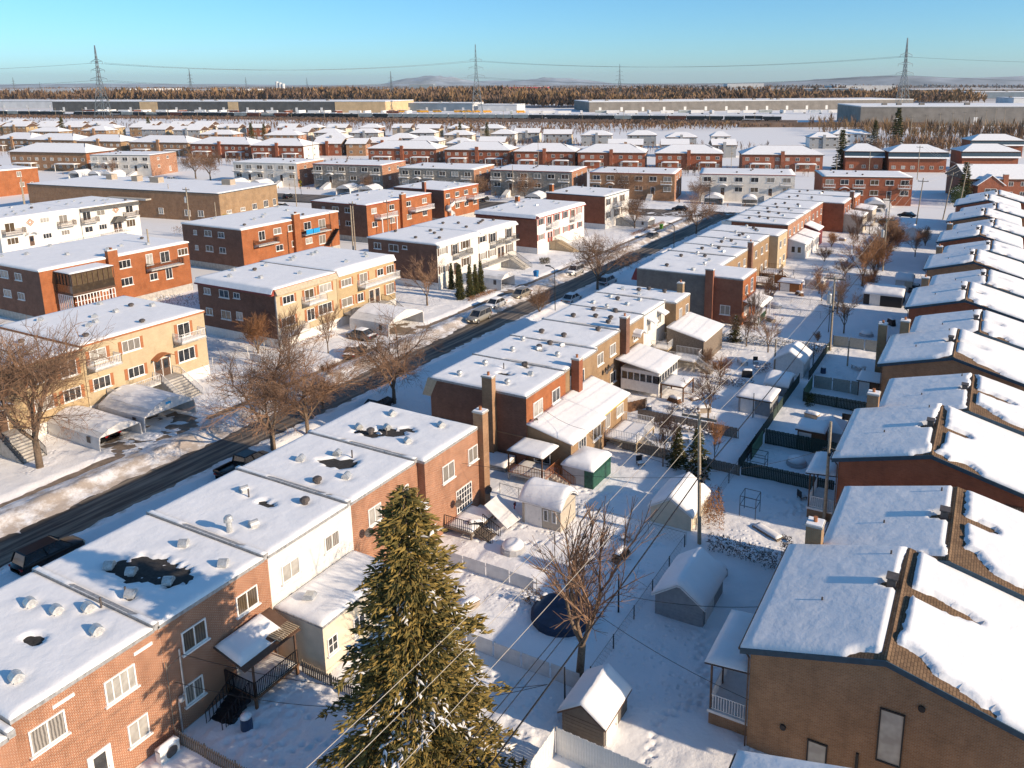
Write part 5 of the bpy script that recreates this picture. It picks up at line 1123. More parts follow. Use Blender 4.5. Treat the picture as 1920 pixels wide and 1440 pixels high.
# ------------------------------------------------------------------ trees
def bare_tree(seed, h, spread=.9, trunk_h=.22, r0=None, twigs=5, lean=(0, 0), up=.35, forks=3, levels=4):
    """returns (limb mesh builder, twig mesh builder)"""
    rr = random.Random(seed); A, B = MB(), MB(); r0 = r0 or h * .022
    def grow(p, d, L, r, lev):
        n = 3 if lev < 3 else 2; q = p; dd = d.copy(); m = A if lev < 2 else B
        for i in range(n):
            dd = (dd + Vector((rr.uniform(-1, 1), rr.uniform(-1, 1), rr.uniform(-.5, 1) * up)) * .20).normalized()
            e = q + dd * (L / n); ra = r * (1 - .35 * i / n); rb = r * (1 - .35 * (i + 1) / n)
            m.tube(q, e, max(ra, .009), max(rb, .007), 6 if lev < 1 else 4 if lev < 2 else 3, cap=False)
            if lev < levels and (i > 0 or lev > 0):
                for _ in range(1 if lev < 2 else 2 if lev < levels - 1 else twigs // 2):
                    a = rr.uniform(0, 6.283); s = rr.uniform(.55, 1.0) * spread
                    o = dd.orthogonal().normalized(); o = Matrix.Rotation(a, 3, dd) @ o
                    nd = (dd * .75 + o * s + Vector((0, 0, up * .5))).normalized()
                    grow(e, nd, L * rr.uniform(.48, .72), rb * .55, lev + 1)
            q = e
        if lev < levels:
            for _ in range(forks if lev == 0 else 2):
                a = rr.uniform(0, 6.283); o = Matrix.Rotation(a, 3, dd) @ dd.orthogonal().normalized()
                grow(q, (dd + o * rr.uniform(.35, .75) * spread).normalized(), L * rr.uniform(.6, .85), r * .6, lev + 1)
    th = h * trunk_h
    A.lathe([(r0 * 1.5, -.4), (r0 * 1.1, .3)], 8); top = Vector((lean[0] * th, lean[1] * th, th)); A.tube((0, 0, .25), top, r0 * 1.1, r0 * .95, 8)
    for k in range(forks + 1):
        a = 6.283 * k / (forks + 1) + rr.uniform(-.4, .4); e = rr.uniform(.35, .75) * spread if k else .12
        grow(top, Vector((math.cos(a) * e + lean[0], math.sin(a) * e + lean[1], 1)).normalized(), h * .34, r0 * .62, 1)
    return A, B
TM = {}
def tree_kind(key, **kw):
    if key not in TM:
        A, B = bare_tree(**kw); TM[key] = (A.mesh('trunk', 'bark', True), B.v, B.f)
        me = B.mesh('crown', 'twig'); TM[key] = (TM[key][0], me)
    return TM[key]
def place_tree(key, loc, label, s=1., rz=0., name='bare_tree', group='bare street and yard trees', mat=None, **kw):
    tr, cr = tree_kind(key, **kw)
    t = thing(name, label, 'tree', loc, rz, group); t.scale = (s, s, s)
    put(tr, 'trunk', t); c = put(cr, 'crown', t)
    if mat and cr.users > 1:
        c.material_slots[0].link = 'OBJECT'; c.material_slots[0].material = MATS[mat]
    return t
BIG = dict(seed=3, h=13, spread=1.15, up=.2, twigs=4, forks=4, levels=5)
MED = dict(seed=8, h=9.6, spread=1.15, up=.15, trunk_h=.2, twigs=4, forks=3, levels=5)
MED2 = dict(seed=21, h=9.6, spread=1.05, up=.15, trunk_h=.2, twigs=4, forks=3, levels=5)
SML = dict(seed=5, h=6, spread=.75, twigs=6, forks=3, levels=4, r0=.11)
THIN = dict(seed=14, h=6.2, spread=.5, twigs=6, forks=3, levels=4, r0=.08, up=.6)
BUSH = dict(seed=31, h=4.4, spread=.8, twigs=8, forks=5, levels=4, r0=.09, trunk_h=.08)
YARD = dict(seed=17, h=9.6, spread=.78, twigs=5, forks=3, levels=4, r0=.22, trunk_h=.3, lean=(-.12, .0), up=.4)
place_tree('big', (-75.7, 37.0, 0), 'large bare tree with thick trunk and snow-dusted forks at the left edge', 1.0, .5, **BIG)
place_tree('med', (-59.2, 49.4, 0), 'tall bare street tree above the parked black pickup', 1.12, 1.0, **MED)
place_tree('med2', (-58.8, 53.4, 0), 'second bare street tree close behind the one above the pickup, rusty twigs', .95, 2.0, mat='twig_rust', **MED2)
place_tree('med2', (-56.5, 63.8, 0), 'bare street tree beside the snow-covered dark car', .98, .3, **MED2)
place_tree('med', (-58.7, 118.8, 0), 'bare street tree beside the two parked cars halfway up the road', 1.02, 2.4, **MED)
place_tree('thin', (-75.5, 73.1, 0), 'slender young bare tree on the lawn before the cream block', 1., .2, **THIN)
place_tree('thin', (-74.6, 65.8, 0), 'slim bare tree on the lawn between the yellow and cream blocks', 1.2, 1.2, **THIN)
place_tree('small', (-78.3, 97.4, 0), 'rounded bare tree beside the slim cedars', 1.25, 2.2, **SML)
place_tree('med', (-76.8, 175.7, 0), 'bare tree before the small white corner block', .88, .9, **MED)
place_tree('med2', (-61.1, 175.7, 0), 'wide bare tree at the end of the street by the cross street', .92, 1.9, **MED2)
place_tree('bush', (-60.0, 101.5, 0), 'low bare many-stemmed tree beside the curved street lamp', 1.05, .4, **BUSH)
place_tree('bush', (-83.6, 68.8, 0), 'bare bushy tree against the dark side wall of the cream block', 1.35, 1.4, mat='twig_rust', **BUSH)
place_tree('bush', (-62.9, 59.5, 0), 'rust-brown leafy bush at the road edge below the bare trees', .95, 2.4, mat='twig_rust', name='bush', **BUSH)
place_tree('bush', (-68.9, 66.5, 0), 'round rust-brown shrub by the pavement before the cream block', .6, 0.4, mat='twig_rust', name='bush', **BUSH)
place_tree('yard', (-18.9, 35.9, 0), 'large bare yard tree with pruned leaning limbs beside the small gable shed', 1.04, 2.6, **YARD)
place_tree('small', (-24.2, 75.0, 0), 'pruned bare yard tree with stubby trunk left of the dark flat shed', .95, 1.0, **SML)
place_tree('thin', (-24.6, 63.4, 0), 'small bare tree in the yard with the green-sided shelter', .85, .8, **THIN)
place_tree('thin', (-20.8, 66.8, 0), 'twiggy reddish sapling beside the tall wooden pole', .62, 1.8, mat='twig_rust', **THIN)
place_tree('small', (-24.3, 99.4, 0), 'bare yard tree behind the gable shed, third yard beyond', .85, 2.0, **SML)
place_tree('small', (-27.5, 100.5, 0), 'bare yard tree near the red and grey end house', .85, .4, **SML)
place_tree('thin', (-29.2, 117.0, 0), 'thin bare tree in the yard past the red end house', .9, .9, **THIN)
place_tree('thin', (-28.5, 108.0, 0), 'bare sapling beside the red end house canopy', .9, 2.9, **THIN)
place_tree('thin', (-25.0, 170, 0), 'thin bare tree in the yard of the fourth row', .9, 2.9, **THIN)
place_tree('small', (-17.0, 112.5, 0), 'dark bare tree beside the pole transformer', 1.0, 1.3, mat='twig_dark', **SML)
place_tree('bush', (-26.8, 87.4, 0), 'bare hedge-like shrub behind the wooden rear wing', .75, .1, mat='twig_rust', name='bush', **BUSH)
place_tree('bush', (-29.3, 90.0, 0), 'snow-dusted bare shrub beside the weathered wooden wing', .7, 1.1, name='bush', **BUSH)
place_tree('bush', (-19.5, 107.2, 0), 'low twiggy shrub on the lot line beside the far gable shed', .4, 1.1, name='bush', **BUSH)
place_tree('bush', (-31, 108.4, 0), 'bare shrub before the red end house', .55, 2.1, name='bush', **BUSH)
place_tree('bush', (-88, 111, 0), 'bare tree beside the dark side wall of the white-fronted block', 1.3, .7, **BUSH)
place_tree('med', (-259.3, 199.6, 0), 'bare tree beside the white-grey cross-street block', 1.1, .7, **MED)
place_tree('med2', (-272, 203, 0), 'wide bare tree right of the orange end wall at upper left', 1.1, 1.7, **MED2)
place_tree('med', (-181, 197.5, 0), 'round bare tree in the gap between two grey-stone blocks', .62, 1.1, **MED)
place_tree('med2', (-127, 207, 0), 'bare tree before the grey-stone block by the small corner block', .8, 2.1, **MED2)
place_tree('med', (-97, 214, 0), 'wide bare tree before the brown-stone block up the road', .95, 2.8, **MED)
place_tree('med2', (-77, 224, 0), 'small bare tree at the corner of the pale cross-street block', .75, .2, **MED2)
place_tree('med', (-141, 203, 0), 'bare twiggy tree beside the dark gap left of the grey-stone block', .75, 1.6, **MED)
place_tree('small', (-297, 186, 0), 'small bare tree before the white block with teal roof edge', 1.2, .6, **SML)
place_tree('med', (-296, 147, 0), 'rusty bare tree before the orange block at the left edge', .6, .6, mat='twig_rust', **MED)
for i, (x, y) in enumerate(((-18.0, 150), (-18.6, 158), (-17.9, 166), (-18.4, 176))):
    place_tree('bush', (x, y, 0), f'tangled bare lot-line tree, {["nearest", "second", "third", "farthest"][i]} of four behind the fourth row', 1.75, i * 1.3, mat='twig' if i % 2 else 'twig_rust', **BUSH)

for i, (x, y, s_) in enumerate(((-19.6, 122, 1.0), (-16.6, 133.5, 1.3), (-18.9, 141.5, 1.4), (-22.8, 147, .9), (-24.5, 133, .8), (-30.0, 173.5, .9), (-26.5, 185, 1.2), (-21.5, 193, 1.3), (-13.2, 171, .9), (-12.4, 184, 1.1), (-23.2, 128.5, .7), (-28.6, 158.5, .8))):
    place_tree('bush' if i % 2 else 'small', (x, y, 0), ['bare tree beside the far chain-link fence post', 'rusty bare tree left of the black open shed', 'tall bare tree right behind the black open shed', 'bare shrub-like tree in the wide snowy yard', 'small bare tree below the timber screen', 'bare tree behind the domed lean-to', 'bare tree behind the long red row house', 'rusty bare tree near the pale little shed', 'bare tree beside the sixth gabled house', 'bare tree left of the seventh gabled house', 'sapling in the yard with the grey stone shed', 'bare tree below the white sunrooms'][i], s_, i * .8, mat='twig_rust' if i % 3 else 'twig', **(BUSH if i % 2 else SML))
def conifer(key, h, rad, seed, leaf=.30, dens=1., mats=('needles', 'needles_gold'), droop=.30, snow=.10, gap=.34):
    """trunk, crown of needle sprays, snow on the boughs"""
    def fn():
        rr = random.Random(seed); T, C, Sn = MB(), MB(), MB()
        T.tube((0, 0, -.4), (0, 0, h * .97), h * .016, .02, 7)
        z = h * .03
        while z < h * .985:
            f = 1 - z / h; Rl = rad * (f ** (.60 if dens > 1.1 else .78)) * (.88 + .12 * math.sin(z * 2.1) + .10 * math.sin(z * 5.3)); nb = max(4, int(5 + 8 * f))
            for k in range(nb):
                a = 6.283 * (k + rr.random()) / nb + z * 3.1; L = Rl * rr.uniform(.72, 1.1); dz = -droop * L * rr.uniform(.5, 1.2)
                ca, sa = math.cos(a), math.sin(a); n = max(3, int(L / leaf * 1.7 * dens)); snowy = rr.random() < snow * (1.5 - z / h)
                T.tube((0, 0, z), (ca * L * .9, sa * L * .9, z + dz * .9), .035, .012, 3, cap=False)
                for i in range(n):
                    s = .12 + .88 * (i + rr.random()) / n; q = Vector((ca * L * s, sa * L * s, z + dz * s * (.4 + .6 * s) + .12 * s * s * L * .3))
                    wdt = (1 - s) * .32 * L + .16
                    for j in range(3):
                        side = rr.uniform(-1, 1) * wdt; p = q + Vector((-sa * side, ca * side, rr.uniform(-.18, .12)))
                        d = Vector((ca + rr.uniform(-.9, .9), sa + rr.uniform(-.9, .9), rr.uniform(-.55, .25))).normalized() * leaf * rr.uniform(.7, 1.5)
                        o = d.cross(Vector((rr.uniform(-.5, .5), rr.uniform(-.5, .5), 1))).normalized() * leaf * rr.uniform(.16, .34)
                        dn = Vector((0, 0, -leaf * .22))
                        mt = 0 if rr.random() < .48 else 1
                        sh = ([p - d * .3, p + o + dn * .6, p + d, p - o + dn * .6, p + d * .35 + Vector((0, 0, leaf * .12))], [(0, 4, 1), (1, 4, 2), (2, 4, 3), (3, 4, 0)])
                        C.add(*sh, mt)
                        if snowy and rr.random() < .42: Sn.add([v_ + Vector((0, 0, leaf * .16)) for v_ in sh[0]], sh[1])
            z += gap * (.55 + .75 * f)
        return T.mesh('trunk', 'bark'), C.mesh('crown', mats), Sn.mesh('branch_snow', 'snow', True)
    return cached(('con', key), fn)
def place_conifer(key, loc, label, s=1., rz=0., name='spruce_tree', **kw):
    T, C, Sn = conifer(key, **kw); t = thing(name, label, 'tree', loc, rz, 'evergreen trees'); t.scale = (s, s, s)
    put(T, 'trunk', t); put(C, 'crown', t)
    if len(Sn.vertices): put(Sn, 'branch_snow', t, kind='stuff')
    return t
place_conifer('big', (-22.3, 25.5, 0), 'huge golden-green spruce in the yard at the bottom centre', h=17.2, rad=5.5, seed=4, leaf=.29, dens=1.4, snow=.11, gap=.36)
FAR_SP = dict(h=14, rad=3.6, seed=9, leaf=.75, dens=.7, snow=.03, gap=.8, mats=('cedar', 'needles'))
for (x, y, s, lab) in ((-58.0, 344, 1.15, 'dark spruce beside the narrow mansard house'), (-53, 490, 1.5, 'tall dark spruce beyond the mansard houses'), (-64, 484, 1.0, 'dark evergreen left of the tall spruce beyond the mansards'), (-8.4, 262, .85, 'dark conifer left of the red gabled house at the right edge'),
        (-330, 150, .0, ''), (-300, 121, 1.0, 'golden evergreen at the left frame edge'), (-590, 338, .95, 'dark evergreen among the far small houses, upper left'), (-548, 375, .9, 'evergreen before the railway, upper left'), (-415, 352, .85, 'pair-forming evergreen above the hip roofs, left of centre'), (-408, 356, .8, 'lower evergreen of the pair above the hip roofs'),
        (-305, 420, .8, 'evergreen at the railway edge above centre'), (-290, 428, .8, 'second evergreen at the railway edge above centre'), (-23.5, 64.2, .34, 'small dark spruce beside the tall wooden pole'), (-21.2, 63.0, .42, 'snow-speckled dark yew at the foot of the tall wooden pole'), (-29.5, 102.0, .33, 'small evergreen before the red end house')):
    if s: place_conifer('far' if s > .5 else 'yardsp', (x, y, 0), lab, s, x, **(FAR_SP if s > .5 else dict(h=12, rad=4.2, seed=19, leaf=.55, dens=.9, snow=.16, gap=.6, mats=('cedar', 'needles'))))
CED = dict(h=6., rad=.85, seed=2, leaf=.2, dens=1.6, droop=-.9, snow=.0, gap=.30, mats=('cedar', 'needles'))
for i, (x, y, s) in enumerate(((-75.9, 103.0, 1.02), (-75.3, 104.9, .98), (-75.5, 106.8, .9), (-75.4, 108.2, .95), (-81.2, 107.8, .8), (-81.0, 109.4, .75))):
    lab = ['front', 'second', 'third', 'rearmost'][i] + ' slim cedar in the row of four by the white shelter' if i < 4 else ['left', 'right'][i - 4] + ' slim cedar of the pair against the white-fronted block'
    place_conifer('cedar', (x, y, 0), lab, s, i * 1.1, name='cedar_tree', **CED)
def hedge(name, label, pts, w, h, mat='twig_dark', n=500, seed=1, snow=True, leaf=.22):
    rr = random.Random(seed); b = MB(); s = MB(); t = thing(name, label, 'hedge', (*pts[0], 0))
    p0 = Vector((*pts[0], 0))
    for a, c in zip(pts[:-1], pts[1:]):
        a, c = Vector((*a, 0)) - p0, Vector((*c, 0)) - p0; d = (c - a); nrm = Vector((-d.y, d.x, 0)).normalized()
        for _ in range(int(n * d.length / 5)):
            q = a.lerp(c, rr.random()) + nrm * rr.uniform(-w / 2, w / 2) + Vector((0, 0, h * rr.random() ** .7))
            v = Vector((rr.uniform(-1, 1), rr.uniform(-1, 1), rr.uniform(-.2, 1.4))).normalized() * leaf * rr.uniform(.7, 1.6); o = v.orthogonal().normalized() * leaf * .13
            b.add([q - o, q + o, q + v], [(0, 1, 2)])
        if snow:
            for _ in range(int(9 * d.length)):
                q = a.lerp(c, rr.random()) + nrm * rr.uniform(-w / 2, w / 2) * .9 + Vector((0, 0, h * rr.uniform(.75, 1.02))); g = rr.uniform(.10, .24)
                vs = [q + Vector((math.cos(k) * g, math.sin(k) * g * rr.uniform(.5, 1.1), -.05)) for k in (0, 1.05, 2.1, 3.14, 4.2, 5.2)]; s.add(vs + [q + Vector((0, 0, .05))], [(k, (k + 1) % 6, 6) for k in range(6)])
    b.build('foliage', mat, t)
    if s.v: s.build('hedge_snow', 'snow', t, smooth=True)
hedge('hedge', 'snow-topped vine hedge on the wire fence between two right-hand yards', [(-16.6, 52.6), (-11.4, 52.4)], .7, 1.5, n=900, seed=2)
hedge('hedge', 'tangle of bare vines and shrubs behind the beige shed', [(-18.5, 59.0), (-17.0, 55.0)], 1.6, 2.0, 'twig_rust', n=1300, seed=3, snow=False)
hedge('hedge', 'brown ivy-clad stump beside the chimney of the nearest gabled house', [(-11.3, 53.2), (-10.6, 53.2)], .8, 2.4, 'twig_rust', n=1800, seed=4)
hedge('hedge', 'dark clipped hedge behind the wooden rear wing of the end house', [(-33.0, 101.0), (-17.4, 103.0)], 1.1, 1.3, 'shrub_leaf', n=700, seed=5)
hedge('hedge', 'low brown hedge at the foot of the slim cedars', [(-74.0, 102.5), (-73.6, 109.5)], .9, .7, 'twig_rust', n=600, seed=6, snow=False)
hedge('hedge', 'reddish low hedge before the small white corner block', [(-73.6, 166.5), (-73.2, 186)], 1.0, .8, 'twig_rust', n=400, seed=7, snow=False)
hedge('hedge', 'rubble and shrub strip between the snowy deck stairs and the dark shed', [(-27.5, 85.8), (-22.6, 86.2)], 1.0, 1.1, 'twig_dark', n=600, seed=8)
hedge('hedge', 'pair of round dark shrubs on the lawn before the second white block', [(-77.5, 131.5), (-76.2, 133.0)], 1.2, 1.3, 'shrub_leaf', n=2200, seed=9, snow=False)
hedge('hedge', 'bare hedge behind the long yellow block, left', [(-117, 78), (-108, 84)], 2.2, 1.8, 'twig_dark', n=500, seed=10)
hedge('hedge', 'brown hedge before the playground left of the long brown building', [(-172, 121), (-163, 124)], 2.5, 1.8, 'twig', n=600, seed=11)
hedge('hedge', 'dark green hedge strip left of the red gabled house', [(-10.4, 252), (-9.0, 266)], 3.0, 4.5, 'cedar', n=1200, seed=12, leaf=.5)

# ------------------------------------------------------------------ sheds and yard things
def shed(loc, w, d, h, rise, label, wall, rz=0., axis='x', door_side='S', wins=(), snow=.25, trim='trim_white', flat=False, round_=False, seed=0, door_=True):
    t = thing('garden_shed', label, 'shed', (*loc, 0), rz, 'garden sheds')
    b = MB()
    if flat: b.box(0, 0, -.4, w, d, h)
    elif axis == 'x': b.prism([(0, -.4), (d, -.4), (d, h), (d / 2, h + rise), (0, h)], 'x', 0, w)
    else: b.prism([(0, -.4), (w, -.4), (w, h), (w / 2, h + rise), (0, h)], 'y', 0, d)
    b.build('wall', wall, t); o = .2
    for i in range(int(h / .22)):   # lap siding
        z = .1 + i * .22; q = MB(); q.box(-.012, -.012, z, w + .012, d + .012, z + .03); q.build('siding_board', wall, t) if not flat and i else None
    step = .25; nx, ny = int((w + 2 * o) / step) + 2, int((d + 2 * o) / step) + 2
    X, Y = np.meshgrid(np.linspace(-o, w + o, nx), np.linspace(-o, d + o, ny))
    if flat: rz_ = np.full_like(X, h + .05)
    else:
        u = np.abs((Y - d / 2) / (d / 2 + o) if axis == 'x' else (X - w / 2) / (w / 2 + o)); rz_ = h + .05 + rise * (1.08 - 1.16 * (u ** 2 if round_ else u))
    ed = np.minimum(np.minimum(X + o, w + o - X), np.minimum(Y + o, d + o - Y))
    n = fbm(X * .8 + seed, Y * .8); Zs = rz_ + .06 + snow * (.6 + .8 * n) * np.clip(.3 + ed / .4, 0, 1)
    def sheet(Z, nm, m, sk):
        X2, Y2, Z2 = (np.pad(a, 1, mode='edge') for a in (X, Y, Z)); k = np.zeros_like(Z2, bool); k[0] = k[-1] = True; k[:, 0] = k[:, -1] = True; Z2[k] -= sk
        me = grid_mesh(nm, X2, Y2, Z2, m)
        if m != 'snow': me.polygons.foreach_set('use_smooth', np.zeros(len(me.polygons), bool))
        put(me, nm, t)
    sheet(rz_ + .02, 'roof', trim, .12); sheet(Zs, 'roof_snow', 'snow', .1)
    if door_: door(t, w, d, door_side, (w if door_side in 'SN' else d) * .3, .0, min(1.4, .42 * (w if door_side in 'SN' else d)), min(1.9, h - .15), 'siding_white', glass=False)
    for (sd, u, z, ww, hh) in wins: window(t, w, d, sd, u, z, ww, hh, 1, sill=None)
    return t
shed((-31.1, 49.4), 3.5, 2.5, 2.2, .75, 'beige lap-sided shed with two slit windows beside the chain-link fence', 'siding_beige', axis='x', wins=[('S', 2.2, .9, .42, 1.0), ('S', 2.95, .9, .42, 1.0)], snow=.35, round_=True, seed=1)
shed((-18.0, 32.2), 2.5, 3.0, 1.55, .85, 'small gable shed with snowy roof beside the white slatted fence', 'siding_dark', axis='y', door_side='E', snow=.22, seed=2, trim='trim_brown')
shed((-17.3, 43.7), 3.3, 4.2, 1.75, 1.1, 'grey shed with a thick rounded snow roof left of the nearest gabled house', 'siding_grey', axis='y', door_side='E', snow=.38, round_=False, seed=3)
shed((-22.0, 54.2), 3.4, 4.2, 1.6, 1.0, 'beige gable shed at the foot of the tall wooden pole', 'stucco_cream', axis='y', snow=.35, seed=4, door_=False)
shed((-22.2, 79.0), 3.4, 3.6, 1.9, .25, 'dark flat shed under the power lines', 'siding_grey', flat=True, snow=.25, seed=5, trim='trim_brown')
shed((-20.9, 85.2), 2.4, 3.4, 1.5, .5, 'small grey shed with rounded snow roof behind the dark flat shed', 'siding_grey', axis='x', round_=True, snow=.3, seed=6)
shed((-21.5, 92.0), 3.3, 4.0, 2.2, 1.0, 'pale grey gable shed beside the short wooden pole', 'siding_white', axis='y', snow=.25, seed=7, door_=False)
shed((-17.0, 129.6), 5.7, 5.0, 2.1, .8, 'black open shed with snowy hip roof beside the leaning tree', 'metal_black', axis='x', snow=.25, seed=8)
shed((-13.5, 140.6), 2.6, 2.6, 2.2, .6, 'cream shed behind the black open shed', 'stucco_cream', axis='x', snow=.3, seed=9)
shed((-22.6, 157), 3.4, 3.4, 2.3, .6, 'white shed with one dark window beside the tangled trees', 'siding_white', axis='x', wins=[('S', 1.8, 1.0, .9, .9)], seed=10, door_=False)
shed((-17.2, 190), 3.2, 3.2, 2.2, .8, 'pale little shed near the far wooden poles', 'siding_white', axis='y', seed=11)
shed((-14.6, 72.9), 2.4, 2.2, 2.2, .3, 'dark wooden shed boxed in by green privacy fence, right yards', 'wood_brown', flat=True, snow=.3, seed=12, trim='trim_brown')
shed((-11.6, 89.6), 2.2, 3.0, 2.0, .3, 'brown plank shed below the third gabled house', 'wood_brown', flat=True, snow=.06, seed=13, trim='trim_brown')
shed((-31.0, 132.0), 3.4, 2.6, 1.7, .3, 'orange-brown timber bin shed behind the third row', 'wood_orange', flat=True, snow=.2, seed=14, trim='wood_brown')
shed((-27.4, 135.6), 3.0, 2.4, 1.7, .3, 'small stone-grey shed behind the third row decks', 'concrete', flat=True, snow=.25, seed=15)
# green-sided snow-covered shelter
t = thing('car_shelter', 'snow-capped storage shelter with green tarp side beside the porch stairs', 'shelter', (-31.4, 56.6, 0))
b = MB(); b.box(0, 0, -.3, 3.0, 3.6, 2.0); b.build('body', 'fabric_grey', t); MB().box(3.003, .05, -.2, 3.05, 3.55, 2.0).build('side_tarp', 'tarp_green', t); MB().box(2.2, -.05, -.2, 3.04, -.003, 1.9).build('front_tarp', 'tarp_green', t)
roof_snow(t, -.1, -.1, 3.1, 3.7, 2.0, .7, .25, seed=5, edge=1.4)
t = thing('gazebo', 'snow-covered pointed garden gazebo in the second right-hand yard', 'gazebo', (-13.6, 75.2, 0)); b = MB()
for xx in (0.1, 2.9):
    for yy in (.1, 2.9): b.box(xx - .05, yy - .05, -.3, xx + .05, yy + .05, 1.5)
b.add([(-.2, -.2, 1.5), (3.2, -.2, 1.5), (3.2, 3.2, 1.5), (-.2, 3.2, 1.5), (1.5, 1.5, 2.4)], [(0, 1, 4), (1, 2, 4), (2, 3, 4), (3, 0, 4), (3, 2, 1, 0)]); b.build('canopy', 'fabric_grey', t)
b = MB(); b.add([(-.1, -.1, 1.56), (3.1, -.1, 1.56), (3.1, 3.1, 1.56), (-.1, 3.1, 1.56), (1.5, 1.5, 2.6)], [(0, 1, 4), (1, 2, 4), (2, 3, 4), (3, 0, 4)]); b.build('canopy_snow', 'snow', t)
b = MB(); b.box(.05, .02, -.2, 2.95, .06, 1.4); b.box(.02, .1, -.2, .06, 2.9, 1.4); b.build('side_cloth', 'fabric_white', t)
t = thing('pool_cover', 'dark blue covered round pool half under snow beneath the bare yard tree', 'pool', (-22.6, 40.6, 0)); b = MB(); b.lathe([(2.1, -.3), (2.1, .65), (1.9, .72), (.2, .62)], 20); b.build('pool_wall', 'pool_blue', t)
hedge('plant', 'snow-loaded dark shrub at the edge of the blue pool', [(-25.8, 41.0), (-24.4, 41.2)], 1.0, 1.0, 'twig_dark', n=900, seed=15)
for i, (x, y) in enumerate(((-11.8, 41.6), (-11.0, 41.3))): t = thing('planter', f'snow-capped round planter, {["left", "right"][i]} of two near the porch of the nearest gabled house', 'planter', (x, y, 0)); MB().lathe([(.28, -.1), (.36, .45)], 12).build('pot', 'concrete', t); MB().lathe([(.38, .45), (.42, .62), (.3, .85), (.08, .95)], 12).build('snow_cap', 'snow', t, smooth=True)
def rack(loc, w, d, h, label, name='clothes_frame', m='metal_black'):
    t = thing(name, label, 'frame', (*loc, 0)); b = MB()
    for xx in (0, w):
        for yy in (0, d): b.tube((xx, yy, -.2), (xx, yy, h), .03, .03, 5)
    for zz in (h, h * .6): b.path([(0, 0, zz), (w, 0, zz), (w, d, zz), (0, d, zz), (0, 0, zz)], .025, 5)
    b.build('tubing', m, t)
rack((-15.9, 58.3), 1.3, 1.4, 2.0, 'black tube frame beside the vine tangle in the shaded yard'); rack((-17.6, 66.4), 1.6, 1.0, 1.9, 'thin black swing frame beside the green privacy fence', 'swing_frame')
t = thing('lounger_swing', 'snow-dusted garden swing bench in the right-hand yard below the brick chimney', 'swing', (-11.8, 79.6, 0)); b = MB(); b.box(0, 0, .5, 1.8, 1.4, .62); b.box(0, 1.3, .6, 1.8, 1.42, 1.3)
for xx in (.05, 1.75): b.box(xx - .04, .1, -.2, xx + .04, .18, .5); b.box(xx - .04, 1.2, -.2, xx + .04, 1.28, .5)
b.build('bench', 'metal_black', t); roof_snow(t, .05, .05, 1.75, 1.25, .62, .1, .3, seed=2)
t = thing('round_table', 'round garden table under a thick disc of snow, right-hand yard', 'table', (-11.0, 77.2, 0)); MB().lathe([(.1, -.2), (.1, .65), (.8, .68), (.8, .74)], 14).build('table', 'metal_black', t); MB().lathe([(.78, .745), (.78, .85), (.3, .92), (.05, .93)], 14).build('table_snow', 'snow', t, smooth=True)

# fences
def fence(p, q, h, label, kind='mesh', mat='mesh_grey', post='galvanised', name='fence', spacing=3.0, snow=False, z0=-.2):
    L = math.hypot(q[0] - p[0], q[1] - p[1]); t = thing(name, label, 'fence', (*p, 0), ang2(p, q), 'yard fences'); n = max(1, round(L / spacing))
    pm = cached(('fp', h, post), lambda: MB().tube((0, 0, -.4), (0, 0, h + .06), .04, .04, 6).mesh('post', post))
    for i in range(n + 1): put(pm, 'post', t, (L * i / n, 0, 0))
    if kind == 'mesh':
        b = MB(); b.tube((0, 0, h), (L, 0, h), .022, .022, 5); b.tube((0, 0, .15), (L, 0, .15), .015, .015, 4)
        k = .34
        m = int(L / k)
        for i in range(m + 1):
            for s in (1, -1):
                x0 = i * k; x1 = x0 + s * h * .9
                if 0 <= x1 <= L: b.tube((x0, s * .006, .1), (x1, s * .006, h), .0065, .0065, 3, cap=False)
        b.build('wire_mesh', mat, t)
    elif kind in ('slat', 'picket', 'board'):
        wd, gp_ = {'slat': (.14, .155), 'picket': (.10, .17), 'board': (1.9, 2.0)}[kind]
        if kind == 'slat' and L / gp_ > 120: wd, gp_ = wd * 2, gp_ * 2
        def fn():
            b = MB()
            if kind == 'picket': b.prism([(-wd / 2, 0), (wd / 2, 0), (wd / 2, h - .1), (0, h), (-wd / 2, h - .1)], 'y', -.015, .015)
            else: b.box(-wd / 2, -.012, 0, wd / 2, .012, h)
            return b.mesh({'picket': 'picket', 'slat': 'slat', 'board': 'panel'}[kind], mat)
        me = cached(('sl', kind, wd, h, mat), fn)
        m = int(L / gp_)
        for i in range(m): put(me, {'picket': 'picket', 'slat': 'slat', 'board': 'panel'}[kind], t, (gp_ * (i + .5), -.03, .02 + .02 * ((i * 7) % 3)))
        b = MB(); b.box(0, .0, .25, L, .04, .32); b.box(0, 0, h - .3, L, .04, h - .23); b.build('rail', mat, t)
    if snow:
        roof_snow(t, 0, -.09, L, .09, h - .01, .12, .3, seed=L, name='fence_snow')
    return t
LX = -18.3
fence((-27.6, 52.3), (LX, 52.3), 1.25, 'chain-link fence running right from the beige shed', spacing=3.2, kind='mesh')
fence((-35.2, 52.4), (-31.4, 52.4), 1.2, 'chain-link fence left of the beige shed, white cloth on it', spacing=2)
fence((-33.6, 42.0), (-25.4, 42.0), 1.25, 'pale solid panel fence behind the spruce, far side of the pool yard', 'board', 'fabric_white', spacing=2.6)
fence((-30.5, 35.3), (LX, 35.3), 1.3, 'pale solid panel fence between spruce and bare yard tree', 'board', 'fabric_white', spacing=3.0)
fence((LX, 36.2), (LX, 52.0), 1.2, 'dark wire fence along the rear lot line past the grey shed', 'mesh', 'mesh_grey', post='metal_black')
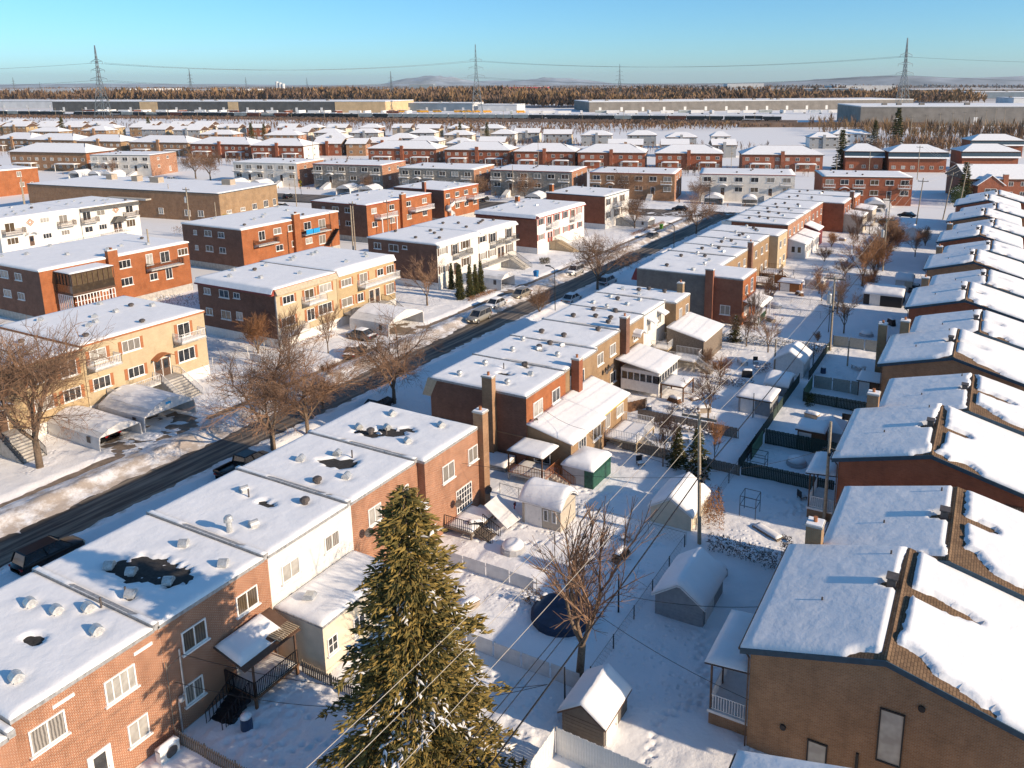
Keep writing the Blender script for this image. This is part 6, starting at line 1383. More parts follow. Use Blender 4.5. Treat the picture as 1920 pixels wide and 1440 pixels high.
fence((LX, 54.6), (LX, 66.0), 1.2, 'dark wire fence along the rear lot line behind the beige shed', 'mesh', 'mesh_grey', post='metal_black')
fence((LX, 66.2), (LX, 80.0), 1.3, 'dark green slatted fence along the rear lot line', 'slat', 'fence_green', post='metal_black')
fence((LX, 80.2), (LX, 90.6), 1.3, 'dark green slatted lot-line fence next to the small grey sheds', 'slat', 'fence_green', post='metal_black')
fence((-17.8, 65.3), (-9.6, 65.3), 1.5, 'dark green slatted fence across the yard behind the black frame', 'slat', 'fence_green', post='metal_black')
fence((-17.6, 72.6), (-10.2, 72.6), 1.7, 'dark green slatted fence topped by a white rail, second right yard', 'slat', 'fence_green', post='siding_white')
fence((-17.8, 68.5), (-17.8, 72.4), 1.6, 'sunlit light green slatted fence panel, short side of a right yard', 'slat', 'slat_green', post='metal_black')
fence((-16.6, 84.8), (-9.5, 84.8), 1.4, 'dark slatted fence before the low plank shed, third right yard', 'slat', 'fence_green', post='metal_black')
fence((-16.6, 85.0), (-16.6, 89.5), 1.7, 'light green slatted fence end by the round bush, third right yard', 'slat', 'slat_green', post='metal_black')
fence((-16.4, 89.7), (-9.2, 89.7), 1.7, 'grey-beige vertical panel fence between snowy right yards', 'board', 'slat_grey', spacing=2, post='metal_black')
fence((-17.3, 106.0), (-9.8, 106.0), 1.7, 'grey panel fence farther up, left of the two brick chimneys', 'board', 'slat_grey', spacing=2, post='metal_black')
fence((-17.5, 92), (-17.5, 106.0), 1.3, 'dark lot-line fence left of the shaded square yard', 'slat', 'fence_green', post='metal_black')
fence((-29.4, 65.0), (-17.9, 65.0), 1.2, 'weathered board fence behind the green-sided shelter', 'slat', 'wood_grey', post='wood_grey')
fence((-31.2, 61.6), (-31.2, 65.0), 1.7, 'brown board fence beside the extension window', 'slat', 'wood_brown', post='wood_brown')
fence((-31.0, 72.4), (-20.2, 72.4), 1.3, 'weathered board fence below the dark flat shed yard', 'slat', 'wood_grey', post='wood_grey')
fence((-33.8, 71.2), (-31.2, 75.2), 1.4, 'short brown lattice fence beside the white deck', 'slat', 'wood_brown', post='wood_brown')
fence((-33.2, 117.4), (-18.4, 118.5), 1.3, 'snowy chain-link fence across the yard past the red end house', 'mesh', 'mesh_grey')
fence((-33.2, 124.6), (-18.4, 125.4), 1.2, 'farther chain-link fence between two third-row yards', 'mesh', 'mesh_grey')
fence((-34.5, 144), (-18.4, 145), 1.2, 'chain-link fence across the wide snowy yard', 'mesh', 'mesh_grey', post='metal_black')
fence((-33.0, 137), (-29.5, 137), 1.7, 'brown timber screen behind the third-row decks', 'board', 'wood_orange', post='wood_brown')
fence((-17.6, 24.5), (-17.6, 30.6), 1.9, 'white slatted fence running to the corner, bottom centre', 'slat', 'siding_white', post='mesh_grey', spacing=2.4)
fence((-17.5, 30.7), (-9.5, 30.6), 1.9, 'white slatted fence across the bottom, right of its corner post', 'slat', 'siding_white', post='mesh_grey', spacing=2.4)
fence((-36.0, 22.0), (-29.0, 22.0), 1.1, 'weathered picket fence running right from the heat pump', 'picket', 'wood_grey', post='wood_grey', spacing=2.2)
fence((-33.9, 28.9), (-24.5, 28.6), 1.1, 'weathered picket fence left of the spruce below the white rear wing', 'picket', 'wood_grey', post='wood_grey', spacing=2.2)
fence((-84.5, 62.6), (-84.5, 70.6), 1.3, 'diamond lattice fence between the yellow and cream blocks', 'mesh', 'slat_grey', post='siding_white')
fence((-82.2, 66.4), (-79.4, 66.4), 1.2, 'short white panel fence on the lawn between the blocks', 'board', 'siding_white', post='siding_white', spacing=1.4)
# ------------------------------------------------------------------ cars
def car_parts(kind, paint, snow):
    """length along y (front = +y), width along x"""
    def fn():
        L, Wd, H = {'sedan': (4.6, 1.82, 1.45), 'suv': (4.7, 1.9, 1.72), 'pickup': (5.5, 1.95, 1.8)}[kind]
        belt = {'sedan': .88, 'suv': 1.02, 'pickup': 1.08}[kind]
        body = MB(); st = [(-L / 2, .62, .45, .80), (-L / 2 + .12, .8, .28, belt - .06), (-L / 2 + .75, .97, .24, belt), (0, 1., .22, belt), (L / 2 - 1.35, .98, .22, belt - .03), (L / 2 - .5, .93, .24, belt - .14), (L / 2 - .1, .8, .3, belt - .25), (L / 2, .6, .42, belt - .34)]
        rings = []
        for (y, k, zb, zt) in st:
            w_ = Wd / 2 * k; rings.append([(-w_ * .94, y, zb), (-w_, y, zb + (zt - zb) * .35), (-w_ * .97, y, zt - .06), (-w_ * .86, y, zt), (w_ * .86, y, zt), (w_ * .97, y, zt - .06), (w_, y, zb + (zt - zb) * .35), (w_ * .94, y, zb)])
        v = [p for r_ in rings for p in r_]; n = 8; f = [(i * n + j, i * n + (j + 1) % n, (i + 1) * n + (j + 1) % n, (i + 1) * n + j) for i in range(len(rings) - 1) for j in range(n)]
        f += [tuple(range(n)), tuple(range((len(rings) - 1) * n, len(rings) * n))[::-1]]
        body.add(v, f)
        if kind == 'sedan': cab = (-1.75, -1.0, .55, 1.35)
        elif kind == 'suv': cab = (-2.15, -1.85, .55, 1.3)
        else: cab = (-.75, -.55, .95, 1.7)
        y0, y1, y2, y3 = cab; a, b_ = Wd * .44, Wd * .37
        roof = MB(); roof.hexa([(-b_, y1, H - .06), (b_, y1, H - .06), (b_, y2, H - .06), (-b_, y2, H - .06)], [(-b_ * .9, y1 + .1, H), (b_ * .9, y1 + .1, H), (b_ * .9, y2 - .12, H), (-b_ * .9, y2 - .12, H)])
        for sx in (-1, 1):      # pillars
            for (yb, yt) in ((y0, y1), (y3, y2), ((y0 + y3) / 2, (y1 + y2) / 2)): roof.tube((sx * a, yb, belt - .03), (sx * b_, yt, H - .03), .05, .045, 4)
        glass = MB(); glass.hexa([(-a + .02, y0 + .04, belt - .05), (a - .02, y0 + .04, belt - .05), (a - .02, y3 - .04, belt - .05), (-a + .02, y3 - .04, belt - .05)], [(-b_ + .02, y1 + .03, H - .05), (b_ - .02, y1 + .03, H - .05), (b_ - .02, y2 - .03, H - .05), (-b_ + .02, y2 - .03, H - .05)])
        if kind == 'pickup':
            for (x0, x1, ya, yb) in ((-Wd * .47, -Wd * .42, -L / 2 + .1, -.8), (Wd * .42, Wd * .47, -L / 2 + .1, -.8), (-Wd * .47, Wd * .47, -L / 2 + .05, -L / 2 + .12)): body.box(x0, ya, belt - .1, x1, yb, belt + .16)
        wh = MB(); wh.tube((-.11, 0, 0), (.11, 0, 0), .34, .34, 14); rim = MB(); rim.tube((-.118, 0, 0), (.118, 0, 0), .2, .2, 10)
        lamp = MB(); lamp.box(-.2, -.05, -.07, .2, .05, .07); sns = []
        if snow:
            def lay(x0, x1, ya, yb, z, t):
                sn = MB(); sns.append(sn); nx, ny = 7, 8; X, Y = np.meshgrid(np.linspace(x0, x1, nx), np.linspace(ya, yb, ny)); ed = np.minimum(np.minimum(X - x0, x1 - X) / .25, np.minimum(Y - ya, yb - Y) / .25)
                Z = z + t * np.clip(ed, 0, 1) ** .5 * (.7 + .5 * fbm(X * 2, Y * 2)); o = len(sn.v); sn.v += list(zip(X.ravel(), Y.ravel(), Z.ravel())); q = [(i * nx + j + o, i * nx + j + 1 + o, (i + 1) * nx + j + 1 + o, (i + 1) * nx + j + o) for i in range(ny - 1) for j in range(nx - 1)]; sn.f += q; sn.m += [0] * len(q)
            lay(-b_, b_, y1, y2, H - .01, .12)
            if snow > 1: lay(-Wd * .42, Wd * .42, y3 - .1, L / 2 - .15, belt - .1, .16); lay(-Wd * .42, Wd * .42, -L / 2 + .1, y0 + .2, belt - .05, .12)
        return dict(body=body.mesh('body', paint, True), roof=roof.mesh('cabin', paint), glass=glass.mesh('windows', 'glass_dark'), wheel=wh.mesh('wheel', 'rubber'), rim=rim.mesh('rim', 'rim'), lamp=lamp.mesh('headlight', 'lamp_glass'), tail=lamp.mesh('tail_light', 'tail_red'), snow=[q_.mesh('car_snow', 'snow', True) for q_ in sns], L=L, W=Wd, z=belt)
    return cached(('car', kind, paint, snow), fn)
def car(x, y, rz, kind, paint, label, snow=1, s=1.):
    P = car_parts(kind, paint, snow); t = thing('parked_car', label, 'car', (x, y, 0), rz, 'parked cars')
    put(P['body'], 'body', t); put(P['roof'], 'cabin', t); put(P['glass'], 'windows', t)
    for sx in (-1, 1):
        for sy in (-.31, .31):
            w_ = put(P['wheel'], 'wheel', t, (sx * (P['W'] / 2 - .14), sy * P['L'], .33)); put(P['rim'], 'rim', w_)
        put(P['lamp'], 'headlight', t, (sx * P['W'] * .33, P['L'] / 2 - .14, P['z'] - .32)); put(P['tail'], 'tail_light', t, (sx * P['W'] * .33, -P['L'] / 2 + .08, P['z'] - .22))
    for q_ in P['snow']: put(q_, 'car_snow', t)
    return t
car(-59.7, 28.8, 0, 'suv', 'car_black', 'black car at the kerb in the lower left corner', 0)
car(-58.3, 45.4, 0, 'pickup', 'car_black', 'black pickup parked below the two bare street trees', 0)
car(-57.2, 61.8, R(180), 'sedan', 'car_black', 'dark car under a blanket of snow beside the lower street tree', 2)
car(-66.7, 95.0, R(180), 'suv', 'car_silver', 'silver sport utility vehicle on the far side of the road by the slim cedars', 0)
car(-68.2, 109.4, R(180), 'sedan', 'car_beige', 'beige dirty car parked behind the silver sport utility vehicle', 0)
car(-68.6, 102.3, R(180), 'sedan', 'car_white', 'car buried in a plowed snow heap between two parked vehicles', 2)
car(-59.3, 110.6, 0, 'sedan', 'car_white', 'white car parked below the street lamp', 1)
car(-59.0, 123.5, 0, 'suv', 'car_white', 'white car beside the tall street tree halfway up', 1)
car(-67.8, 127.8, R(180), 'suv', 'car_white', 'snow-dusted car on the left kerb beyond the blue bin', 2)
car(-68.6, 167.0, R(180), 'sedan', 'car_grey', 'grey car on the left kerb near the end of the street', 1)
car(-77.5, 208.6, R(90 + 11), 'sedan', 'car_black', 'dark car on the cross street below the brown-stone block', 1)
car(-76.4, 80.3, R(90), 'sedan', 'car_grey', 'grey car half clear of snow on the drive beside the white shelter', 2)
car(-72.2, 74.6, R(20), 'sedan', 'car_black', 'dark car behind the bare tree at the pavement before the cream block', 2)
car(-77.5, 43.8, R(90), 'suv', 'car_black', 'dark car inside the left white fabric shelter', 0)
for i, (x, y, rz, p_) in enumerate(((-196, 178, 20, 'car_black'), (-186.5, 161, 100, 'car_white'), (-181.5, 162, 100, 'car_grey'), (-287.5, 186, 15, 'car_black'), (-271, 192, 15, 'car_white'), (-279, 190, 15, 'car_grey'), (-137, 200, 12, 'car_black'), (-20.2, 224, 80, 'car_black'), (-18.6, 196, 90, 'car_grey'), (-23.6, 212, 85, 'car_black'), (-10.6, 142, 0, 'car_grey'))):
    car(x, y, R(rz), 'sedan', p_, ['dark car beside the yellow sign near the long brown building', 'white car behind the long brown building', 'grey car next to the white one behind the long brown building', 'black car below the bright orange end wall', 'white van-like car by the far cross-street trees', 'grey snow-dusted car below the orange end wall', 'car between grey-stone blocks on the cross street', 'dark car by the distant wooden poles', 'grey car under trees at the far lane', 'black car below the far red row', 'grey car beside the fifth gabled house'][i], 1)

# ------------------------------------------------------------------ fabric car shelters
def shelter(x, y, rz, w, L, h, rise, label, win=True, seed=0, fab='fabric_white'):
    """opening faces local -y, length along +y"""
    t = thing('car_shelter', label, 'car shelter', (x, y, 0), rz, 'white fabric car shelters')
    prof = [(-w / 2, -.1), (-w / 2 + .03, h * .55), (-w / 2 + .1, h * .86), (-w / 4, h + rise * .55), (0, h + rise), (w / 4, h + rise * .55), (w / 2 - .1, h * .86), (w / 2 - .03, h * .55), (w / 2, -.1)]
    inn = [(x_ * .975, z_ - .05 if z_ > 0 else z_) for x_, z_ in prof]; b = MB(); n = len(prof)
    ny = 6; rr = random.Random(seed)
    for k in range(ny):
        ya, yb = L * k / ny, L * (k + 1) / ny; sg = lambda kk: -.05 * math.sin(math.pi * (kk % 1.0))
        for i in range(n - 1):
            b.add([(prof[i][0], ya, prof[i][1]), (prof[i + 1][0], ya, prof[i + 1][1]), (prof[i + 1][0], yb, prof[i + 1][1]), (prof[i][0], yb, prof[i][1])], [(0, 3, 2, 1)])
            b.add([(inn[i][0], ya, inn[i][1]), (inn[i + 1][0], ya, inn[i + 1][1]), (inn[i + 1][0], yb, inn[i + 1][1]), (inn[i][0], yb, inn[i][1])], [(0, 1, 2, 3)])
    for i in range(n - 1): b.add([(prof[i][0], 0, prof[i][1]), (prof[i + 1][0], 0, prof[i + 1][1]), (inn[i + 1][0], 0, inn[i + 1][1]), (inn[i][0], 0, inn[i][1])], [(0, 1, 2, 3)])
    b.add([(p[0], L, p[1]) for p in prof], [tuple(range(n))[::-1]]); b.add([(p[0], L - .04, p[1]) for p in inn], [tuple(range(n))])
    b.build('canopy', fab, t)
    f = MB(); f.add([(prof[2][0] + .04, -.02, h * .84)] + [(p[0], -.02, p[1] - .05) for p in prof[3:6]] + [(prof[6][0] - .04, -.02, h * .84)], [(0, 1, 2, 3, 4)]); f.build('front_flap', fab, t)
    g = MB()
    for yy in (.05, L / 2, L - .1):
        g.path([(p[0] * .96, yy, p[1] - .08 if p[1] > 0 else p[1]) for p in prof], .03, 5)
    g.build('frame', 'galvanised', t)
    if win:
        for sx in (-1, 1): MB().box(sx * (w / 2 + .004) - .02, L * .16, h * .42, sx * (w / 2 + .004) + .02, L * .16 + .55, h * .78).build('side_window', 'vent_dark', t)
    X, Y = np.meshgrid(np.linspace(-w / 4 - .5, w / 4 + .5, 12), np.linspace(.05, L, int(L / .3))); e = np.minimum(1, np.minimum(Y / .4, (L - Y) / .4)); Z = h + rise * (1 - .9 * np.abs(X) / (w / 4)) * .5 + rise * .5 - .0 + .02 + .13 * fbm(X + seed, Y) * np.clip(e, 0, 1)
    Z = np.interp(np.abs(X), [0, w / 4, w / 2], [h + rise, h + rise * .55, h * .8]) + .015 + .16 * np.clip(fbm(X * .8 + seed, Y * .8) - .3, 0, 1) * np.clip(e, 0, 1)
    put(grid_mesh('canopy_snow', X, Y, Z, 'snow'), 'canopy_snow', t)
    return t
E90 = R(90)
shelter(-74.0, 43.8, E90, 4.4, 8.5, 1.75, .55, 'low white fabric shelter with a dark car inside, left of the wide one', seed=1)
shelter(-73.9, 49.2, E90, 6.0, 7.6, 2.1, .9, 'wide open white fabric shelter with a blue emblem over a brown drive', seed=2)
MB().box(-.45, -.05, 2.35, .15, -.03, 2.62).build('door_emblem', 'plastic_blue', bpy.data.objects['car_shelter.002'])
shelter(-73.0, 86.0, E90, 7.8, 7.2, 2.3, .9, 'wide white ribbed fabric shelter beside the cream and yellow blocks', seed=3)
shelter(-73.4, 113.6, E90, 4.4, 6.5, 2.2, .6, 'white fabric shelter with open end behind the slim cedars', seed=4)
shelter(-74.2, 180, E90, 4.6, 6.8, 2.1, .6, 'white fabric shelter beside the green bin, far up the street', seed=5)
shelter(-72.5, 222.5, R(15), 5.6, 6, 2.3, .7, 'dark-mouthed white shelter before the pale cross-street block', seed=6)
shelter(-62.5, 225.0, R(15), 4.4, 6, 2.2, .6, 'smaller white shelter right of the dark-mouthed one', seed=7)
for i, (x, y) in enumerate(((-186, 191.5), (-178, 193.3), (-121, 201.5), (-113.5, 203), (-232, 186), (-222, 188), (-312, 180.5), (-303, 182.5), (-298, 184.5), (-46.5, 229), (-29, 231), (-150, 199))):
    shelter(x, y, R(12), 5.2, 6.5, 2.3, .8, ['green-mouthed shelter before the grey-stone block with the red roof edge', 'small shelter right of the green-mouthed one', 'shelter before the stone block by the corner', 'second shelter before the stone block by the corner', 'snowy shelter left before the white-grey block', 'snowy shelter right before the white-grey block', 'left of three shelters under the teal-edged white block', 'middle of three shelters under the teal-edged white block', 'right of three shelters under the teal-edged white block', 'shelter at the left end of the brown cross-street block', 'grey-fronted carport shelter beside the far red house', 'shelter before the grey-stone block with orange end wall'][i], win=False, seed=i + 10)

# ------------------------------------------------------------------ poles, lamps, wires
def pole(x, y, h, label, arm=None, trans=False, r=.16, m='pole_wood', lean=(0, 0), rz=0., low=None, name='utility_pole'):
    t = thing(name, label, 'utility pole', (x, y, 0), rz, 'wooden utility poles'); b = MB(); b.tube((0, 0, -.5), (lean[0], lean[1], h), r, r * .68, 9); b.build('shaft', m, t)
    if arm:
        z, L = arm; MB().box(-L / 2 + lean[0], -.06, z - .08, L / 2 + lean[0], .06, z + .08).build('crossarm', 'wood_grey', t)
        for k in (-.5, -.06, .46): MB().lathe([(.03, z + .08), (.03, z + .18), (.07, z + .2), (.07, z + .32), (.03, z + .36)], 8, (k * L * .94 + lean[0], 0)).build('insulator', 'concrete', t)
    if trans:
        MB().lathe([(.3, h - 3.6), (.32, h - 3.5), (.32, h - 2.4), (.26, h - 2.3), (.08, h - 2.1)], 14, (-.5, 0)).build('transformer', 'galvanised', t); MB().box(-.3, -.05, h - 3.0, 0, .05, h - 2.8).build('bracket', 'galvanised', t)
    if low: b = MB(); b.box(-.5, -.05, low - .05, .5, .05, low + .05); b.tube((.1, -.3, low - .4), (.1, .35, low - .4), .12, .12, 8); b.build('cable_bracket', 'metal_black', t)
    return t
pole(-17.4, 52.9, 10.8, 'tall wooden pole with crossarm rising beside the beige gable shed', arm=(10.5, 2.7), low=6.0, lean=(-.35, 0))
pole(-9.6, 60.4, 8.9, 'wooden pole with white service mast in front of the second gabled house', low=6.6, r=.15)
pole(-17.3, 104.0, 10.2, 'wooden pole with grey transformer beside the far chain-link yard', arm=(9.9, 2.7), trans=True, low=6.0)
pole(-17.3, 155.0, 10.2, 'wooden pole rising through the tangled rear trees', arm=(9.9, 2.7), trans=True)
pole(-20.4, 186.0, 9.6, 'thin greenish pole behind the last red row house', arm=(9.3, 2.4), r=.13, trans=True)
pole(-16.4, 206.0, 12.4, 'tall dark leaning pole at the far lane', arm=(11.6, 2.4), lean=(.8, 0)); pole(-11.6, 226.0, 12.0, 'leaning wooden pole right of the tall dark one', arm=(11.2, 2.2), lean=(1.4, 0)); pole(-8.8, 247.0, 13.0, 'farthest leaning wooden pole near the red gabled house', arm=(12.2, 2.2), lean=(1.2, 0))
pole(-26.2, 318, 12, 'wooden pole before the wide mansard house', arm=(11.4, 2.2)); pole(-42, 309, 10, 'wooden pole right of the dark spruce', r=.14); pole(-52, 300, 10, 'wooden pole just left of the dark spruce', r=.14)
pole(-21.8, 92.8, 4.4, 'short wooden pole before the pale gable shed', r=.13); pole(-14.2, 98.6, 3.6, 'short post right of the pale gable shed', r=.11); pole(-17.6, 94.6, 4.0, 'thin dark post beside the pale gable shed', r=.07, m='metal_black')
pole(-19.5, 42.7, 3.1, 'slim black post behind the bare yard tree', r=.07, m='metal_black', name='fence_post'); pole(-18.6, 33.6, 3.0, 'slim black post beside the small gable shed', r=.06, m='metal_black', name='fence_post')
pole(-20.3, 78.0, 3.0, 'slim black post before the dark flat shed', r=.06, m='metal_black', name='fence_post'); pole(-19.0, 112, 5.6, 'thin black steel mast left of the pole transformer', r=.06, m='metal_black', name='fence_post')
pole(-126.9, 84.3, 10.8, 'tall pale wooden pole before the left rust-brick block', r=.19); pole(-108.1, 113.0, 12.2, 'greenish wooden pole left of the white-fronted block', r=.17); pole(-118.0, 124.0, 11, 'thin wooden pole before the red-trimmed rust block', r=.15, arm=(10.4, 2.0)); pole(-117.5, 134.0, 10, 'second thin wooden pole before the red-trimmed rust block', r=.13, arm=(9.4, 2.0))
pole(-166.0, 121.0, 11.5, 'wooden pole with twin transformers before the long brown building', trans=True, arm=(11, 2.4), r=.18); pole(-160.5, 124, 8, 'short pale pole by the playground', r=.14); pole(-197.2, 138.5, 8.7, 'thin pole against the long brown wall', r=.12); pole(-228, 118, 10.5, 'wooden pole behind the white blocks at the left', r=.15); pole(-243.0, 126.0, 11, 'wooden pole at the left end of the long brown building', r=.15)
pole(-181.6, 167.9, 8.5, 'pale pole right of the long brown building', r=.13); pole(-133.3, 210.3, 10, 'white pole before the grey-stone block', r=.13); pole(-253, 245, 12, 'pole above the white-grey block roof', r=.14); pole(-171, 290, 12, 'thin pole before the middle hip-roofed house', r=.12); pole(-92, 303, 11, 'thin pole before the longest hip-roofed house', r=.12)
for i in range(9): pole(-44 + i * 5.5, 470 + i * 22, 17, f'tall distant wooden pole at the upper right, {["first", "second", "third", "fourth", "fifth", "sixth", "seventh", "eighth", "ninth"][i]} from the left', r=.22, arm=(16.2, 2.6))
def lamp(x, y, h, label, dx=-1.6, m='metal_black'):
    t = thing('street_lamp', label, 'street lamp', (x, y, 0), 0, 'street lamps'); b = MB(); b.path([(0, 0, -.3), (0, 0, h - .6)] + [(dx * (1 - math.cos(a)) * .9, 0, h - .6 + .6 * math.sin(a)) for a in (.4, .8, 1.2, 1.57)], .07, 7); b.build('pole', m, t); MB().box(min(dx, dx * .5), -.14, h - .06, max(dx, dx * .5), .14, h + .1).build('lamp_head', m, t)
lamp(-58.8, 104.2, 7.2, 'curved black street lamp beside the many-stemmed bare tree'); lamp(-53.8, 142, 8.4, 'straight thin street lamp rising behind the third row'); lamp(-71, 214.5, 8, 'double-armed street lamp by the pale cross-street block', 1.6); lamp(-201, 176, 8, 'grey street lamp beside the yellow warning sign', 2.0, 'galvanised')
def wire(pts, r, label, mat='cable_black', sag=.5, n=14, name='power_line', group='overhead power lines'):
    out = []
    for a, b in zip(pts[:-1], pts[1:]):
        a, b = Vector(a), Vector(b)
        for i in range(n): s = i / n; p = a.lerp(b, s); p.z -= sag * 4 * s * (1 - s); out.append(p)
    out.append(Vector(pts[-1])); t = MB(); t.path(out, r, 4); return t.build(name, mat, label=label, cat='power line', group=group)
for x, lab, z in ((-19.4, 'left', 11.0), (-18.3, 'middle', 10.9), (-17.0, 'right', 10.4)):
    wire([(x, -3, z + 1.4), (x + .0, 52.9, z)], .014, f'{lab} of three pale power lines crossing the big spruce towards the viewer', 'cable_pale', .75)
    wire([(x, 52.9, z), (x, 104, z - .4), (x, 155, z - .5)], .014, f'{lab} of three pale power lines running on past the sheds from the tall pole', 'cable_pale', .55)
    wire([(x, 155, z - .5), (x + 1, 206, z + .9), (x + 9, 247, z + 1.3), (x - 6, 318, 11.5)], .02, f'{lab} of three power lines between the distant leaning poles', 'cable_pale', .8)
wire([(-17.6, -3, 4.6), (-17.5, 52.9, 6.0)], .045, 'thick black cable bundle along the rear lot line, nearest span', sag=.5); wire([(-17.5, 52.9, 6.0), (-17.3, 104, 6.0), (-17.3, 155, 6)], .045, 'thick black cable bundle along the rear lot line, beyond the tall pole', sag=.4)
wire([(-18.2, -3, 6.4), (-17.9, 52.9, 6.6)], .022, 'thin black telephone wire along the lot line, nearest span', sag=.7); wire([(-18.6, -3, 6.7), (-18.1, 52.9, 6.7)], .022, 'second thin black telephone wire along the lot line, nearest span', sag=.7)
wire([(-17.5, 52.9, 6.0), (-30, 58, 5), (-35.4, 60, 5.2)], .015, 'service wire from the tall pole to the dark-sided row house', sag=.3); wire([(-17.5, 52.9, 5.8), (-35.5, 47.5, 5.2)], .015, 'service wire from the tall pole to the end row house', sag=.5); wire([(-17.6, 30, 5.0), (-36.2, 23, 4.9)], .015, 'service wire sagging to the mast on the shaded brick house', sag=1.2); wire([(-17.6, 30, 5.0), (-36.2, 22.4, 3.6)], .015, 'lower service wire sagging to the shaded brick house', sag=1.5)
wire([(-9.6, 60.4, 6.7), (8, 60, 5.8)], .015, 'service wire in front of the dark red gable wall', 'cable_pale', .3); wire([(-17.5, 52.9, 6.2), (-9.6, 60.4, 6.7)], .015, 'service wire across the shaded yard to the wooden pole', sag=.4); wire([(-17.6, 38, 5.2), (-8.2, 43, 4.4)], .015, 'black service wire to the nearest gabled house', sag=.5); wire([(-17.6, 36, 5.0), (-9.0, 36.4, 2.6)], .015, 'lower black service wire to the nearest gabled house', sag=.3)
# bins, signs, playground
def bin_(x, y, m, label):
    t = thing('wheeled_bin', label, 'bin', (x, y, 0)); MB().hexa([(-.24, -.26, 0), (.24, -.26, 0), (.24, .26, 0), (-.24, .26, 0)], [(-.32, -.36, 1.0), (.32, -.36, 1.0), (.32, .36, 1.0), (-.32, .36, 1.0)]).build('tub', m, t); MB().hexa([(-.34, -.4, 1.003), (.34, -.4, 1.003), (.34, .4, 1.003), (-.34, .4, 1.003)], [(-.3, -.3, 1.1), (.3, -.3, 1.1), (.3, .34, 1.14), (-.3, .34, 1.14)]).build('lid', m, t); MB().tube((-.3, .3, .12), (.3, .3, .12), .12, .12, 8).build('wheels', 'rubber', t); t.scale = (1.15,) * 3
bin_(-73.0, 122.4, 'bin_blue', 'blue wheeled bin at the foot of the wide pale staircase'); bin_(-71.0, 178.6, 'bin_green', 'bright green wheeled bin near the far fabric shelter')
t = thing('road_sign', 'yellow diamond warning sign beside the cross street', 'sign', (-196.5, 184, 0)); MB().tube((0, 0, -.3), (0, 0, 5.2), .06, .06, 6).build('post', 'metal_black', t); MB().prism([(-.75, 4.3), (0, 3.55), (.75, 4.3), (0, 5.05)], 'y', -.1, -.065).build('sign_plate', 'plastic_yellow', t); MB().prism([(-.45, 3.0), (.45, 3.0), (.45, 3.5), (-.45, 3.5)], 'y', -.1, -.065).build('sign_tab', 'plastic_yellow', t)
t = thing('road_sign', 'small yellow diamond sign before the grey-stone block near the corner', 'sign', (-141.5, 204, 0)); MB().tube((0, 0, -.3), (0, 0, 3.6), .05, .05, 6).build('post', 'metal_black', t); MB().prism([(-.6, 3.0), (0, 2.4), (.6, 3.0), (0, 3.6)], 'y', -.1, -.055).build('sign_plate', 'plastic_yellow', t)
t = thing('playground', 'yellow and red playground climber before the long brown building', 'playground', (-164.5, 128.5, 0), R(8)); b = MB()
for xx in (0, 2.4, 4.8):
    for yy in (0, 1.6): b.tube((xx, yy, -.2), (xx, yy, 3.2), .08, .08, 6)
b.build('frame', 'paint_red', t)
for xx in (0, 2.4): MB().hexa([(xx - .3, -.3, 3.0), (xx + 2.1, -.3, 3.0), (xx + 2.1, 1.9, 3.0), (xx - .3, 1.9, 3.0)], [(xx + .3, .3, 4.2), (xx + 1.5, .3, 4.2), (xx + 1.5, 1.3, 4.2), (xx + .3, 1.3, 4.2)]).build('roof', 'plastic_yellow', t)
MB().hexa([(4.8, .2, 1.2), (8.0, .2, .1), (8.0, 1.2, .1), (4.8, 1.2, 1.2)], [(4.8, .2, 1.5), (8.0, .2, .3), (8.0, 1.2, .3), (4.8, 1.2, 1.5)]).build('slide', 'plastic_yellow', t)

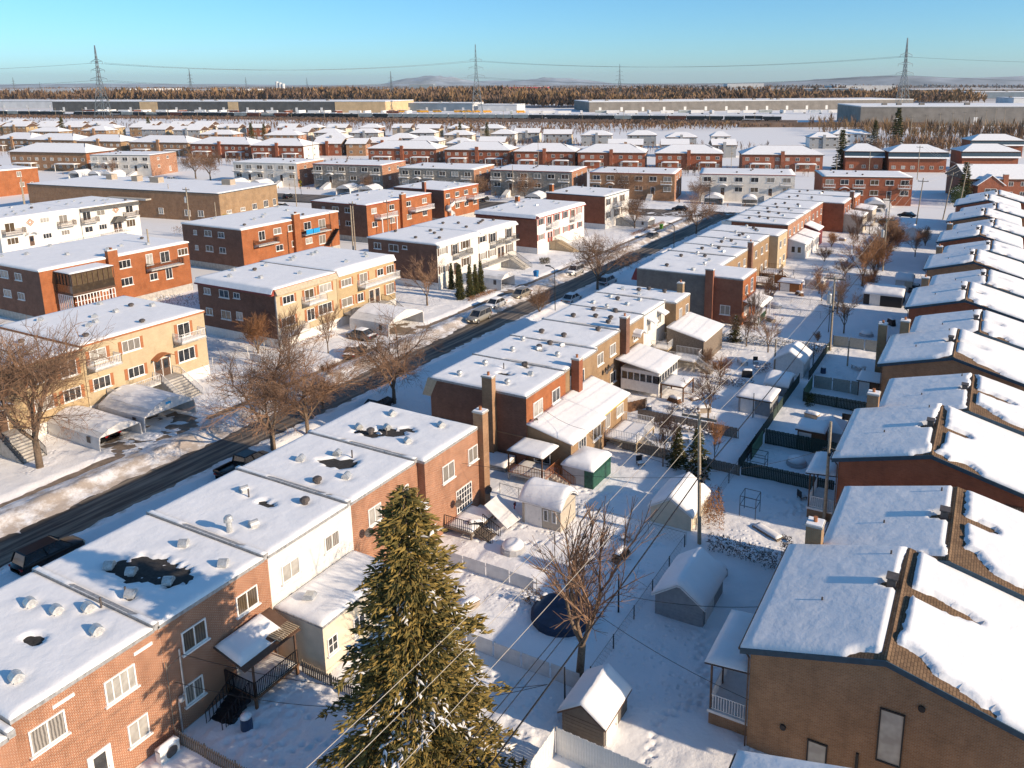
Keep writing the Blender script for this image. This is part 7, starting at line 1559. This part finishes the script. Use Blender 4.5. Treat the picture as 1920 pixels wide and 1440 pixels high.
# yard clutter
def clutter(kind, x, y, label, s=1., rz=0.):
    t = thing({'grill': 'covered_grill', 'chair': 'garden_chair', 'pile': 'firewood_pile', 'mound': 'covered_furniture', 'table': 'garden_table', 'ladder': 'ladder', 'drum': 'rain_barrel', 'planks': 'plank_stack', 'bike': 'bicycle', 'box': 'storage_box'}[kind], label, kind if kind in ('chair', 'table', 'ladder') else {'grill': 'grill', 'pile': 'firewood', 'mound': 'furniture', 'drum': 'barrel', 'planks': 'planks', 'bike': 'bicycle', 'box': 'box'}[kind], (x, y, .05), rz, 'garden clutter'); t.scale = (s,) * 3
    if kind == 'grill':
        MB().hexa([(-.7, -.35, 0), (.7, -.35, 0), (.7, .35, 0), (-.7, .35, 0)], [(-.55, -.25, 1.1), (.55, -.25, 1.1), (.55, .25, 1.1), (-.55, .25, 1.1)]).build('cover', 'metal_black', t); roof_snow(t, -.55, -.25, .55, .25, 1.1, .2, .2, seed=x)
    elif kind == 'chair':
        b = MB(); b.box(-.3, -.3, .4, .3, .3, .45); b.box(-.3, .26, .45, .3, .32, 1.0)
        b.build('seat', 'metal_black', t)
        for sx in (-.27, .27):
            for sy in (-.27, .27): MB().box(sx - .02, sy - .02, -.1, sx + .02, sy + .02, .4).build('leg', 'metal_black', t)
        roof_snow(t, -.28, -.28, .28, .24, .45, .14, .15, seed=y)
    elif kind == 'pile':
        for r_ in range(4):
            for c_ in range(8 - r_): MB().tube((-.9 + c_ * .24 + r_ * .12, -.3, .12 + r_ * .21), (-.9 + c_ * .24 + r_ * .12, .3, .12 + r_ * .21), .11, .11, 7).build('log', 'wood_brown', t)
        roof_snow(t, -.7, -.3, .5, .3, .82, .18, .2, seed=y)
    elif kind == 'mound':
        MB().lathe([(1.0, -.1), (.95, .45), (.7, .7), (.2, .8)], 12).build('cover', 'fabric_grey', t); MB().lathe([(.85, .62), (.75, .85), (.4, 1.0), (.05, 1.02)], 12).build('snow_cap', 'snow', t, smooth=True)
    elif kind == 'table':
        b = MB(); b.box(-.8, -.45, .68, .8, .45, .74); b.build('top', 'wood_grey', t)
        for sx in (-.7, .7):
            for sy in (-.35, .35): MB().box(sx - .04, sy - .04, -.1, sx + .04, sy + .04, .68).build('leg', 'wood_grey', t)
        roof_snow(t, -.8, -.45, .8, .45, .74, .22, .2, seed=x)
    elif kind == 'ladder':
        for sx in (-.22, .22): MB().tube((sx, 0, 0), (sx, .9, 2.4), .03, .03, 5).build('rail', 'wood_pale', t)
        for i in range(7): MB().tube((-.22, .12 * (i + .5), .33 * (i + .5)), (.22, .12 * (i + .5), .33 * (i + .5)), .02, .02, 5).build('rung', 'wood_pale', t)
    elif kind == 'drum': MB().lathe([(.3, -.1), (.33, .3), (.3, .9)], 12).build('barrel', 'car_blue', t); MB().lathe([(.3, .9), (.28, 1.05), (.05, 1.12)], 12).build('snow_cap', 'snow', t, smooth=True)
    elif kind == 'planks':
        for i in range(5): MB().box(-1.3, -.4 + i * .16, 0, 1.3, -.28 + i * .16, .35).build('plank', 'wood_grey', t)
        roof_snow(t, -1.2, -.4, 1.2, .34, .35, .12, .2, seed=y)
    elif kind == 'box': MB().box(-.7, -.35, -.1, .7, .35, .65).build('chest', 'siding_tan', t); MB().box(-.73, -.38, .65, .73, .38, .72).build('lid', 'trim_brown', t); roof_snow(t, -.72, -.37, .72, .37, .72, .25, .2, seed=x)
    elif kind == 'bike':
        for sx in (-.5, .5):
            b = MB(); b.path([(sx + .33 * math.cos(a * .524), 0, .33 + .33 * math.sin(a * .524)) for a in range(13)], .025, 5); b.build('wheel', 'rubber', t)
        b = MB(); b.path([(-.5, 0, .33), (-.15, 0, .75), (.35, 0, .78), (.5, 0, .33)], .025, 5); b.path([(-.15, 0, .75), (0, 0, .33), (.35, 0, .78)], .025, 5); b.build('frame', 'paint_red', t); MB().box(-.28, -.06, .85, -.05, .06, .9).build('saddle', 'rubber', t)
for k_, x, y, lab in (('grill', -33.6, 46.5, 'black covered grill on the snowy deck of the end row house'), ('bike', -32.6, 50.6, 'bicycle leaning in the snow left of the beige shed'), ('mound', -29.6, 45.6, 'snow-capped covered furniture right of the deck stairs'), ('box', -28.6, 38.4, 'low storage box in the pool yard near the spruce'),
        ('chair', -26.6, 62.8, 'snowy garden chair beside the green-sided shelter'), ('table', -25.0, 69.0, 'snow-topped garden table below the white deck'), ('chair', -26.4, 68.6, 'snowy chair left of the garden table below the white deck'), ('ladder', -32.6, 73.2, 'pale wooden ladder leaning by the lattice fence'), ('pile', -29.2, 78.2, 'snowy firewood pile below the white sunroom'), ('planks', -27.0, 80.6, 'stack of snowy planks right of the sunroom'),
        ('drum', -30.6, 74.4, 'blue rain barrel near the sunroom posts'), ('box', -25.4, 77.2, 'storage chest in the yard of the pruned tree'), ('mound', -28.0, 84.2, 'rounded covered furniture behind the sunroom deck'), ('table', -26.0, 93.6, 'snowy table in the yard of the wooden rear wing'), ('chair', -24.6, 94.6, 'snowy chair beside the table by the wooden rear wing'), ('grill', -24.2, 89.4, 'covered grill by the rubble strip'),
        ('box', -27.6, 113.5, 'storage chest below the red end house canopy'), ('mound', -28.8, 121.5, 'snow-capped mound in the first yard past the red end house'), ('drum', -31.0, 127.4, 'blue barrel behind the third-row deck'), ('pile', -27.2, 130.4, 'firewood pile beside the orange-brown timber shed'), ('table', -27.0, 150.6, 'snowy table in the wide far yard'), ('chair', -30.6, 167.6, 'snowy chair below the white sunrooms'), ('box', -29.2, 182, 'chest behind the fourth row'),
        ('planks', -13.2, 56.8, 'snow-covered planks in the shaded yard beside the hedge'), ('mound', -13.8, 69.4, 'covered heap inside the boarded dark green bin yard'), ('chair', -12.0, 63.4, 'chair in the shaded yard before the wooden pole'), ('box', -14.8, 80.8, 'chest in the yard of the snowy gazebo'), ('table', -12.8, 98.0, 'snow-topped table in the shaded square yard'), ('drum', -16.4, 95.0, 'barrel in the corner of the shaded square yard'), ('mound', -14.0, 112.6, 'rounded covered heap in the sunlit yard by the brick chimneys'), ('grill', -11.6, 119.6, 'covered grill behind the fourth gabled house'), ('box', -13.4, 146.4, 'chest beside the cream shed'), ('pile', -22.0, 48.6, 'small firewood pile in the sunlit yard below the chain-link fence'), ('mound', -15.2, 49.8, 'snow heap beside the rounded grey shed'), ('table', -30.2, 32.6, 'snowy table below the white rear wing'), ('drum', -33.4, 24.4, 'barrel at the foot of the porch stairs')):
    clutter(k_, x, y, lab, 1., (x * 7.3) % 3)
hedge('plant', 'small round snow-dusted shrub below the chain-link fence, sunlit yard', [(-23.0, 50.8), (-22.2, 50.8)], .8, .7, 'twig_rust', n=900, seed=31)
hedge('plant', 'low bare shrub row in front of the white sunroom', [(-29.0, 76.6), (-25.6, 76.2)], .8, .8, 'twig_dark', n=500, seed=32)
hedge('plant', 'brown shrub row along the board fence, second yard', [(-28.5, 71.6), (-22.0, 71.8)], .8, .8, 'twig_dark', n=400, seed=33)
hedge('plant', 'shrub clump left of the pale gable shed', [(-23.6, 91.0), (-22.4, 93.0)], 1.0, 1.2, 'twig_rust', n=600, seed=34)
hedge('plant', 'dark shrubs along the lot line past the pale gable shed', [(-19.4, 98.0), (-18.8, 103.0)], 1.2, 1.2, 'shrub_leaf', n=500, seed=35)
hedge('plant', 'small dark cypress-like shrubs by the light green fence end', [(-16.0, 83.4), (-15.4, 84.2)], .7, 1.6, 'cedar', n=2400, seed=36, snow=False)
hedge('plant', 'bare shrub bed before the yellow block stairs', [(-80.4, 58.5), (-78.4, 62.0)], 1.2, .9, 'twig', n=400, seed=37)
hedge('plant', 'bare shrub bed before the cream block', [(-80.8, 72.5), (-80.0, 79.0)], 1.2, 1.0, 'twig_rust', n=450, seed=38)
hedge('plant', 'bare hedge tangle behind the rust-brick block with blue tarpaulin', [(-118, 104), (-112, 118)], 2.0, 1.6, 'twig', n=350, seed=39)

# ------------------------------------------------------------------ pylons
def pylon_mesh():
    def fn():
        b = MB(); w = lambda z: 5.0 * (1 - z / 46) + 1.2 if z < 38 else 1.55 - (z - 38) * .035; zs = [0, 10, 18, 25, 31, 36, 41, 46, 51, 56, 61, 66, 71, 76]; r = .26
        for i in range(len(zs) - 1):
            z0, z1 = zs[i], zs[i + 1]; a, c = max(w(z0), .25), max(w(z1), .2)
            P = [(-a, -a), (a, -a), (a, a), (-a, a)]; Q = [(-c, -c), (c, -c), (c, c), (-c, c)]
            for k in range(4):
                p, q = P[k], Q[k]; p2, q2 = P[(k + 1) % 4], Q[(k + 1) % 4]
                b.tube((*p, z0), (*q, z1), r, r, 4, cap=False); b.tube((*p, z0), (*q2, z1), r * .55, r * .55, 3, cap=False); b.tube((*p2, z0), (*q, z1), r * .55, r * .55, 3, cap=False); b.tube((*q, z1), (*q2, z1), r * .5, r * .5, 3, cap=False)
        body = b.mesh('lattice_body', 'metal_pylon'); arms = MB()
        for z, L in ((41, 9.5), (50, 8.), (59, 6.5)):
            for s in (-1, 1):
                for yy in (-1, 1): arms.tube((0, yy, z), (s * L, 0, z + .6), .2, .15, 4, cap=False); arms.tube((0, yy, z + 3), (s * L, 0, z + .6), .16, .12, 4, cap=False)
                arms.tube((s * L, 0, z + .6), (s * L, 0, z - 1.8), .16, .16, 4)
        return body, arms.mesh('crossarm', 'metal_pylon')
    return cached('pylon', fn)
PYL = [(-858, 537, 1.0, 'left-hand lattice power pylon rising over the railway'), (-567.6, 818.6, 1.06, 'central lattice power pylon in front of the hills'), (-99.8, 948, 1.06, 'tall right-hand lattice power pylon'), (-1882, 1419, 1.0, 'distant pylon above the left woods'), (-790, 1712, 1.02, 'distant pylon right of centre above the woods'), (-1128, 1320, .8, 'distant pylon left of the hills'), (-3230, 1700, .85, 'far pylon at the left edge of the horizon'), (-3300, 1830, .65, 'second far pylon at the left edge of the horizon'), (-2500, 1600, .5, 'small far pylon left of the woods pylon'), (-3600, 3050, 1.0, 'tiny far pylon above the white silo'), (-3000, 2900, .9, 'tiny far pylon right of the white silo')]
for x, y, s, lab in PYL:
    bo, ar = pylon_mesh(); t = thing('power_pylon', lab, 'pylon', (x, y, 0), R(38) if x > -700 else R(20), 'lattice power pylons'); t.scale = (s,) * 3; put(bo, 'lattice_body', t); put(ar, 'crossarm', t)
def span(i, j, label, z=40.5, off=0, r=.16, sag=9):
    a, b = PYL[i], PYL[j]; rz = R(38); ox, oy = off * math.cos(rz), off * math.sin(rz)
    wire([(a[0] + ox, a[1] + oy, z * a[2]), (b[0] + ox, b[1] + oy, z * b[2])], r, label, 'metal_pylon', sag, 24, group='high-voltage lines')
for i, j, nm in ((0, 1, 'from the left pylon to the central one'), (1, 2, 'from the central pylon to the right one')):
    for o_, z_, w_ in ((-9, 40, 'lower outer'), (9, 40, 'lower inner'), (-7.5, 58, 'upper outer'), (7, 58, 'upper inner')): span(i, j, f'{w_} high-voltage line {nm}', z_, o_)
for o_, z_, w_ in ((-9, 40, 'lower'), (-7.5, 58, 'upper')):
    a = PYL[2]; wire([(a[0] + o_, a[1], z_ * 1.06), (420, 1050, z_)], .16, f'{w_} high-voltage line running off the right edge', 'metal_pylon', 9, 24, group='high-voltage lines'); a = PYL[0]; wire([(a[0], a[1], z_), (-1500, 330, z_)], .16, f'{w_} high-voltage line running off the left edge', 'metal_pylon', 9, 24, group='high-voltage lines')

# ------------------------------------------------------------------ railway, yards, industry
def strip(name, p, q, w, z, mat, kind='structure'):
    d = Vector((q[0] - p[0], q[1] - p[1], 0)).normalized(); n = Vector((-d.y, d.x, 0)) * w / 2; p, q = Vector((*p, z)), Vector((*q, z)); MB().add([p - n, q - n, q + n, p + n], [(0, 1, 2, 3)]).build(name, mat, kind=kind)
RA, RB = (-1180, 512), (-160, 716)
b = MB(); d = Vector((RB[0] - RA[0], RB[1] - RA[1], 0)); Lr = d.length; ra = ang2(RA, RB)
t = b.prism([(-26, -.4), (-12, 2.0), (16, 2.0), (24, -.4)], 'x', 0, Lr).build('railway_embankment', 'embankment', None, (*RA, 0), ra, kind='structure')
def rail_car(kind):
    def fn():
        L, H = 15.6, 3.2; b, s, w_ = MB(), MB(), MB()
        if kind == 'tank': b.tube((-L / 2 + .4, 0, 2.2), (L / 2 - .4, 0, 2.2), 1.45, 1.45, 12); b.box(-1, -.5, 3.4, 1, .5, 4.1); b.box(-L / 2, -1.2, .7, L / 2, 1.2, .95)
        elif kind == 'hopper': b.prism([(-L / 2, 1.6), (-L / 2 + 2, .8), (L / 2 - 2, .8), (L / 2, 1.6), (L / 2, 3.9), (-L / 2, 3.9)], 'y', -1.5, 1.5)
        elif kind == 'flat': b.box(-L / 2, -1.5, .8, L / 2, 1.5, 1.2); b.box(-L / 2, -1.5, 1.2, -L / 2 + .3, 1.5, 2.8); b.box(L / 2 - .3, -1.5, 1.2, L / 2, 1.5, 2.8)
        else:
            b.box(-L / 2, -1.5, .8, L / 2, 1.5, 3.9)
            for i in range(9): b.box(-L / 2 + .2 + i * 1.85, -1.56, .8, -L / 2 + .32 + i * 1.85, -1.5, 3.9)
        s.box(-L / 2 + .1, -1.4, 3.903 if kind != 'flat' else 1.203, L / 2 - .1, 1.4, 4.25 if kind != 'flat' else 1.6)
        for xx in (-5.6, -3.8, 3.8, 5.6):
            for yy in (-.8, .8): w_.tube((xx, yy - .08, .45), (xx, yy + .08, .45), .45, .45, 8)
        return b, s.mesh('car_snow', 'snow'), w_.mesh('wheels', 'rubber')
    return cached(('rc', kind), fn)
rr = random.Random(4); kinds = ['box', 'box', 'hopper', 'tank', 'hopper', 'flat']; pal = ['cargo_dark', 'cargo_dark', 'cargo_dark', 'cargo_brown', 'cargo_grey', 'cargo_dark']
NAMES = {'cargo_dark': 'black', 'cargo_brown': 'rusty brown', 'cargo_grey': 'grey'}
cnt = {}
ru = Vector((math.cos(ra), math.sin(ra), 0)); rv = Vector((-math.sin(ra), math.cos(ra), 0))
for tr, off in ((0, -8), (1, 4)):
    sq = 40.
    while sq < Lr - 20:
        if not (tr == 1 and rr.random() < .12):
            kd = rr.choice(kinds); pm = rr.choice(pal)
            if tr == 0 and 640 < sq < 790: kd, pm = 'hopper', 'cargo_grey'
            bld, sn, wh = rail_car(kd); me = cached(('rcm', kd, pm), lambda: bld.mesh('car_body', pm)); pos = Vector((*RA, 2.0)) + ru * sq + rv * off
            lab = f'{NAMES[pm]} {kd} freight car on the {"front" if tr == 0 else "rear"} railway track'
            c = thing('freight_car', lab, 'freight car', pos, ra, 'freight cars on the railway'); put(me, 'car_body', c); put(wh, 'wheels', c)
            if kd != 'tank': put(sn, 'car_snow', c)
        sq += 16.6
for i in range(26):
    pos = Vector((*RA, 2.0)) + ru * (30 + i * 39) + rv * -13; cached('rp', lambda: MB().tube((0, 0, -2), (0, 0, 8), .18, .14, 6).box(-1.2, -.08, 7, 1.2, .08, 7.2).mesh('rail_post', 'pole_wood'))
    put(CACHE['rp'], 'rail_post', None, pos, ra, label='slim wooden trackside post with short arm along the railway', cat='post', group='trackside posts')
# brush along the embankment and field edge
def brush(name, label, pts, n, h, w, mats, seed, kind='stuff', cat='brush', trunk=False, wide=.16, strands=9):
    rr = random.Random(seed); b = MB()
    for _ in range(n):
        k = rr.randrange(len(pts) - 1); a, c = pts[k], pts[k + 1]; s = rr.random(); x = a[0] + (c[0] - a[0]) * s + rr.uniform(-1, 1) * w; y = a[1] + (c[1] - a[1]) * s + rr.uniform(-1, 1) * w; q_ = float(vn(np.array([x / 90.]), np.array([y / 90.]))[0]); hh = h * rr.uniform(.6, 1.1) * (.62 + .6 * q_); m = 0 if rr.random() < .25 + .75 * float(vn(np.array([x / 60. + 40]), np.array([y / 60.]))[0]) else 1
        if trunk: b.tube((x, y, -.5), (x + rr.uniform(-.4, .4), y, hh * .9), hh * .016, hh * .006, 3, m, cap=False)
        for _ in range(strands):
            a_ = rr.uniform(0, 6.283); z0 = hh * rr.uniform(.05, .55); rad = hh * rr.uniform(.12, .34); z1 = min(hh, z0 + hh * rr.uniform(.25, .55)); wd = hh * wide * rr.uniform(.4, 1.)
            p = Vector((x, y, z0)); q = Vector((x + math.cos(a_) * rad, y + math.sin(a_) * rad, z1)); o = Vector((math.cos(a_ + 1.57), math.sin(a_ + 1.57), 0)) * wd * .5
            b.add([p, p.lerp(q, .55) + o, q, p.lerp(q, .5) - o], [(0, 1, 2, 3)], m)
    return b.build(name, mats, label=label, cat=cat, kind=kind)
brush('brush', 'brown scrub along the foot of the railway embankment', [(-1150, 470), (-600, 566), (-400, 580), (-170, 655)], 3200, 4.6, 24, ('twig', 'twig_dark'), 3)
brush('brush', 'taller bare scrub trees between the houses and the railway', [(-360, 470), (-260, 560), (-190, 610)], 260, 7, 22, ('twig', 'wood_far_gold'), 5)
b = MB(); b.prism([(-3, -.4), (-2, 3.4), (2, 3.4), (3, -.4)], 'x', 0, 150).build('concrete_barrier', 'embankment', None, (-190, 640, 0), R(24), kind='structure')
def bigbox(p, q, depth, h, label, wall, end=None, seed=0, bays=0, name='warehouse'):
    L = math.hypot(q[0] - p[0], q[1] - p[1]); t = thing(name, label, 'warehouse', (*p, 0), ang2(p, q), 'industrial buildings'); walls(t, L, depth, h, (wall, end or wall, wall, wall), z0=-1); MB().box(-.3, -.3, h - .5, L + .3, depth + .3, h + .1).build('roof', 'flashing', t); MB().box(0, 0, h + .1, L, depth, h + .6).build('roof_snow', 'snow', t)
    for i in range(bays): put(cached(('bay', round(h)), lambda: MB().box(-1.6, -.15, 0, 1.6, -.005, h * .42).mesh('loading_door', 'siding_white')), 'loading_door', t, (L * (i + .5) / bays, 0, .3))
    rr = random.Random(seed)
    for i in range(max(1, int(L / 60))): x = L * rr.random() * .95; MB().box(x, depth * .3, h + .6, x + 4, depth * .3 + 3, h + 2.4).build('rooftop_unit', 'wall_taupe', t)
    return t, L
t, L = bigbox((-1158, 655), (-688, 792), 90, 13.5, 'very long dark warehouse with tan wall panels behind the railway, left', 'wall_dark', 'wall_tan', 1, 14)
for f0, f1 in ((.28, .335), (.55, .58), (.86, .999)): MB().box(L * f0, -.4, -.5, L * f1, -.01, 13.0).build('tan_panel', 'wall_tan', t)
bigbox((-1540, 705), (-1200, 800), 70, 11, 'low white warehouse with skylights at the left edge behind the railway', 'wall_pale', None, 2, 8)
bigbox((-459, 905), (-110, 1175), 110, 12.0, 'very long taupe warehouse with snowy roof behind the railway, right of centre', 'wall_taupe', 'wall_taupe', 3, 16)
bigbox((-105, 700), (120, 790), 90, 15.0, 'long grey warehouse behind the tall bare woods at the right edge', 'wall_taupe', None, 4, 4)
bigbox((-745, 852), (-618, 880), 40, 10, 'grey-blue industrial hall with white front behind the school buses', 'wall_blue', 'wall_pale', 5, 5); bigbox((-612, 884), (-560, 897), 36, 8, 'white hall just right of the grey-blue one', 'wall_pale', None, 6, 2)
for i, (p, q, dp, h, m, lab) in enumerate([((-3000, 1250), (-2250, 1480), 250, 24, 'wall_pale', 'wide white factory on the left horizon'), ((-2100, 1560), (-1930, 1620), 120, 22, 'wall_pale', 'white block right of the wide factory on the left horizon'), ((-560, 3130), (-360, 3220), 200, 22, 'wall_pale', 'big white factory on the right horizon'), ((-300, 1760), (-40, 1880), 150, 10, 'wall_pale', 'long pale hall below the right pylon'), ((-60, 1950), (230, 2080), 140, 13, 'wall_blue', 'blue-grey hall on the right horizon'), ((10, 1420), (140, 1480), 60, 10, 'wall_pale', 'low white hall at the far right'), ((-760, 2450), (-600, 2500), 100, 18, 'wall_pale', 'white block right of the woods on the horizon'), ((-3400, 4150), (-3270, 4230), 150, 34, 'wall_blue', 'teal-blue big-box store on the horizon left of the hills'), ((-2900, 4300), (-2560, 4470), 200, 15, 'paint_red', 'long red-fronted store on the horizon below the hills'), ((-1500, 4800), (-1300, 4890), 200, 30, 'wall_pale', 'white block on the horizon right of the central pylon'), ((-250, 2600), (260, 2800), 150, 13, 'wall_taupe', 'taupe hall far right near the horizon'), ((-500, 2300), (-350, 2350), 90, 18, 'wall_blue', 'small blue-grey hall on the right horizon')]):
    bigbox(p, q, dp, h, lab, m, seed=10 + i)
t = thing('silo', 'white silo tower on the left horizon', 'silo', (-3700, 3350, 0))
for i, hh in enumerate((50, 44, 38)): MB().lathe([(9, -1), (9, hh), (6, hh + 3)], 14, (i * 19, i * 5)).build('cylinder', 'wall_pale', t)
def trailer(x, y, rz, label, m='siding_white', group='parked trailers behind the railway'):
    def fn(): b = MB(); b.box(-7.5, -1.3, 1.1, 7.5, 1.3, 4.0); return b.mesh('trailer_box', m)
    t = thing('truck_trailer', label, 'trailer', (x, y, 0), rz, group); put(cached(('trl', m), fn), 'trailer_box', t); put(cached('trs', lambda: MB().box(-7.4, -1.2, 4.003, 7.4, 1.2, 4.2).mesh('trailer_snow', 'snow')), 'trailer_snow', t)
    [put(cached('axle', lambda: MB().tube((0, -1.2, .5), (0, 1.2, .5), .5, .5, 8).mesh('axle', 'rubber')), 'axle', t, (xx, 0, 0)) for xx in (5.2, 6.4)]
rr = random.Random(9)
for i in range(26): s = i / 25; trailer(-1050 + 430 * s + rr.uniform(-4, 4), 640 + 118 * s + rr.uniform(-5, 3), ang2((0, 0), (430, 118)) + (R(90) if i % 3 else 0), ('white' if i % 4 else 'brown') + ' trailer parked before the long dark warehouse', 'siding_white' if i % 4 else 'cargo_brown')
for i in range(22): s = i / 21; trailer(-500 + 360 * s + rr.uniform(-4, 4), 800 + 175 * s + rr.uniform(-6, 6), R(30) + (R(90) if i % 4 == 0 else 0), ('white' if i % 5 else 'grey') + ' trailer parked before the long taupe warehouse', 'siding_white' if i % 5 else 'cargo_grey')
def bus(x, y, rz, label):
    def fn(): b = MB(); b.box(-5.5, -1.25, .5, 4.0, 1.25, 3.1); b.hexa([(4.0, -1.2, .5), (5.6, -1.1, .5), (5.6, 1.1, .5), (4.0, 1.2, .5)], [(4.0, -1.2, 1.9), (5.5, -1.0, 1.6), (5.5, 1.0, 1.6), (4.0, 1.2, 1.9)]); return b.mesh('body', 'bus_yellow')
    t = thing('school_bus', label, 'bus', (x, y, 0), rz, 'yellow school buses'); put(cached('bus', fn), 'body', t); put(cached('busw', lambda: MB().box(-5.3, -1.27, 1.9, 3.8, 1.27, 2.6).mesh('windows', 'glass_dark')), 'windows', t); put(cached('buss', lambda: MB().box(-5.4, -1.2, 3.103, 3.9, 1.2, 3.3).mesh('roof_snow', 'snow')), 'roof_snow', t); [put(cached('axle', lambda: MB().tube((0, -1.2, .5), (0, 1.2, .5), .5, .5, 8).mesh('axle', 'rubber')), 'axle', t, (xx, 0, 0)) for xx in (-3, 3.6)]
for i, (x, y) in enumerate(((-700, 800), (-687, 803), (-674, 806), (-664, 800), (-648, 812), (-638, 806), (-626, 816), (-598, 822), (-588, 826), (-576, 828), (-562, 832), (-520, 842))): bus(x, y, R(15) + i * .05, f'yellow school bus, {["first", "second", "third", "fourth", "fifth", "sixth", "seventh", "eighth", "ninth", "tenth", "eleventh", "twelfth"][i]} from the left, behind the railway')

# ------------------------------------------------------------------ woods and hills
brush('shrubs', 'bare garden shrubs and small trees among the middle-distance houses', [(-480, 226), (-330, 238), (-250, 262), (-150, 285), (-60, 312)], 330, 4.2, 7, ('twig', 'twig_dark'), 51, cat='shrubs', trunk=True, wide=.05, strands=16)
brush('shrubs', 'bare garden shrubs among the small houses before the railway', [(-660, 318), (-480, 338), (-330, 352), (-210, 382), (-120, 395)], 650, 6.0, 30, ('twig', 'twig_dark'), 52, cat='shrubs', trunk=True, wide=.06, strands=14)
brush('shrubs', 'bare garden shrubs in the last gardens before the railway', [(-900, 395), (-640, 445), (-420, 505), (-270, 530)], 1500, 4.6, 55, ('twig', 'twig_dark'), 53, cat='shrubs', trunk=True, wide=.07, strands=14)
brush('shrubs', 'bare front-garden shrubs along the cross street', [(-330, 184), (-240, 190), (-180, 198), (-90, 216), (-30, 232)], 90, 2.2, 4, ('twig', 'twig_rust'), 54, cat='shrubs', wide=.05, strands=22)
brush('woods', 'leafless brown wood stretching along the horizon', [(-2600, 1130), (-1800, 1290), (-1250, 1430), (-680, 1330)], 4200, 27, 120, ('wood_far', 'wood_far_gold'), 21, cat='wood', wide=.2, strands=10)
brush('woods', 'nearer tongue of leafless wood behind the central pylon', [(-900, 1130), (-620, 1090), (-470, 1150), (-330, 1330)], 1700, 22, 65, ('wood_far', 'wood_far_gold'), 22, cat='wood', wide=.2, strands=10)
brush('woods', 'golden leafless wood right of centre before the factories', [(-520, 1480), (-330, 1560), (-180, 1660), (-120, 1500)], 1900, 22, 90, ('wood_far_gold', 'wood_far'), 23, cat='wood', wide=.2, strands=10)
brush('woods', 'thin pale-trunked wood at the right edge before the grey warehouse', [(-95, 620), (-40, 560), (20, 540), (90, 620)], 420, 15, 42, ('wood_far_gold', 'wood_far'), 24, cat='wood', trunk=True, wide=.05, strands=22)
brush('woods', 'low scrub wood beyond the mansard houses', [(-52, 420), (-25, 470), (15, 500)], 300, 8, 20, ('twig', 'wood_far_gold'), 25, cat='wood', trunk=True, wide=.06, strands=16)
brush('woods', 'second leafless brown wood behind the first, reaching towards the horizon', [(-4200, 1900), (-3000, 2050), (-2000, 2350), (-1200, 2500), (-500, 2500)], 4200, 25, 260, ('wood_far', 'wood_far_gold'), 27, cat='wood', wide=.3, strands=8)
brush('woods', 'brown scrub wood between the far halls at the right', [(-450, 2050), (-250, 2250), (150, 2350), (500, 2300)], 1500, 16, 150, ('wood_far', 'wood_far_gold'), 28, cat='wood', wide=.3, strands=8)
brush('woods', 'dark distant tree belt along the horizon', [(-9000, 3800), (-6000, 4600), (-3500, 5600), (-1500, 6400), (-200, 5200), (900, 4600)], 2600, 22, 420, ('wood_far', 'hill_rock'), 26, cat='wood', wide=.5, strands=7)
def hill(name, cx_, cy_, w_, d_, h, seed):
    X, Y = np.meshgrid(np.linspace(-w_, w_, 90), np.linspace(-d_, d_, 24)); n = fbm(X / w_ * 3 + seed, Y / d_ * 2 + seed, 5)
    Z = h * np.clip(1 - (X / w_) ** 2, 0, 1) ** 1.3 * np.clip(1 - (Y / d_) ** 2, 0, 1) * (.45 + 1.15 * n) - 4
    a = ang2((0, 0), (-cy_, cx_)) + math.pi; put(grid_mesh(name, X, Y, Z, 'hill_rock'), name, None, (cx_, cy_, 0), math.atan2(-cx_, cy_), kind='structure')
hill('hill', -12810, 16639, 1550, 1500, 190, 1.3); hill('hill', -11322, 20019, 2100, 1500, 165, 4.2); hill('hill', -14516, 21570, 2600, 1500, 120, 7.7); hill('hill', -20259, 12866, 7000, 1500, 70, 2.7); hill('hill', -668, 8975, 2600, 900, 95, 9.7)

# ------------------------------------------------------------------ air
hz, hn, hl_, hb = new_mat('haze_air'); hn.remove(hb)
pv = node(hn, 'ShaderNodeVolumePrincipled'); pv.inputs['Color'].default_value = (.72, .86, 1., 1); pv.inputs['Density'].default_value = 2.4e-5; pv.inputs['Anisotropy'].default_value = .1
hl_.new(pv.outputs[0], hn['Material Output'].inputs['Volume'])
MB().box(-31000, -150, -6, 31000, 31000, 420).build('haze', 'haze_air', kind='stuff')
